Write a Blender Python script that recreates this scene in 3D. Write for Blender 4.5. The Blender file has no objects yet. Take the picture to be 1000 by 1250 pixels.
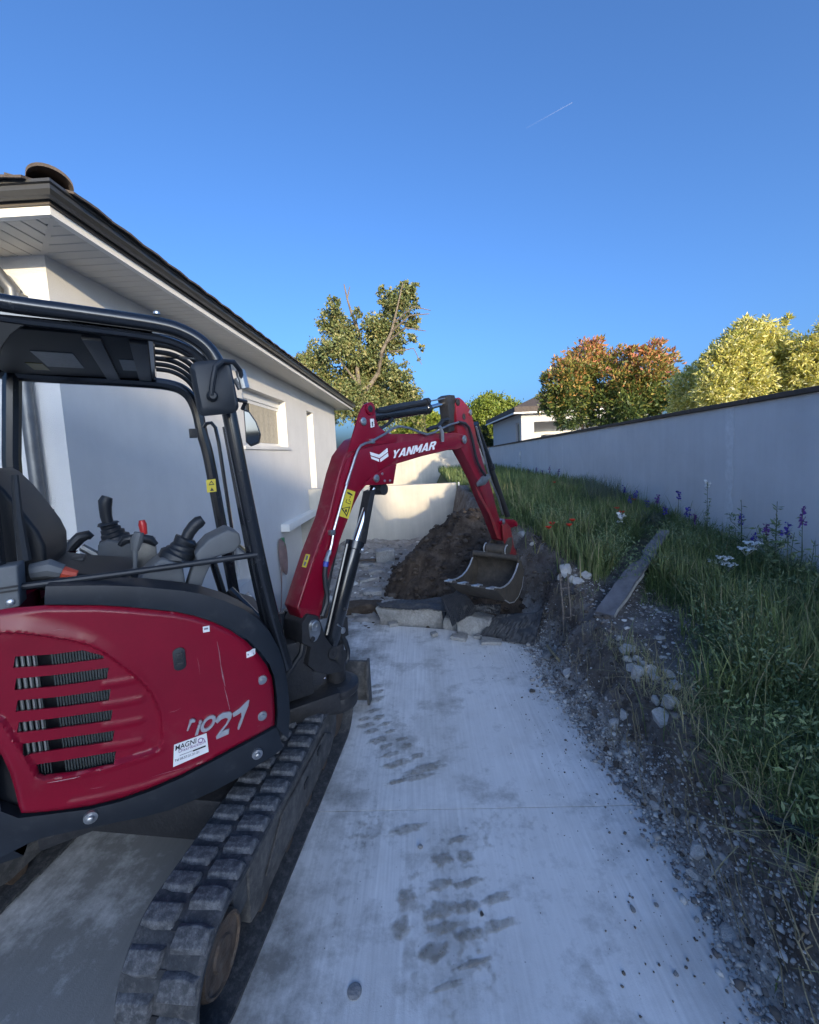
import bpy, bmesh, math, random
import numpy as np
from mathutils import Vector, Matrix, noise
from mathutils.geometry import delaunay_2d_cdt

random.seed(7); rng = np.random.default_rng(7)
S = bpy.context.scene
COL = S.collection
rad = math.radians

# ------------------------------------------------------------------ camera, sky, sun, exposure
FPX, CX, CY, HCAM = 510.0, 500.0, 601.0, 1.90           # focal length and principal point on the 1000 x 1250 photo, eye height
def nrm(v):
    v = np.array(v, float); return v / np.linalg.norm(v)
_dY = nrm((512 - CX, 553 - CY, FPX)); _dn = nrm((745 - CX, 6170 - CY, FPX))
_dn = nrm(_dn - _dY * (_dn @ _dY)); _X = np.cross(_dn, _dY)
CAMM = np.stack([_X, _dY, -_dn])                          # world = CAMM @ (right, down, forward)
CAMC = np.array([0, 0, HCAM])
cd = bpy.data.cameras.new('camera'); cam = bpy.data.objects.new('camera', cd); COL.objects.link(cam)
cd.sensor_fit = 'HORIZONTAL'; cd.sensor_width = 36; cd.lens = 36 * FPX / 1000
cd.shift_y = -(625 - CY) / 1000; cd.shift_x = 0
cd.clip_start = 0.05; cd.clip_end = 6000
_r, _u, _b = CAMM[:, 0], -CAMM[:, 1], -CAMM[:, 2]
cam.matrix_world = Matrix(((_r[0], _u[0], _b[0], 0), (_r[1], _u[1], _b[1], 0), (_r[2], _u[2], _b[2], HCAM), (0, 0, 0, 1)))
S.camera = cam

SUN_AZ, SUN_EL = rad(160.0), rad(9.7)                    # azimuth from +Y towards +X: low evening sun behind the camera's right shoulder
sunv = Vector((math.sin(SUN_AZ) * math.cos(SUN_EL), math.cos(SUN_AZ) * math.cos(SUN_EL), math.sin(SUN_EL)))
W = bpy.data.worlds.new('World'); S.world = W; W.use_nodes = True
nt = W.node_tree; nt.nodes.clear()
sky = nt.nodes.new('ShaderNodeTexSky'); sky.sky_type = 'NISHITA'; sky.sun_disc = False
sky.sun_elevation = SUN_EL; sky.sun_rotation = SUN_AZ
sky.air_density = 0.72; sky.dust_density = 4.6; sky.ozone_density = 5.0
bg = nt.nodes.new('ShaderNodeBackground'); bg.inputs[1].default_value = 0.15
wo = nt.nodes.new('ShaderNodeOutputWorld')
nt.links.new(sky.outputs[0], bg.inputs[0]); nt.links.new(bg.outputs[0], wo.inputs[0])
sl = bpy.data.lights.new('sun', 'SUN'); so = bpy.data.objects.new('sun', sl); COL.objects.link(so)
sl.energy = 2.1; sl.angle = rad(0.6); sl.color = (1.0, 0.80, 0.52)
so.rotation_euler = (-sunv).to_track_quat('-Z', 'Y').to_euler(); so.location = (20, -60, 30)
vs = S.view_settings
S.display_settings.display_device = 'sRGB'
vs.view_transform = 'Standard'; vs.look = 'None'; vs.gamma = 1; vs.use_curve_mapping = False
vs.exposure = 1.55
S.cycles.max_bounces = 6; S.cycles.use_denoising = True

# ------------------------------------------------------------------ helpers
def ray(x, y): return CAMM @ np.array([x - CX, y - CY, FPX])
def onplane(x, y, p, n):
    d = ray(x, y); p = np.array(p, float); n = np.array(n, float); return CAMC + d * (((p - CAMC) @ n) / (d @ n))
def onz(x, y, z=0): return onplane(x, y, (0, 0, z), (0, 0, 1))
def onx(x, y, X): return onplane(x, y, (X, 0, 0), (1, 0, 0))
def ony(x, y, Y): return onplane(x, y, (0, Y, 0), (0, 1, 0))

def sst(a, b, x):
    t = np.clip((x - a) / (b - a), 0, 1); return t * t * (3 - 2 * t)
def link(o, parent=None):
    COL.objects.link(o)
    if parent is not None: o.parent = parent
    return o
def tag(o, label=None, cat=None, group=None, kind=None):
    if label: o['label'] = label
    if cat: o['category'] = cat
    if group: o['group'] = group
    if kind: o['kind'] = kind
    return o
def empty(name, loc=(0, 0, 0), rz=0, label=None, cat=None, group=None):
    o = bpy.data.objects.new(name, None); COL.objects.link(o); o.location = loc; o.rotation_euler = (0, 0, rz)
    o.empty_display_size = 0.1
    return tag(o, label, cat, group)
def dup(o, parent=None):
    c = o.copy(); COL.objects.link(c); c.parent = parent
    for ch in o.children: dup(ch, c)
    return c

class MB:
    def __init__(s): s.v = []; s.f = []
    def add(s, vs, fs):
        n = len(s.v); s.v += [tuple(float(c) for c in p) for p in vs]; s.f += [tuple(i + n for i in f) for f in fs]; return s
    def box(s, c, size, ax=None):
        c = np.array(c, float); X, Y, Z = (np.eye(3) if ax is None else ax); h = np.array(size, float) / 2
        p = [c + X * h[0] * i + Y * h[1] * j + Z * h[2] * k for k in (-1, 1) for j in (-1, 1) for i in (-1, 1)]
        return s.add(p, [(0, 2, 3, 1), (4, 5, 7, 6), (0, 1, 5, 4), (2, 6, 7, 3), (0, 4, 6, 2), (1, 3, 7, 5)])
    def prism(s, poly, vec):
        poly = [np.array(p, float) for p in poly]; vec = np.array(vec, float); n = len(poly)
        return s.add(poly + [p + vec for p in poly], [tuple(range(n)), tuple(range(2 * n - 1, n - 1, -1))] + [(i, i + n, (i + 1) % n + n, (i + 1) % n) for i in range(n)])
    def tube(s, pts, r, n=10, cap=True, closed=False):
        pts = [np.array(p, float) for p in pts]; m = len(pts); rs = [r] * m if np.isscalar(r) else list(r)
        rings = []; up = None
        for i, p in enumerate(pts):
            if closed: t = pts[(i + 1) % m] - pts[i - 1]
            else: t = pts[min(i + 1, m - 1)] - pts[max(i - 1, 0)]
            t = t / (np.linalg.norm(t) + 1e-12)
            if up is None:
                up = np.array([0, 0, 1.0]) if abs(t[2]) < .9 else np.array([1.0, 0, 0])
            a = np.cross(t, up); a /= np.linalg.norm(a) + 1e-12; up = np.cross(a, t)
            rings.append([p + rs[i] * (math.cos(q) * a + math.sin(q) * up) for q in [2 * math.pi * k / n for k in range(n)]])
        vs = [q for R_ in rings for q in R_]; fs = []
        for i in range(m if closed else m - 1):
            j = (i + 1) % m
            for k in range(n): fs.append((i * n + k, i * n + (k + 1) % n, j * n + (k + 1) % n, j * n + k))
        if cap and not closed: fs += [tuple(range(n - 1, -1, -1)), tuple(range((m - 1) * n, m * n))]
        return s.add(vs, fs)
    def lathe(s, c, axis, prof, n=24):
        axis = nrm(axis); u = nrm(np.cross(axis, (0.3, 0.2, 0.9) if abs(axis[2]) < .9 else (1, 0, 0))); w = np.cross(axis, u)
        c = np.array(c, float); vs = []; fs = []
        for (r, h) in prof: vs += [c + axis * h + r * (u * math.cos(a) + w * math.sin(a)) for a in [2 * math.pi * k / n for k in range(n)]]
        for i in range(len(prof) - 1):
            for k in range(n): fs.append((i * n + k, i * n + (k + 1) % n, (i + 1) * n + (k + 1) % n, (i + 1) * n + k))
        fs += [tuple(range(n - 1, -1, -1)), tuple(range((len(prof) - 1) * n, len(prof) * n))]
        return s.add(vs, fs)
    def grid(s, P):                                      # P: rows of points
        R_, C_ = len(P), len(P[0])
        return s.add([q for row in P for q in row], [(i * C_ + j, i * C_ + j + 1, (i + 1) * C_ + j + 1, (i + 1) * C_ + j) for i in range(R_ - 1) for j in range(C_ - 1)])
    def sheet(s, P, th, nv):                             # thick sheet
        Q = [[np.array(q, float) + np.array(nv) * th for q in row] for row in P]
        R_, C_ = len(P), len(P[0]); n = R_ * C_
        f = [(i * C_ + j, i * C_ + j + 1, (i + 1) * C_ + j + 1, (i + 1) * C_ + j) for i in range(R_ - 1) for j in range(C_ - 1)]
        fb = [tuple(reversed([k + n for k in q])) for q in f]
        edge = [(0, j) for j in range(C_)] + [(i, C_ - 1) for i in range(1, R_)] + [(R_ - 1, j) for j in range(C_ - 2, -1, -1)] + [(i, 0) for i in range(R_ - 2, 0, -1)]
        e = [i * C_ + j for i, j in edge]
        fe = [(e[k], e[k] + n, e[(k + 1) % len(e)] + n, e[(k + 1) % len(e)]) for k in range(len(e))]
        return s.add([q for row in P for q in row] + [q for row in Q for q in row], f + fb + fe)
    def spl(s, pts, r, n=10, sub=5):
        pts = [np.array(p, float) for p in pts]; q = []
        for i in range(len(pts) - 1):
            a, b_, c, d = pts[max(i - 1, 0)], pts[i], pts[i + 1], pts[min(i + 2, len(pts) - 1)]
            for k in range(sub):
                t = k / sub; q.append(.5 * (2 * b_ + (c - a) * t + (2 * a - 5 * b_ + 4 * c - d) * t * t + (3 * b_ - a - 3 * c + d) * t ** 3))
        q.append(pts[-1])
        if not np.isscalar(r): r = list(np.interp(np.linspace(0, len(pts) - 1, len(q)), np.arange(len(pts)), r))
        return s.tube(q, r, n)
    def mesh(s, name, bevel=0, seg=2, smooth=35, sub=0):
        me = bpy.data.meshes.new(name); me.from_pydata(s.v, [], s.f)
        bm = bmesh.new(); bm.from_mesh(me)
        bmesh.ops.recalc_face_normals(bm, faces=bm.faces)
        if bevel:
            es = [e for e in bm.edges if len(e.link_faces) == 2 and e.calc_face_angle(0) > rad(25)]
            bmesh.ops.bevel(bm, geom=es, offset=bevel, segments=seg, profile=.6, affect='EDGES', clamp_overlap=True)
        bm.to_mesh(me); bm.free()
        if smooth:
            me.shade_smooth(); me.set_sharp_from_angle(angle=rad(smooth))
        return me
    def build(s, name, mat, parent=None, **k):
        me = s.mesh(name, **k); me.materials.append(mat)
        return link(bpy.data.objects.new(name, me), parent)

def np_mesh(name, V, Fq, mat, parent=None, smooth=False, attr=None):
    V = np.asarray(V, np.float32); Fq = np.asarray(Fq, np.int32); m = Fq.shape[1]
    me = bpy.data.meshes.new(name); me.vertices.add(len(V)); me.vertices.foreach_set('co', V.ravel())
    me.loops.add(Fq.size); me.loops.foreach_set('vertex_index', Fq.ravel())
    me.polygons.add(len(Fq)); me.polygons.foreach_set('loop_start', np.arange(0, Fq.size, m, dtype=np.int32))
    me.polygons.foreach_set('loop_total', np.full(len(Fq), m, np.int32))
    me.update(calc_edges=True); me.validate()
    if smooth: me.shade_smooth()
    if attr is not None:
        a = me.attributes.new('tint', 'FLOAT', 'POINT'); a.data.foreach_set('value', np.asarray(attr, np.float32))
    for x in (mat if isinstance(mat, list) else [mat]): me.materials.append(x)
    return link(bpy.data.objects.new(name, me), parent)

def fbm(x, y, z=0.0, o=4):
    return noise.fractal(Vector((x, y, z)), 1.0, 2.0, o)

# ------------------------------------------------------------------ materials
def mat(name, col, rough=.6, metal=0, var=.25, scale=6, bump=0, bscale=80, coat=0, dust=None, dustamt=0, spec=.5, trans=0, coords='Object', fine=0):
    """base colour broken up by noise; optional dust (a second colour in blotches), fine relief"""
    m = bpy.data.materials.new(name); m.use_nodes = True; N = m.node_tree.nodes; L = m.node_tree.links
    b = N['Principled BSDF']; b.inputs['Roughness'].default_value = rough; b.inputs['Metallic'].default_value = metal
    b.inputs['Specular IOR Level'].default_value = spec
    if coat: b.inputs['Coat Weight'].default_value = coat; b.inputs['Coat Roughness'].default_value = .12
    if trans: b.inputs['Transmission Weight'].default_value = trans
    tc = N.new('ShaderNodeTexCoord')
    n1 = N.new('ShaderNodeTexNoise'); n1.inputs['Scale'].default_value = scale; n1.inputs['Detail'].default_value = 6; n1.inputs['Roughness'].default_value = .65
    L.new(tc.outputs[coords], n1.inputs['Vector'])
    cr = N.new('ShaderNodeValToRGB'); c = np.array(col)
    cr.color_ramp.elements[0].position = .3; cr.color_ramp.elements[1].position = .7
    cr.color_ramp.elements[0].color = (*np.clip(c * (1 - var), 0, 1), 1); cr.color_ramp.elements[1].color = (*np.clip(c * (1 + var), 0, 1), 1)
    L.new(n1.outputs['Fac'], cr.inputs['Fac']); out = cr.outputs['Color']
    if dust is not None:
        n2 = N.new('ShaderNodeTexNoise'); n2.inputs['Scale'].default_value = scale * 2.3; n2.inputs['Detail'].default_value = 8; n2.inputs['Roughness'].default_value = .7
        L.new(tc.outputs[coords], n2.inputs['Vector'])
        r2 = N.new('ShaderNodeMapRange'); r2.inputs[1].default_value = .62 - .35 * dustamt; r2.inputs[2].default_value = .85 - .3 * dustamt; r2.inputs[4].default_value = min(1, .35 + dustamt)
        L.new(n2.outputs['Fac'], r2.inputs[0])
        mx = N.new('ShaderNodeMixRGB'); L.new(r2.outputs[0], mx.inputs[0]); L.new(out, mx.inputs[1]); mx.inputs[2].default_value = (*dust, 1); out = mx.outputs[0]
        rr = N.new('ShaderNodeMapRange'); rr.inputs[3].default_value = rough; rr.inputs[4].default_value = .9; L.new(r2.outputs[0], rr.inputs[0]); L.new(rr.outputs[0], b.inputs['Roughness'])
    if fine:
        n4 = N.new('ShaderNodeTexNoise'); n4.inputs['Scale'].default_value = bscale * 1.7; n4.inputs['Detail'].default_value = 3
        L.new(tc.outputs[coords], n4.inputs['Vector'])
        m4 = N.new('ShaderNodeMapRange'); m4.inputs[1].default_value = .3; m4.inputs[2].default_value = .7; m4.inputs[3].default_value = 1 - fine; m4.inputs[4].default_value = 1 + fine
        L.new(n4.outputs['Fac'], m4.inputs[0])
        vm = N.new('ShaderNodeVectorMath'); vm.operation = 'SCALE'; L.new(out, vm.inputs[0]); L.new(m4.outputs[0], vm.inputs['Scale']); out = vm.outputs[0]
    L.new(out, b.inputs['Base Color'])
    if bump:
        n3 = N.new('ShaderNodeTexNoise'); n3.inputs['Scale'].default_value = bscale; n3.inputs['Detail'].default_value = 5
        L.new(tc.outputs[coords], n3.inputs['Vector'])
        bp_ = N.new('ShaderNodeBump'); bp_.inputs['Strength'].default_value = bump; bp_.inputs['Distance'].default_value = .01
        L.new(n3.outputs['Fac'], bp_.inputs['Height']); L.new(bp_.outputs[0], b.inputs['Normal'])
    return m

def leafmat(name, cols, rough=.5, trans=.25):
    """leaf colours picked per leaf from a ramp, thin translucent blades"""
    m = bpy.data.materials.new(name); m.use_nodes = True; N = m.node_tree.nodes; L = m.node_tree.links
    N.clear(); out = N.new('ShaderNodeOutputMaterial')
    at = N.new('ShaderNodeAttribute'); at.attribute_name = 'tint'
    cr = N.new('ShaderNodeValToRGB'); e = cr.color_ramp.elements
    for i, (p, c) in enumerate(cols):
        if i < 2: e[i].position = p; e[i].color = (*c, 1)
        else: q = e.new(p); q.color = (*c, 1)
    L.new(at.outputs['Fac'], cr.inputs['Fac'])
    b = N.new('ShaderNodeBsdfPrincipled'); b.inputs['Roughness'].default_value = rough; b.inputs['Specular IOR Level'].default_value = .4
    t = N.new('ShaderNodeBsdfTranslucent'); mx = N.new('ShaderNodeMixShader'); mx.inputs[0].default_value = trans
    L.new(cr.outputs[0], b.inputs['Base Color']); L.new(cr.outputs[0], t.inputs['Color'])
    L.new(b.outputs[0], mx.inputs[1]); L.new(t.outputs[0], mx.inputs[2]); L.new(mx.outputs[0], out.inputs[0])
    return m

M = {}
M['render'] = mat('house_render', (.66, .655, .64), .9, var=.06, scale=1.2, bump=.55, bscale=200, fine=.08, dust=(.50, .485, .46), dustamt=.06)
M['render_white'] = mat('white_paint', (.78, .77, .73), .6, var=.03, scale=4)
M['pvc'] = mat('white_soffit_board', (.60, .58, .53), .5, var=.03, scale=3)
M['wall_grey'] = mat('grey_render', (.66, .66, .67), .9, var=.09, scale=.9, bump=.55, bscale=180, fine=.06, dust=(.72, .72, .73), dustamt=.12)
M['coping'] = mat('brown_coping', (.085, .065, .052), .85, var=.2, scale=8, bump=.3)
M['concrete_wall'] = mat('pale_concrete', (.50, .47, .41), .9, var=.1, scale=1.6, bump=.25, bscale=120, fine=.05)
M['gutter'] = mat('dark_gutter', (.085, .085, .083), .38, metal=.35, var=.15, scale=5)
M['fascia'] = mat('brown_fascia', (.10, .085, .07), .5, var=.15, scale=4)
M['tile'] = mat('roof_tile', (.085, .068, .058), .85, var=.3, scale=9, bump=.4)
M['zinc'] = mat('zinc_downpipe', (.15, .155, .16), .42, metal=.6, var=.2, scale=9)
M['glass'] = mat('window_glass', (.10, .11, .12), .05, var=.05, spec=.8)
M['curtain'] = mat('curtain', (.42, .38, .30), .9, var=.15, scale=20)
M['frame_white'] = mat('white_frame', (.70, .69, .66), .4, var=.02)
M['dark_void'] = mat('dark_interior', (.03, .03, .033), .9)
M['red'] = mat('red_paint', (.195, .002, .017), .36, var=.12, scale=3, coat=.18, spec=.28, dust=(.24, .05, .06), dustamt=.12, fine=.04)
M['red_dusty'] = mat('dusty_red_paint', (.185, .005, .018), .42, var=.15, scale=6, coat=.15, spec=.4, dust=(.25, .11, .10), dustamt=.30)
M['red_worn'] = mat('worn_red_paint', (.22, .015, .02), .5, var=.3, scale=9, coat=.1, dust=(.12, .085, .06), dustamt=.42)
M['black'] = mat('black_plastic', (.014, .017, .022), .5, var=.2, scale=9, dust=(.06, .062, .066), dustamt=.10)
M['black_dusty'] = mat('dusty_black_plastic', (.013, .017, .024), .48, var=.2, scale=7, spec=.35, dust=(.06, .064, .07), dustamt=.16)
M['black_gloss'] = mat('black_gloss_paint', (.012, .014, .018), .22, var=.15, scale=6, coat=.4, dust=(.06, .06, .06), dustamt=.05)
M['cast'] = mat('black_cast_iron', (.018, .018, .02), .55, var=.3, scale=20, bump=.3, bscale=60, dust=(.085, .078, .068), dustamt=.2)
M['grey_plastic'] = mat('grey_plastic', (.10, .108, .115), .6, var=.1, scale=10, dust=(.2, .2, .2), dustamt=.1)
M['rubber'] = mat('track_rubber', (.040, .042, .045), .8, var=.3, scale=14, bump=.4, bscale=70, dust=(.14, .135, .13), dustamt=.42, fine=.15)
M['lug'] = mat('worn_lug_rubber', (.06, .063, .068), .75, var=.3, scale=18, bump=.4, bscale=110, dust=(.19, .19, .195), dustamt=.5, fine=.2)
M['undercarriage'] = mat('dusty_undercarriage_paint', (.055, .055, .055), .75, var=.3, scale=8, bump=.2, dust=(.16, .15, .14), dustamt=.5)
M['rust'] = mat('rusty_hub', (.10, .07, .05), .7, metal=.3, var=.4, scale=12, bump=.3, dust=(.17, .15, .13), dustamt=.4)
M['steel'] = mat('chrome_rod', (.75, .76, .78), .12, metal=1, var=.05)
M['zincplate'] = mat('galvanised_steel', (.42, .43, .44), .35, metal=.9, var=.2, scale=30)
M['steel_worn'] = mat('worn_edge_steel', (.62, .62, .62), .35, metal=.7, var=.2, scale=30)
M['bucket'] = mat('earthy_bucket_steel', (.075, .064, .052), .6, metal=.3, var=.35, scale=9, bump=.3, bscale=50, dust=(.16, .13, .10), dustamt=.4)
M['chrome'] = mat('chrome_badge', (.60, .60, .59), .28, metal=.75, var=.05)
M['white'] = mat('white_print', (.80, .80, .80), .5, var=.02)
M['sticker'] = mat('sticker_white', (.72, .72, .72), .45, var=.05, scale=30)
M['ink'] = mat('black_ink', (.02, .02, .022), .6)
M['ink_grey'] = mat('grey_ink', (.16, .16, .19), .6)
M['ink_violet'] = mat('violet_ink', (.18, .07, .20), .6)
M['yellow'] = mat('yellow_sticker', (.68, .55, .05), .45, var=.08, scale=40)
M['blue'] = mat('blue_tape', (.03, .06, .35), .5)
M['orange'] = mat('orange_plastic', (.45, .06, .03), .5)
M['redknob'] = mat('red_knob', (.5, .02, .02), .35)
M['seat'] = mat('black_vinyl', (.007, .0075, .009), .5, var=.2, scale=12, bump=.15, bscale=200)
M['lining'] = mat('black_lining', (.006, .007, .008), .6, spec=.3)
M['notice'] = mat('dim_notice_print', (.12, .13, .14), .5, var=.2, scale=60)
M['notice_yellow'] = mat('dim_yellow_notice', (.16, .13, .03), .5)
M['mirror'] = mat('mirror_glass', (.16, .17, .18), .05, metal=1, var=.02)
M['radiator'] = mat('radiator_fins', (.05, .06, .06), .5, metal=.5, var=.15, scale=20)
M['pale_metal'] = mat('pale_metal', (.26, .26, .25), .4, metal=.6)
M['kerb'] = mat('broken_concrete', (.30, .295, .28), .95, var=.3, scale=5, bump=.8, bscale=30, dust=(.13, .115, .10), dustamt=.3, fine=.15)
M['stone'] = mat('white_limestone', (.46, .45, .43), .9, var=.2, scale=2.2, bump=.7, bscale=9, dust=(.20, .17, .14), dustamt=.22, fine=.12)
M['stone_grey'] = mat('grey_stone', (.26, .255, .25), .9, var=.25, scale=11, bump=.5, bscale=60)
M['membrane'] = mat('dimpled_membrane', (.040, .042, .046), .55, var=.2, scale=9, dust=(.13, .125, .115), dustamt=.35)
M['board'] = mat('weathered_board', (.15, .145, .15), .85, var=.35, scale=5, bump=.7, bscale=40, dust=(.22, .21, .20), dustamt=.25)
M['rebar'] = mat('rusty_rebar', (.20, .17, .145), .75, metal=.3, var=.3, scale=30)
M['bark'] = mat('pale_bark', (.17, .14, .105), .9, var=.35, scale=3, bump=.6, bscale=12)
M['bark_dark'] = mat('dark_bark', (.08, .062, .05), .9, var=.3, scale=6)
M['stemgreen'] = mat('green_stem', (.07, .10, .045), .7, var=.2, scale=30)
M['straw'] = mat('dry_straw', (.30, .25, .15), .8, var=.3, scale=20)
M['cloudwhite'] = mat('ice_cloud', (.8, .8, .8), 1, var=0, spec=0)
# ------------------------------------------------------------------ special ground materials
def ground_mat(name, cols, scales, bump=.6, bscale=30, rough=.95, pebbles=None):
    m = bpy.data.materials.new(name); m.use_nodes = True; N = m.node_tree.nodes; L = m.node_tree.links
    b = N['Principled BSDF']; b.inputs['Roughness'].default_value = rough; b.inputs['Specular IOR Level'].default_value = .25
    tc = N.new('ShaderNodeTexCoord'); out = None
    for i, (c, s) in enumerate(zip(cols, scales)):
        rgb = N.new('ShaderNodeRGB'); rgb.outputs[0].default_value = (*c, 1)
        if out is None: out = rgb.outputs[0]; continue
        n1 = N.new('ShaderNodeTexNoise'); n1.inputs['Scale'].default_value = s; n1.inputs['Detail'].default_value = 8; n1.inputs['Roughness'].default_value = .7
        mp = N.new('ShaderNodeMapping'); mp.inputs['Location'].default_value = (i * 7.3, i * 3.1, 0); L.new(tc.outputs['Object'], mp.inputs[0]); L.new(mp.outputs[0], n1.inputs['Vector'])
        r = N.new('ShaderNodeMapRange'); r.inputs[1].default_value = .45; r.inputs[2].default_value = .62; L.new(n1.outputs['Fac'], r.inputs[0])
        mx = N.new('ShaderNodeMixRGB'); L.new(r.outputs[0], mx.inputs[0]); L.new(out, mx.inputs[1]); L.new(rgb.outputs[0], mx.inputs[2]); out = mx.outputs[0]
    if pebbles:
        vo = N.new('ShaderNodeTexVoronoi'); vo.inputs['Scale'].default_value = pebbles[1]; L.new(tc.outputs['Object'], vo.inputs['Vector'])
        r = N.new('ShaderNodeMapRange'); r.inputs[1].default_value = .22; r.inputs[2].default_value = .12; L.new(vo.outputs['Distance'], r.inputs[0])
        sp = N.new('ShaderNodeSeparateColor'); L.new(vo.outputs['Color'], sp.inputs[0])
        gt = N.new('ShaderNodeMath'); gt.operation = 'GREATER_THAN'; gt.inputs[1].default_value = pebbles[2]; L.new(sp.outputs[0], gt.inputs[0])
        mu = N.new('ShaderNodeMath'); mu.operation = 'MULTIPLY'; L.new(r.outputs[0], mu.inputs[0]); L.new(gt.outputs[0], mu.inputs[1])
        mx = N.new('ShaderNodeMixRGB'); L.new(mu.outputs[0], mx.inputs[0]); L.new(out, mx.inputs[1]); mx.inputs[2].default_value = (*pebbles[0], 1); out = mx.outputs[0]
    L.new(out, b.inputs['Base Color'])
    n3 = N.new('ShaderNodeTexNoise'); n3.inputs['Scale'].default_value = bscale; n3.inputs['Detail'].default_value = 8; n3.inputs['Roughness'].default_value = .7
    L.new(tc.outputs['Object'], n3.inputs['Vector'])
    bp_ = N.new('ShaderNodeBump'); bp_.inputs['Strength'].default_value = bump; bp_.inputs['Distance'].default_value = .03
    L.new(n3.outputs['Fac'], bp_.inputs['Height']); L.new(bp_.outputs[0], b.inputs['Normal'])
    return m
M['soil'] = ground_mat('bank_soil', [(.15, .13, .112), (.095, .078, .066), (.21, .195, .18)], [1, 3, 5], pebbles=((.42, .41, .39), 55, .72), bump=.9)
def toe_dust(m):
    N = m.node_tree.nodes; L = m.node_tree.links; b = N['Principled BSDF']; src = b.inputs['Base Color'].links[0].from_socket
    tc = N.new('ShaderNodeTexCoord'); sx = N.new('ShaderNodeSeparateXYZ'); L.new(tc.outputs['Object'], sx.inputs[0])
    n = N.new('ShaderNodeTexNoise'); n.inputs['Scale'].default_value = 6; n.inputs['Detail'].default_value = 9; n.inputs['Roughness'].default_value = .75; L.new(tc.outputs['Object'], n.inputs['Vector'])
    r = N.new('ShaderNodeMapRange'); r.inputs[1].default_value = .02; r.inputs[2].default_value = .24; r.inputs[3].default_value = .34; r.inputs[4].default_value = 0; L.new(sx.outputs[2], r.inputs[0])
    a = N.new('ShaderNodeMath'); a.operation = 'ADD'; L.new(r.outputs[0], a.inputs[0]); L.new(n.outputs['Fac'], a.inputs[1])
    k = N.new('ShaderNodeMapRange'); k.inputs[1].default_value = .56; k.inputs[2].default_value = .78; k.inputs[4].default_value = .9; L.new(a.outputs[0], k.inputs[0])
    mx = N.new('ShaderNodeMixRGB'); L.new(k.outputs[0], mx.inputs[0]); L.new(src, mx.inputs[1]); mx.inputs[2].default_value = (.46, .445, .42, 1); L.new(mx.outputs[0], b.inputs['Base Color'])
toe_dust(M['soil'])                                         # chalky dust and mortar crumbs washed down along the foot of the cut
M['darksoil'] = ground_mat('dark_dug_soil', [(.078, .059, .045), (.045, .033, .026), (.115, .09, .07)], [1, 4, 7], bump=1.0, bscale=24)
M['dust'] = ground_mat('dusty_rubble_ground', [(.30, .275, .245), (.20, .18, .16), (.38, .36, .33)], [1, 2, 4], bump=.8, bscale=22)
M['field'] = ground_mat('field_grass', [(.07, .10, .035), (.11, .115, .055)], [1, .3], bump=.3, bscale=3)

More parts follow.
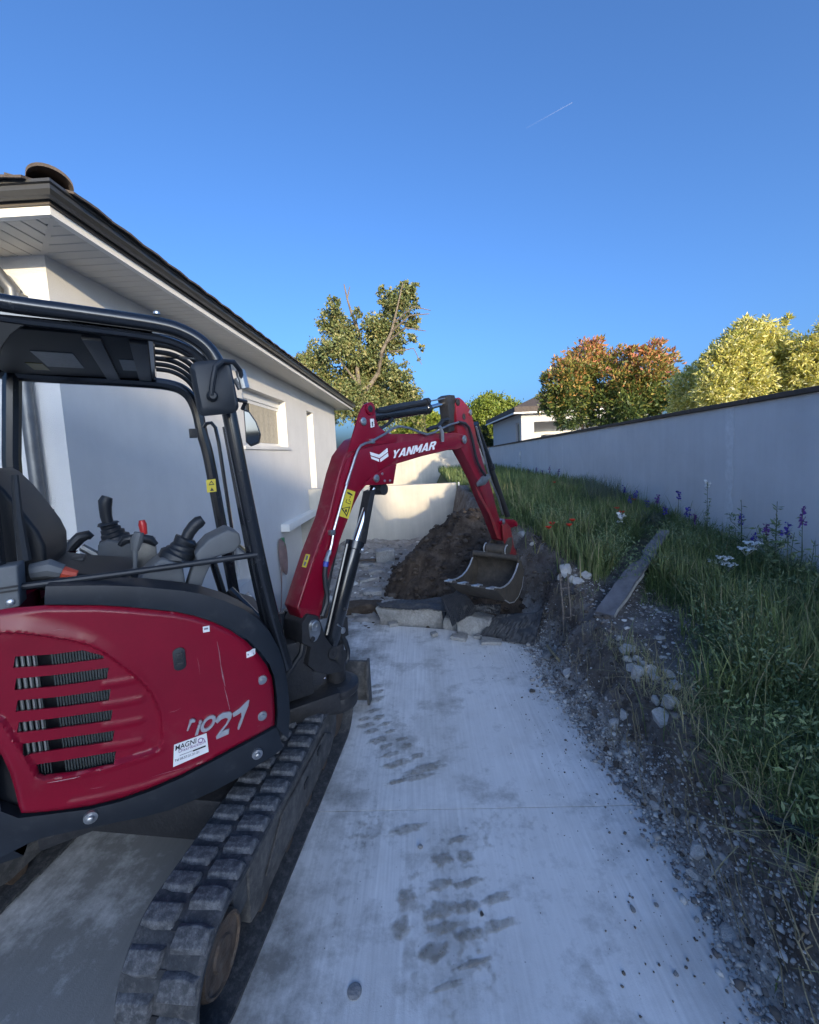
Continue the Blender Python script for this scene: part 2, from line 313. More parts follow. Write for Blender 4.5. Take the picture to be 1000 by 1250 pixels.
def concrete_mat():
    m = ground_mat('driveway_concrete', [(.67, .655, .63), (.71, .695, .67), (.61, .595, .57), (.77, .755, .73)], [1, 1.1, 2.6, 1.7], bump=.12, bscale=150, rough=.85)
    N = m.node_tree.nodes; L = m.node_tree.links; b = N['Principled BSDF']; src = b.inputs['Base Color'].links[0].from_socket
    tc = N.new('ShaderNodeTexCoord')
    # broom strokes and scrape marks along the drive
    mp = N.new('ShaderNodeMapping'); mp.inputs['Scale'].default_value = (60, 2.2, 1); mp.inputs['Rotation'].default_value = (0, 0, rad(-9)); L.new(tc.outputs['Object'], mp.inputs[0])
    n = N.new('ShaderNodeTexNoise'); n.inputs['Scale'].default_value = 1; n.inputs['Detail'].default_value = 4; L.new(mp.outputs[0], n.inputs['Vector'])
    r = N.new('ShaderNodeMapRange'); r.inputs[1].default_value = .35; r.inputs[2].default_value = .7; r.inputs[3].default_value = .92; r.inputs[4].default_value = 1.10; L.new(n.outputs['Fac'], r.inputs[0])
    vm = N.new('ShaderNodeVectorMath'); vm.operation = 'SCALE'; L.new(src, vm.inputs[0]); L.new(r.outputs[0], vm.inputs['Scale'])
    out = vm.outputs[0]
    # fine speckle of grit
    vo = N.new('ShaderNodeTexVoronoi'); vo.inputs['Scale'].default_value = 38; L.new(tc.outputs['Object'], vo.inputs['Vector'])
    r2 = N.new('ShaderNodeMapRange'); r2.inputs[1].default_value = .12; r2.inputs[2].default_value = .04; L.new(vo.outputs['Distance'], r2.inputs[0])
    sp = N.new('ShaderNodeSeparateColor'); L.new(vo.outputs['Color'], sp.inputs[0])
    gt = N.new('ShaderNodeMath'); gt.operation = 'GREATER_THAN'; gt.inputs[1].default_value = .82; L.new(sp.outputs[0], gt.inputs[0])
    mu = N.new('ShaderNodeMath'); mu.operation = 'MULTIPLY'; L.new(r2.outputs[0], mu.inputs[0]); L.new(gt.outputs[0], mu.inputs[1])
    mx = N.new('ShaderNodeMixRGB'); L.new(mu.outputs[0], mx.inputs[0]); L.new(out, mx.inputs[1]); mx.inputs[2].default_value = (.16, .15, .14, 1); out = mx.outputs[0]
    # a band of chalky dust trodden down the middle, and grey mud smeared under the machine: where the vehicles drove
    sx = N.new('ShaderNodeSeparateXYZ'); L.new(tc.outputs['Object'], sx.inputs[0])
    nb = N.new('ShaderNodeTexNoise'); nb.inputs['Scale'].default_value = 2.6; nb.inputs['Detail'].default_value = 9; nb.inputs['Roughness'].default_value = .72; L.new(tc.outputs['Object'], nb.inputs['Vector'])
    def band(x0, w, lo, hi):
        d = N.new('ShaderNodeMath'); d.operation = 'SUBTRACT'; L.new(sx.outputs[0], d.inputs[0]); d.inputs[1].default_value = x0
        a = N.new('ShaderNodeMath'); a.operation = 'ABSOLUTE'; L.new(d.outputs[0], a.inputs[0])
        q = N.new('ShaderNodeMapRange'); q.inputs[1].default_value = 0; q.inputs[2].default_value = w; q.inputs[3].default_value = .30; q.inputs[4].default_value = 0; L.new(a.outputs[0], q.inputs[0])
        s_ = N.new('ShaderNodeMath'); s_.operation = 'ADD'; L.new(q.outputs[0], s_.inputs[0]); L.new(nb.outputs['Fac'], s_.inputs[1])
        k = N.new('ShaderNodeMapRange'); k.inputs[1].default_value = lo; k.inputs[2].default_value = hi; L.new(s_.outputs[0], k.inputs[0]); return k.outputs[0]
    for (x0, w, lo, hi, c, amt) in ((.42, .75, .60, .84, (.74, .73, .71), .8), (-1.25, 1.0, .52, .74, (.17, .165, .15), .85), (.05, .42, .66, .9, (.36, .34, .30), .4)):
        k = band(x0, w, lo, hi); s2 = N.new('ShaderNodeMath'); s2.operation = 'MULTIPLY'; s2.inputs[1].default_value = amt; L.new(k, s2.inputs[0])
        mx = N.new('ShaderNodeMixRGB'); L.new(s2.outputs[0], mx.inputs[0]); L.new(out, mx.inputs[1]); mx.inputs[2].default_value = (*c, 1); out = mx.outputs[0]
    L.new(out, b.inputs['Base Color'])
    return m
M['concrete'] = concrete_mat()
def mud_mat():
    m = mat('mud_print', (.33, .30, .25), .95, var=.3, scale=14, bump=.4, bscale=90)
    N = m.node_tree.nodes; L = m.node_tree.links; b = N['Principled BSDF']
    at = N.new('ShaderNodeAttribute'); at.attribute_name = 'tint'
    tc = N.new('ShaderNodeTexCoord'); n = N.new('ShaderNodeTexNoise'); n.inputs['Scale'].default_value = 30; n.inputs['Detail'].default_value = 6; L.new(tc.outputs['Object'], n.inputs['Vector'])
    a = N.new('ShaderNodeMath'); a.operation = 'MULTIPLY_ADD'; L.new(n.outputs['Fac'], a.inputs[0]); a.inputs[1].default_value = .9; L.new(at.outputs['Fac'], a.inputs[2])
    r = N.new('ShaderNodeMapRange'); r.inputs[1].default_value = .50; r.inputs[2].default_value = 1.08; r.inputs[4].default_value = .55; L.new(a.outputs[0], r.inputs[0])
    L.new(r.outputs[0], b.inputs['Alpha'])
    return m
M['mud'] = mud_mat()

# ------------------------------------------------------------------ ground, driveway, bank
def lerp1(x, xs, ys): return np.interp(x, xs, ys)
def crest_x(y): return lerp1(y, [-3, 1.2, 1.7, 2.3, 2.8, 3.7, 4.4, 5.0, 6.0, 7.0, 9.3], [1.22, 1.24, 1.28, 1.34, 1.36, 1.44, 1.48, 1.42, 1.15, .95, .85])
def crest_z(y): return lerp1(y, [-3, 1.2, 2.3, 3.0, 3.7, 4.5, 5.5, 7.0, 9.3], [.40, .42, .42, .44, .50, .70, .88, 1.0, 1.15])
def wall_z(y): return lerp1(y, [-3, 1.2, 4.0, 7.0, 9.3], [.48, .46, .44, .72, .95])
def toe_x(y): return lerp1(y, [-3, 1.2, 1.6, 2.0, 2.4, 2.8, 3.5, 4.0, 4.6, 5.5, 7, 9.3], [1.05, 1.07, 1.11, 1.10, 1.06, 1.02, 1.03, 1.06, 1.16, .8, .6, .55])
def bank_z(x, y, det=True):
    xt, xc, zc, zw = toe_x(y), crest_x(y), crest_z(y), wall_z(y)
    w = .05 * fbm(x * 2.1, y * 2.1, 3.3) if det else 0
    t = min(max((x + w - xt) / max(xc - xt, .05), 0), 1)
    prof = t * .55 + .45 * t * t * (3 - 2 * t)
    z = -.028 + (zc + .028) * prof
    if x > xc: z = zc + (zw - zc) * min((x - xc) / max(3.7 - xc, .1), 1)
    if det:
        a = 1.0 if t < 1 else .55
        if 0 < t < 1: z += .07 * t * fbm(x * 3.3, y * 4.2, 6.1) + .05 * (t * (1 - t)) * abs(fbm(x * 9, y * 9, 1.1))
        z += a * (.045 * fbm(x * 5, y * 5, .7) + .016 * fbm(x * 19, y * 19, 2.2, 3)) * min(1, t * 4 + .15)
    return z
def heightmesh(name, xs, ys, fz, m, kind='structure'):
    V = np.array([(x, y, fz(x, y)) for y in ys for x in xs]); nx, ny = len(xs), len(ys)
    i = np.arange(ny - 1)[:, None] * nx + np.arange(nx - 1)[None, :]
    Fq = np.stack([i, i + 1, i + nx + 1, i + nx], -1).reshape(-1, 4)
    return tag(np_mesh(name, V, Fq, m, smooth=True), kind=kind)
def coarse_ground(x, y):
    d = math.hypot(x, y); return -.16 - (.84 * float(sst(-1.9, -2.4, x)) * float(sst(3.6, 5.2, y)) if -9 < x < 0 and y < 13 else 0)
gx = np.concatenate([[-900, -300, -100, -40, -15, -6], np.arange(-3, 4.01, .25), [6, 15, 40, 100, 300, 900]])
gy = np.concatenate([[-900, -300, -100, -40, -15, -5], np.arange(-2, 13.01, .25), [16, 25, 40, 100, 300, 900]])
M['bounce_yard'] = ground_mat('pale_gravel_bounce_yard', [(.40, .38, .34), (.48, .46, .42), (.33, .31, .28)], [1, 2, .6], bump=.4)  # unseen ground made pale so it bounces light into the shade
heightmesh('ground', gx, gy, coarse_ground, M['bounce_yard'])
heightmesh('bank', np.concatenate([np.arange(.50, 2.4, .028), np.arange(2.4, 3.72, .06)]), np.concatenate([np.arange(-1.5, 1, .12), np.arange(1, 6, .03), np.arange(6, 9.31, .08)]), bank_z, M['soil'])
heightmesh('garden_terrace', np.linspace(-9, 3.7, 40), np.linspace(9.38, 22.2, 40), lambda x, y: .08 + .88 * float(sst(.75, 1.25, x)) + .05 * fbm(x, y), M['field'])
def dug_z(x, y):
    z = -.03 + .05 * fbm(x * 2.2, y * 2.2, 9) + .03 * fbm(x * 7, y * 7, 4, 3)
    z -= .78 * float(sst(-1.75, -2.3, x))
    z += .018 * (round((fbm(x * 1.4 + y * 1.1, y * 3.1, 5)) * 5) % 3)
    return z - .06 * float(sst(4.75, 4.4, y))
heightmesh('dug_ground', np.arange(-2.5, 1.5, .04), np.arange(4.05, 9.32, .04), dug_z, M['dust'])

# driveway: two cast slabs with a joint, ragged right and far edges
def slab(y0, y1, x0, ragged_far):
    top = []; n = 60
    ys = np.linspace(y0, y1, n)
    right = [(toe_x(y) + .03 + .035 * fbm(y * 2.3, .3, 1.7) + .015 * fbm(y * 9, 2, 3), y) for y in ys]
    far = [(x, y1) for x in np.linspace(right[-1][0], x0, 12)[1:-1]]
    if ragged_far:
        xs = np.linspace(1.0, x0, 44)
        right = [p for p in right if p[1] < 3.82]
        far = [(x, lerp1(x, [-1.9, -.86, -.51, .17, .64, .93, 1.1], [4.75, 4.72, 4.52, 4.36, 4.10, 3.95, 3.86]) + .03 * fbm(x * 5, 1.1, 8)) for x in xs]
    poly = right + far + [(x0, y1 if not ragged_far else 4.75), (x0, y0)]
    b = MB(); b.prism([(x, y, -.14) for x, y in poly], (0, 0, .14))
    return b
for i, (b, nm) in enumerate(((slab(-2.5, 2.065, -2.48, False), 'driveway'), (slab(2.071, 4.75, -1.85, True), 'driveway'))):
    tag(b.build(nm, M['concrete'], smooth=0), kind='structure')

def blob(cx, cy, a, b_, rot, z, n=18, seed=0, jag=.25):
    """a thin irregular smear, thick in the middle: centre, half axes"""
    ring = []; c, s = math.cos(rot), math.sin(rot)
    for k in range(n):
        q = 2 * math.pi * k / n; r = 1 + jag * fbm(math.cos(q) * 1.7 + seed, math.sin(q) * 1.7, seed * .37)
        u, v = a * r * math.cos(q), b_ * r * math.sin(q); ring.append((cx + c * u - s * v, cy + s * u + c * v))
    V = [(cx, cy, z + .004)] + [(cx + (x - cx) * .6, cy + (y - cy) * .6, z + .003) for x, y in ring] + [(x, y, z + .0005) for x, y in ring]
    Fq = [(0, 1 + k, 1 + (k + 1) % n) for k in range(n)]
    for k in range(n): Fq += [(1 + k, 1 + n + k, 1 + n + (k + 1) % n), (1 + k, 1 + n + (k + 1) % n, 1 + (k + 1) % n)]
    return V, Fq, [.55] + [.5] * n + [0.0] * n
PRINTS = [ [(-0.133, 1.954, 0.092, 0.033), (0.032, 1.788, 0.054, 0.04), (0.136, 1.798, 0.039, 0.037), (0.015, 1.677, 0.059, 0.032), (0.142, 1.682, 0.066, 0.025), (0.006, 1.571, 0.062, 0.045), (0.123, 1.582, 0.052, 0.036), (0.249, 1.616, 0.071, 0.03), (0.013, 1.507, 0.056, 0.027), (0.118, 1.481, 0.056, 0.029), (0.243, 1.514, 0.077, 0.027), (-0.02, 1.425, 0.063, 0.043), (0.113, 1.385, 0.068, 0.015), (-0.132, 1.611, 0.039, 0.054), (-0.151, 1.503, 0.043, 0.048), (0.017, 1.321, 0.059, 0.016), (0.114, 1.891, 0.057, 0.022)],
    [(-0.412, 3.088, 0.058, 0.045), (-0.422, 2.943, 0.061, 0.03), (-0.477, 2.849, 0.047, 0.029), (-0.377, 2.864, 0.048, 0.039), (-0.455, 2.775, 0.064, 0.037), (-0.323, 2.788, 0.047, 0.027), (-0.413, 2.713, 0.051, 0.035), (-0.277, 2.707, 0.04, 0.026), (-0.359, 2.62, 0.06, 0.041), (-0.194, 2.622, 0.039, 0.024), (-0.294, 2.562, 0.048, 0.031), (-0.159, 2.558, 0.043, 0.031), (-0.266, 2.48, 0.057, 0.029), (-0.089, 2.467, 0.047, 0.029), (-0.22, 2.401, 0.091, 0.035), (-0.064, 2.35, 0.13, 0.047), (-0.103, 2.287, 0.146, 0.025), (-0.222, 2.26, 0.043, 0.025), (-0.431, 3.273, 0.054, 0.037), (-0.416, 3.189, 0.053, 0.035)] ]
V, Fq, T = [], [], []
for grp, rot in zip(PRINTS, (.28, .35)):
    for k, (x, y, a, b_) in enumerate(grp):
        v, q, t = blob(x, y, a * 1.25, b_ * .95, rot + random.uniform(-.12, .12), .0015, seed=k * 1.3 + rot, jag=.38)
        n0 = len(V); V += v; Fq += [tuple(i + n0 for i in f) for f in q]; T += t
for (px_, py_, a, b_, rot, w_) in ((545, 1105, .13, .34, .05, .30), (575, 1120, .16, .22, .1, .26), (500, 1110, .07, .26, 0, .34), (480, 905, .13, .42, .12, .30), (460, 1010, .20, .10, .3, .24), (545, 1200, .22, .10, .2, .30), (620, 1010, .2, .14, .2, .2), (430, 1060, .12, .3, -.2, .22), (560, 1030, .16, .12, .1, .28)):
    q_ = onz(px_, py_); v, q, t = blob(q_[0], q_[1], a, b_, rot, .0008, 26, seed=px_ * .1, jag=.6); n0 = len(V)
    V += v; Fq += [tuple(i + n0 for i in f) for f in q]; T += [x * w_ * .40 / .55 for x in t]
mp = np_mesh('mud_print', V, Fq, M['mud'], attr=T)
# (soft smears linking the prints come from the same mud)
tag(mp, 'greyish brown tread prints of mud pressed on the concrete drive', 'mud prints', kind='stuff')
spot = MB(); spot.lathe((-.31, 1.31, 0), (0, 0, 1), [(.026, .002), (.026, .004), (.022, .006)], 20)
tag(spot.build('drain_cap', M['stone_grey']), 'small round dark cap set flush in the concrete near the track', 'cap')

# ------------------------------------------------------------------ left house
XH, YH, ZE, YHE = -2.5, 2.93, 3.40, 12.65
house = empty('house', (XH, YH, 0), label='pale rendered bungalow with dark gutter and white soffit left of the excavator', cat='house')
hl = lambda p: (p[0] - XH, p[1] - YH, p[2])
def wall_with_holes(P0, u, v, W_, H_, holes, th, nv):
    """flat wall of W_ x H_ with rectangular openings, made of butted boxes; holes = (u0,u1,v0,v1)"""
    us = sorted({0, W_, *[h[0] for h in holes], *[h[1] for h in holes]}); b = MB()
    P0, u, v, nv = (np.array(q, float) for q in (P0, u, v, nv))
    for a, c in zip(us[:-1], us[1:]):
        hs = sorted([h for h in holes if h[0] <= a + 1e-6 and h[1] >= c - 1e-6], key=lambda h: h[2])
        z = 0
        for h in hs + [(0, 0, H_, H_)]:
            if h[2] - z > 1e-6: b.box(P0 + u * (a + c) / 2 + v * (z + h[2]) / 2 - nv * th / 2, (c - a, h[2] - z, th), (u, v, nv))
            z = h[3]
    return b
ZB = -1.05
holes_r = [(6.03 - YH, 7.98 - YH, 2.13 - ZB, 2.98 - ZB), (9.47 - YH, 10.02 - YH, 1.17 - ZB, 2.96 - ZB), (5.2 - YH, 5.86 - YH, .20 - ZB, .72 - ZB), (7.35 - YH, 9.3 - YH, 0.03, .60 - ZB)]
wall_with_holes(hl((XH, YH, ZB)), (0, 1, 0), (0, 0, 1), YHE - YH, ZE - ZB, holes_r, .32, (1, 0, 0)).build('wall', M['render'], house, smooth=0)
front = wall_with_holes(hl((XH - 7, YH, ZB)), (1, 0, 0), (0, 0, 1), 7 - .32, ZE - ZB, [(.8, 2.2, 2.0, 3.4)], .3, (0, -1, 0)); front.build('wall', M['render'], house, smooth=0)
MB().box(hl((XH - 3.8, YHE - .15, (ZE + ZB) / 2)), (6.9, .3, ZE - ZB)).build('wall', M['render'], house, smooth=0)
def window(y0, y1, z0, z1, dep, sash=True, curtain=True, shut=0):
    xw = XH - dep
    f = MB(); w = .055
    for (a, c, e, g) in ((y0, y1, z0, z0 + w), (y0, y1, z1 - w, z1), (y0, y0 + w, z0 + w, z1 - w), (y1 - w, y1, z0 + w, z1 - w)):
        f.box(hl((xw, (a + c) / 2, (e + g) / 2)), (.06, c - a, g - e))
    if sash: f.box(hl((xw - .005, (y0 + y1) / 2, (z0 + z1) / 2)), (.05, .05, z1 - z0 - 2 * w))
    wf = f.build('window', M['frame_white'], house, smooth=0)
    MB().box(hl((xw - .01, (y0 + y1) / 2, (z0 + z1) / 2)), (.01, y1 - y0 - 2 * w, z1 - z0 - 2 * w)).build('pane', M['glass'], wf, smooth=0)
    return wf
w1 = window(6.03, 7.98, 2.13, 2.98 - .13, .17)
MB().box(hl((XH - .17, 7.0, 2.915)), (.10, 1.95, .13)).build('shutter_box', M['frame_white'], w1, smooth=0)
sh = MB(); sh.sheet([[hl((XH - .148 + .004 * math.sin(k * 1.7), 6.62 + .062 * k, z)) for k in range(21)] for z in (2.19, 2.5, 2.84)], .004, (1, 0, 0))
sh.build('curtain', M['curtain'], w1)
window(9.47, 10.02, 1.17, 2.96, .24, sash=False)
w3 = window(5.2, 5.86, .20, .72, .2)
gd = MB(); gd.box(hl((XH - .25, 8.325, -.21)), (.05, 1.95, 1.62)); gdo = gd.build('garage_door', M['frame_white'], house, smooth=0)
MB().box(hl((XH + .05, 8.325, .68)), (.20, 2.15, .13)).build('lintel', M['render_white'], house, bevel=.006)
MB().box(hl((XH + .012, 7.02, 2.09)), (.03, 2.15, .05)).build('sill', M['render'], house, bevel=.004)
# eaves: soffit boards, white edge, brown fascia, gutter, roof edge tiles
OV = .42; zs = 3.362; YF, XR, YEE = YH - OV, XH + OV, 13.35
def eave_sweep(prof):
    """profile of (outward, z) carried round the front and right eaves"""
    path = lambda o: [(XH - 7.4, YF - o), (XR + o, YF - o), (XR + o, YEE + o), (XH - 7.4, YEE + o)]
    b = MB(); n = len(prof); vs = []
    for k in range(4):
        for (o, z) in prof: x, y = path(o)[k]; vs.append(hl((x, y, z)))
    fs = [(k * n + i, k * n + (i + 1) % n, (k + 1) * n + (i + 1) % n, (k + 1) * n + i) for k in range(3) for i in range(n)]
    fs += [tuple(range(n)), tuple(range(4 * n - 1, 3 * n - 1, -1))]
    return b.add(vs, fs)
eave_sweep([(-.02, zs - .005), (.02, zs - .005), (.02, zs + .042), (-.02, zs + .042)]).build('eave_edge_board', M['render_white'], house, smooth=0)
eave_sweep([(-.015, zs + .042), (.035, zs + .044), (.035, zs + .078), (-.015, zs + .078)]).build('fascia', M['fascia'], house, smooth=0)
gut = [(.036, zs + .066), (.06, zs + .058), (.085, zs + .064), (.102, zs + .085), (.105, zs + .108), (.118, zs + .112), (.118, zs + .128), (.096, zs + .128), (.092, zs + .09), (.075, zs + .075), (.05, zs + .072), (.036, zs + .09)]
eave_sweep(gut).build('gutter', M['gutter'], house, smooth=30)
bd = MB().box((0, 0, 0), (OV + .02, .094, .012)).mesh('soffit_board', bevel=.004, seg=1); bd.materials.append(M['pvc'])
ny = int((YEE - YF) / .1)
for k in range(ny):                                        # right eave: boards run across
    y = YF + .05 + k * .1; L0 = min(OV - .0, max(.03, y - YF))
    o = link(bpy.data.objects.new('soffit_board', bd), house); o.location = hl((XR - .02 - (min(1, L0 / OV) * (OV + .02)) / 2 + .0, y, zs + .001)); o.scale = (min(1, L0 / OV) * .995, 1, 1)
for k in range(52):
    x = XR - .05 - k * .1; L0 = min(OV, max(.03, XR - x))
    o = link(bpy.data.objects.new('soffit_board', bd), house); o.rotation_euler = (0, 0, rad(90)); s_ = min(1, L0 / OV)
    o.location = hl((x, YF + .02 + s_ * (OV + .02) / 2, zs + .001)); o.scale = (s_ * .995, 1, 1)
ms = MB(); ms.prism([hl((XR - .0, YF + .0, zs - .007)), hl((XR + .0, YF + .03, zs - .007)), hl((XH + .02, YH + .0, zs - .007)), hl((XH - .01, YH - .02, zs - .007))], (0, 0, .006)); ms.build('soffit_trim', M['pvc'], house, smooth=0)
rf = MB(); za = zs + .108
rf.add([hl(p) for p in ((XR + .08, YF - .08, za), (XR + .08, YEE + .08, za), (XH - 7.4, YEE + .08, za), (XH - 7.4, YF - .08, za), (XH - 5, YF + 4.5, za + 1.55), (XH - 5, YEE - 4.5, za + 1.55))],
       [(0, 1, 5, 4), (1, 2, 5), (2, 3, 4, 5), (3, 0, 4), (0, 3, 2, 1)])
roof = rf.build('roof', M['tile'], house, smooth=0)
tl = MB()
a = [(.5 * .30 * math.cos(q) if 0 else -.15 + .3 * k / 10, .009 * math.sin(math.pi * k / 10) ** 2 + (.003 if k > 5 else 0)) for k, q in enumerate(np.linspace(0, math.pi, 11))]
tl.sheet([[(x, -.2, z) for x, z in a], [(x, .2, z + .13) for x, z in a]], .014, (0, 0, 1)); tm = tl.mesh('roof_tile'); tm.materials.append(M['tile'])
for k in range(35):
    o = link(bpy.data.objects.new('roof_tile', tm), roof); o.location = hl((XR - .05, YF + .16 + .3 * k, za + .006)); o.rotation_euler = (0, 0, rad(90))
for k in range(17):
    o = link(bpy.data.objects.new('roof_tile', tm), roof); o.location = hl((XR - .16 - .3 * k, YF + .05, za + .006))
rt = MB(); P = [[(r_ * math.cos(q), yy, r_ * math.sin(q) * .8 + yy * .25) for q in np.linspace(0, math.pi, 13)] for yy, r_ in ((0, .105), (.2, .10), (.42, .088))]
rt.sheet(P, .018, (0, 0, -1)); rtm = rt.mesh('ridge_tile'); rtm.materials.append(M['tile'])
for k in range(6):
    o = link(bpy.data.objects.new('ridge_tile', rtm), roof); o.location = hl((XR + .05 - .27 * k, YF - .03 + .27 * k, za + .065 + .093 * k)); o.rotation_euler = (0, 0, rad(45))
# zinc downpipe with swan neck
xd = XH - .20
dp = MB(); dp.tube([hl(p) for p in ((xd - .25, YF - .06, zs + .10), (xd - .22, YF + .02, zs - .02), (xd - .04, YH - .12, 3.22), (xd, YH - .06, 3.12), (xd, YH - .055, 2.9), (xd, YH - .055, -1.0))], .042, 14)
dpo = dp.build('downpipe', M['zinc'], house)
for z in (3.08, 1.6): MB().box(hl((xd, YH - .035, z)), (.105, .075, .03)).build('bracket', M['zinc'], dpo, bevel=.004)
MB().box(hl((xd - .10, YH - .05, 3.15)), (.10, .09, .12)).build('rain_hopper', M['zinc'], dpo, bevel=.008)
# outside tap with hose reel on the side wall
tp = empty('garden_tap', (XH, 5.55, .05), label='small brass garden tap on the lower house wall behind the canopy post', cat='tap')
b = MB(); b.tube([(0, 0, 0), (.09, 0, 0), (.11, 0, -.02), (.11, 0, -.06)], .014, 8); b.tube([(.05, -.05, .03), (.05, .05, .03)], .009, 6); b.tube([(.05, 0, 0), (.05, 0, .03)], .008, 6); b.build('tap_body', M['zincplate'], tp)
MB().tube([(.11, 0, -.06), (.12, .05, -.15), (.10, .18, -.30), (.06, .25, -.7)], .010, 8).build('hose', M['ink_grey'], tp)
hr = empty('garden_hose', (XH, 7.05, .25), label='coiled pinkish garden hose with green fitting hanging on the house wall', cat='hose')
b = MB()
for k in range(5): b.tube([(.04 + .012 * k, .10 * math.sin(q) + .01 * k, .28 * math.cos(q) - .02 * k) for q in np.linspace(0, 2 * math.pi, 25)[:-1]], .012, 6, closed=True)
b.tube([(.05, -.08, -.1), (.05, -.12, -.45), (.08, -.3, -.8), (.1, -.6, -1.1)], .011, 6)
M['hose'] = mat('hose_rubber', (.22, .15, .14), .6); b.build('coil', M['hose'], hr)
M['green'] = mat('green_plastic', (.03, .16, .07), .5); MB().box((.06, .06, .22), (.06, .06, .14)).build('fitting', M['green'], hr, bevel=.012)

# ------------------------------------------------------------------ boundary wall on the right, with a crossing wall and a low retaining wall at the far end
XW = 3.7
def streak_wall(m, amt):
    N = m.node_tree.nodes; L = m.node_tree.links; b = N['Principled BSDF']; src = b.inputs['Base Color'].links[0].from_socket
    tc = N.new('ShaderNodeTexCoord'); mp = N.new('ShaderNodeMapping'); mp.inputs['Scale'].default_value = (3.5, 3.5, .28); L.new(tc.outputs['Object'], mp.inputs[0])
    n = N.new('ShaderNodeTexNoise'); n.inputs['Scale'].default_value = 1.6; n.inputs['Detail'].default_value = 7; n.inputs['Roughness'].default_value = .65; L.new(mp.outputs[0], n.inputs['Vector'])
    r = N.new('ShaderNodeMapRange'); r.inputs[1].default_value = .35; r.inputs[2].default_value = .68; r.inputs[3].default_value = 1 + amt * .4; r.inputs[4].default_value = 1 - amt; L.new(n.outputs['Fac'], r.inputs[0])
    vm = N.new('ShaderNodeVectorMath'); vm.operation = 'SCALE'; L.new(src, vm.inputs[0]); L.new(r.outputs[0], vm.inputs['Scale']); L.new(vm.outputs[0], b.inputs['Base Color'])
streak_wall(M['wall_grey'], .05); streak_wall(M['render'], .022); streak_wall(M['concrete_wall'], .12)
bw = empty('boundary_wall', (XW, 0, 0), label='long grey rendered boundary wall with brown coping along the grassy bank', cat='wall')
wt = lambda y: 2.02 + (2.30 - 2.02) * (22.3 - y) / (22.3 - 4.0)
segs = [-6.0, 1.9, 5.09, 10.92, 16.6, 22.3]
for a, c in zip(segs[:-1], segs[1:]):
    b = MB(); b.prism([(0, a + .006, -.4), (0, c - .006, -.4), (0, c - .006, wt(c)), (0, a + .006, wt(a))], (.2, 0, 0)); b.build('wall_panel', M['wall_grey'], bw, smooth=0)
ys = np.arange(-6, 22.3, .98)
for a, c in zip(ys[:-1], ys[1:]):
    b = MB(); b.prism([(-.045, a + .003, wt(a) + .002), (-.045, c - .003, wt(c) + .002), (-.045, c - .003, wt(c) + .055), (-.045, a + .003, wt(a) + .055)], (.29, 0, 0)); b.build('coping', M['coping'], bw, bevel=.006, seg=1)
M['drip'] = mat('pale_mortar_streak', (.70, .70, .71), .95, var=.12, scale=12, bump=.4, bscale=90)
for (yc, w0, top) in ((5.09, .075, 1.0), (10.92, .05, 1.0)):      # mortar run down the joints
    b = MB(); n = 14; zt = wt(yc) - .01
    Lp = [(-.004, yc - w0 * (.7 + .5 * fbm(k * .7, yc, 1)), zt - k * (zt - .45) / n) for k in range(n + 1)]
    Rp = [(-.004, yc + w0 * (1.0 + .8 * fbm(k * .6, yc, 7)) * (1.2 if k < 4 else .75), zt - k * (zt - .45) / n) for k in range(n + 1)]
    b.sheet([Lp, Rp], .003, (1, 0, 0)); b.build('mortar_streak', M['drip'], bw, smooth=0)
cw = MB(); cw.prism([(-9, 22.35, -.2), (3.7, 22.35, -.2), (3.7, 22.35, 2.02), (-9, 22.35, 2.02)], (0, .2, 0))
cwo = cw.build('garden_wall', M['concrete_wall'], smooth=0); tag(cwo, 'sunlit cream garden wall crossing behind the low concrete wall', 'wall')
MB().box((-2.6, 22.45, 2.045), (12.7, .3, .05)).build('coping', M['coping'], cwo, smooth=0)
rw = MB()
rw.prism([onz(330, 664, 0) * (1, 1, 0) + (-1.0, 0, -1.2), (.80, 9.36, -1.2), (.80, 9.36, 1.20), (-2.5, 9.20, 1.20)], (0, .14, 0))
tag(rw.build('retaining_wall', M['concrete_wall'], bevel=.008), 'low concrete retaining wall half in sun behind the dirt pile', 'wall')
MB().tube([(.84, 9.30, .1), (.845, 9.28, 1.22)], .018, 8).build('post', M['render_white'], bpy.data.objects['retaining_wall'])

# ------------------------------------------------------------------ neighbour's house behind the wall
Y0 = 31.0
nb = empty('house', (0, Y0, 0), label='small white house with a porch half hidden behind the red leaved tree', cat='house')
bx = 5.56 * 1.0; yn, yf = 22.9, 31.5; zeave = 3.78; zb = .6
N_ = lambda x, y, z: (x, y - Y0, z)
M['neigh'] = mat('neighbour_render', (.50, .50, .50), .9, var=.04, bump=.2)
wall_with_holes(N_(bx, yn, zb), (0, 1, 0), (0, 0, 1), yf - yn, zeave - zb, [(.45, 1.35, 1.55, 2.75)], .3, (-1, 0, 0)).build('wall', M['neigh'], nb, smooth=0)
wn = MB().box(N_(bx + .14, yn + .9, zb + 2.15), (.05, .9, 1.2)).build('window', M['frame_white'], nb, smooth=0)
MB().box(N_(bx + .10, yn + .9, zb + 2.15), (.02, .74, 1.04)).build('pane', M['glass'], wn, smooth=0)
MB().box(N_(bx - .03, yn + .9, zb + 1.52), (.10, 1.0, .06)).build('sill', M['neigh'], wn, smooth=0)
MB().box(N_(bx + .33, yn + .12, (zb + zeave) / 2), (.68, .29, zeave - zb - .01)).build('porch_pillar', M['neigh'], nb, smooth=0)
MB().box(N_(bx + 3.7, yn + .14, zeave - .24), (6.05, .27, .48)).build('porch_beam', M['neigh'], nb, smooth=0)
MB().box(N_(bx + 3.7, yn + 2.6, (zb + zeave - .5) / 2), (6.6, .2, zeave - zb)).build('porch_wall', M['render'], nb, smooth=0)
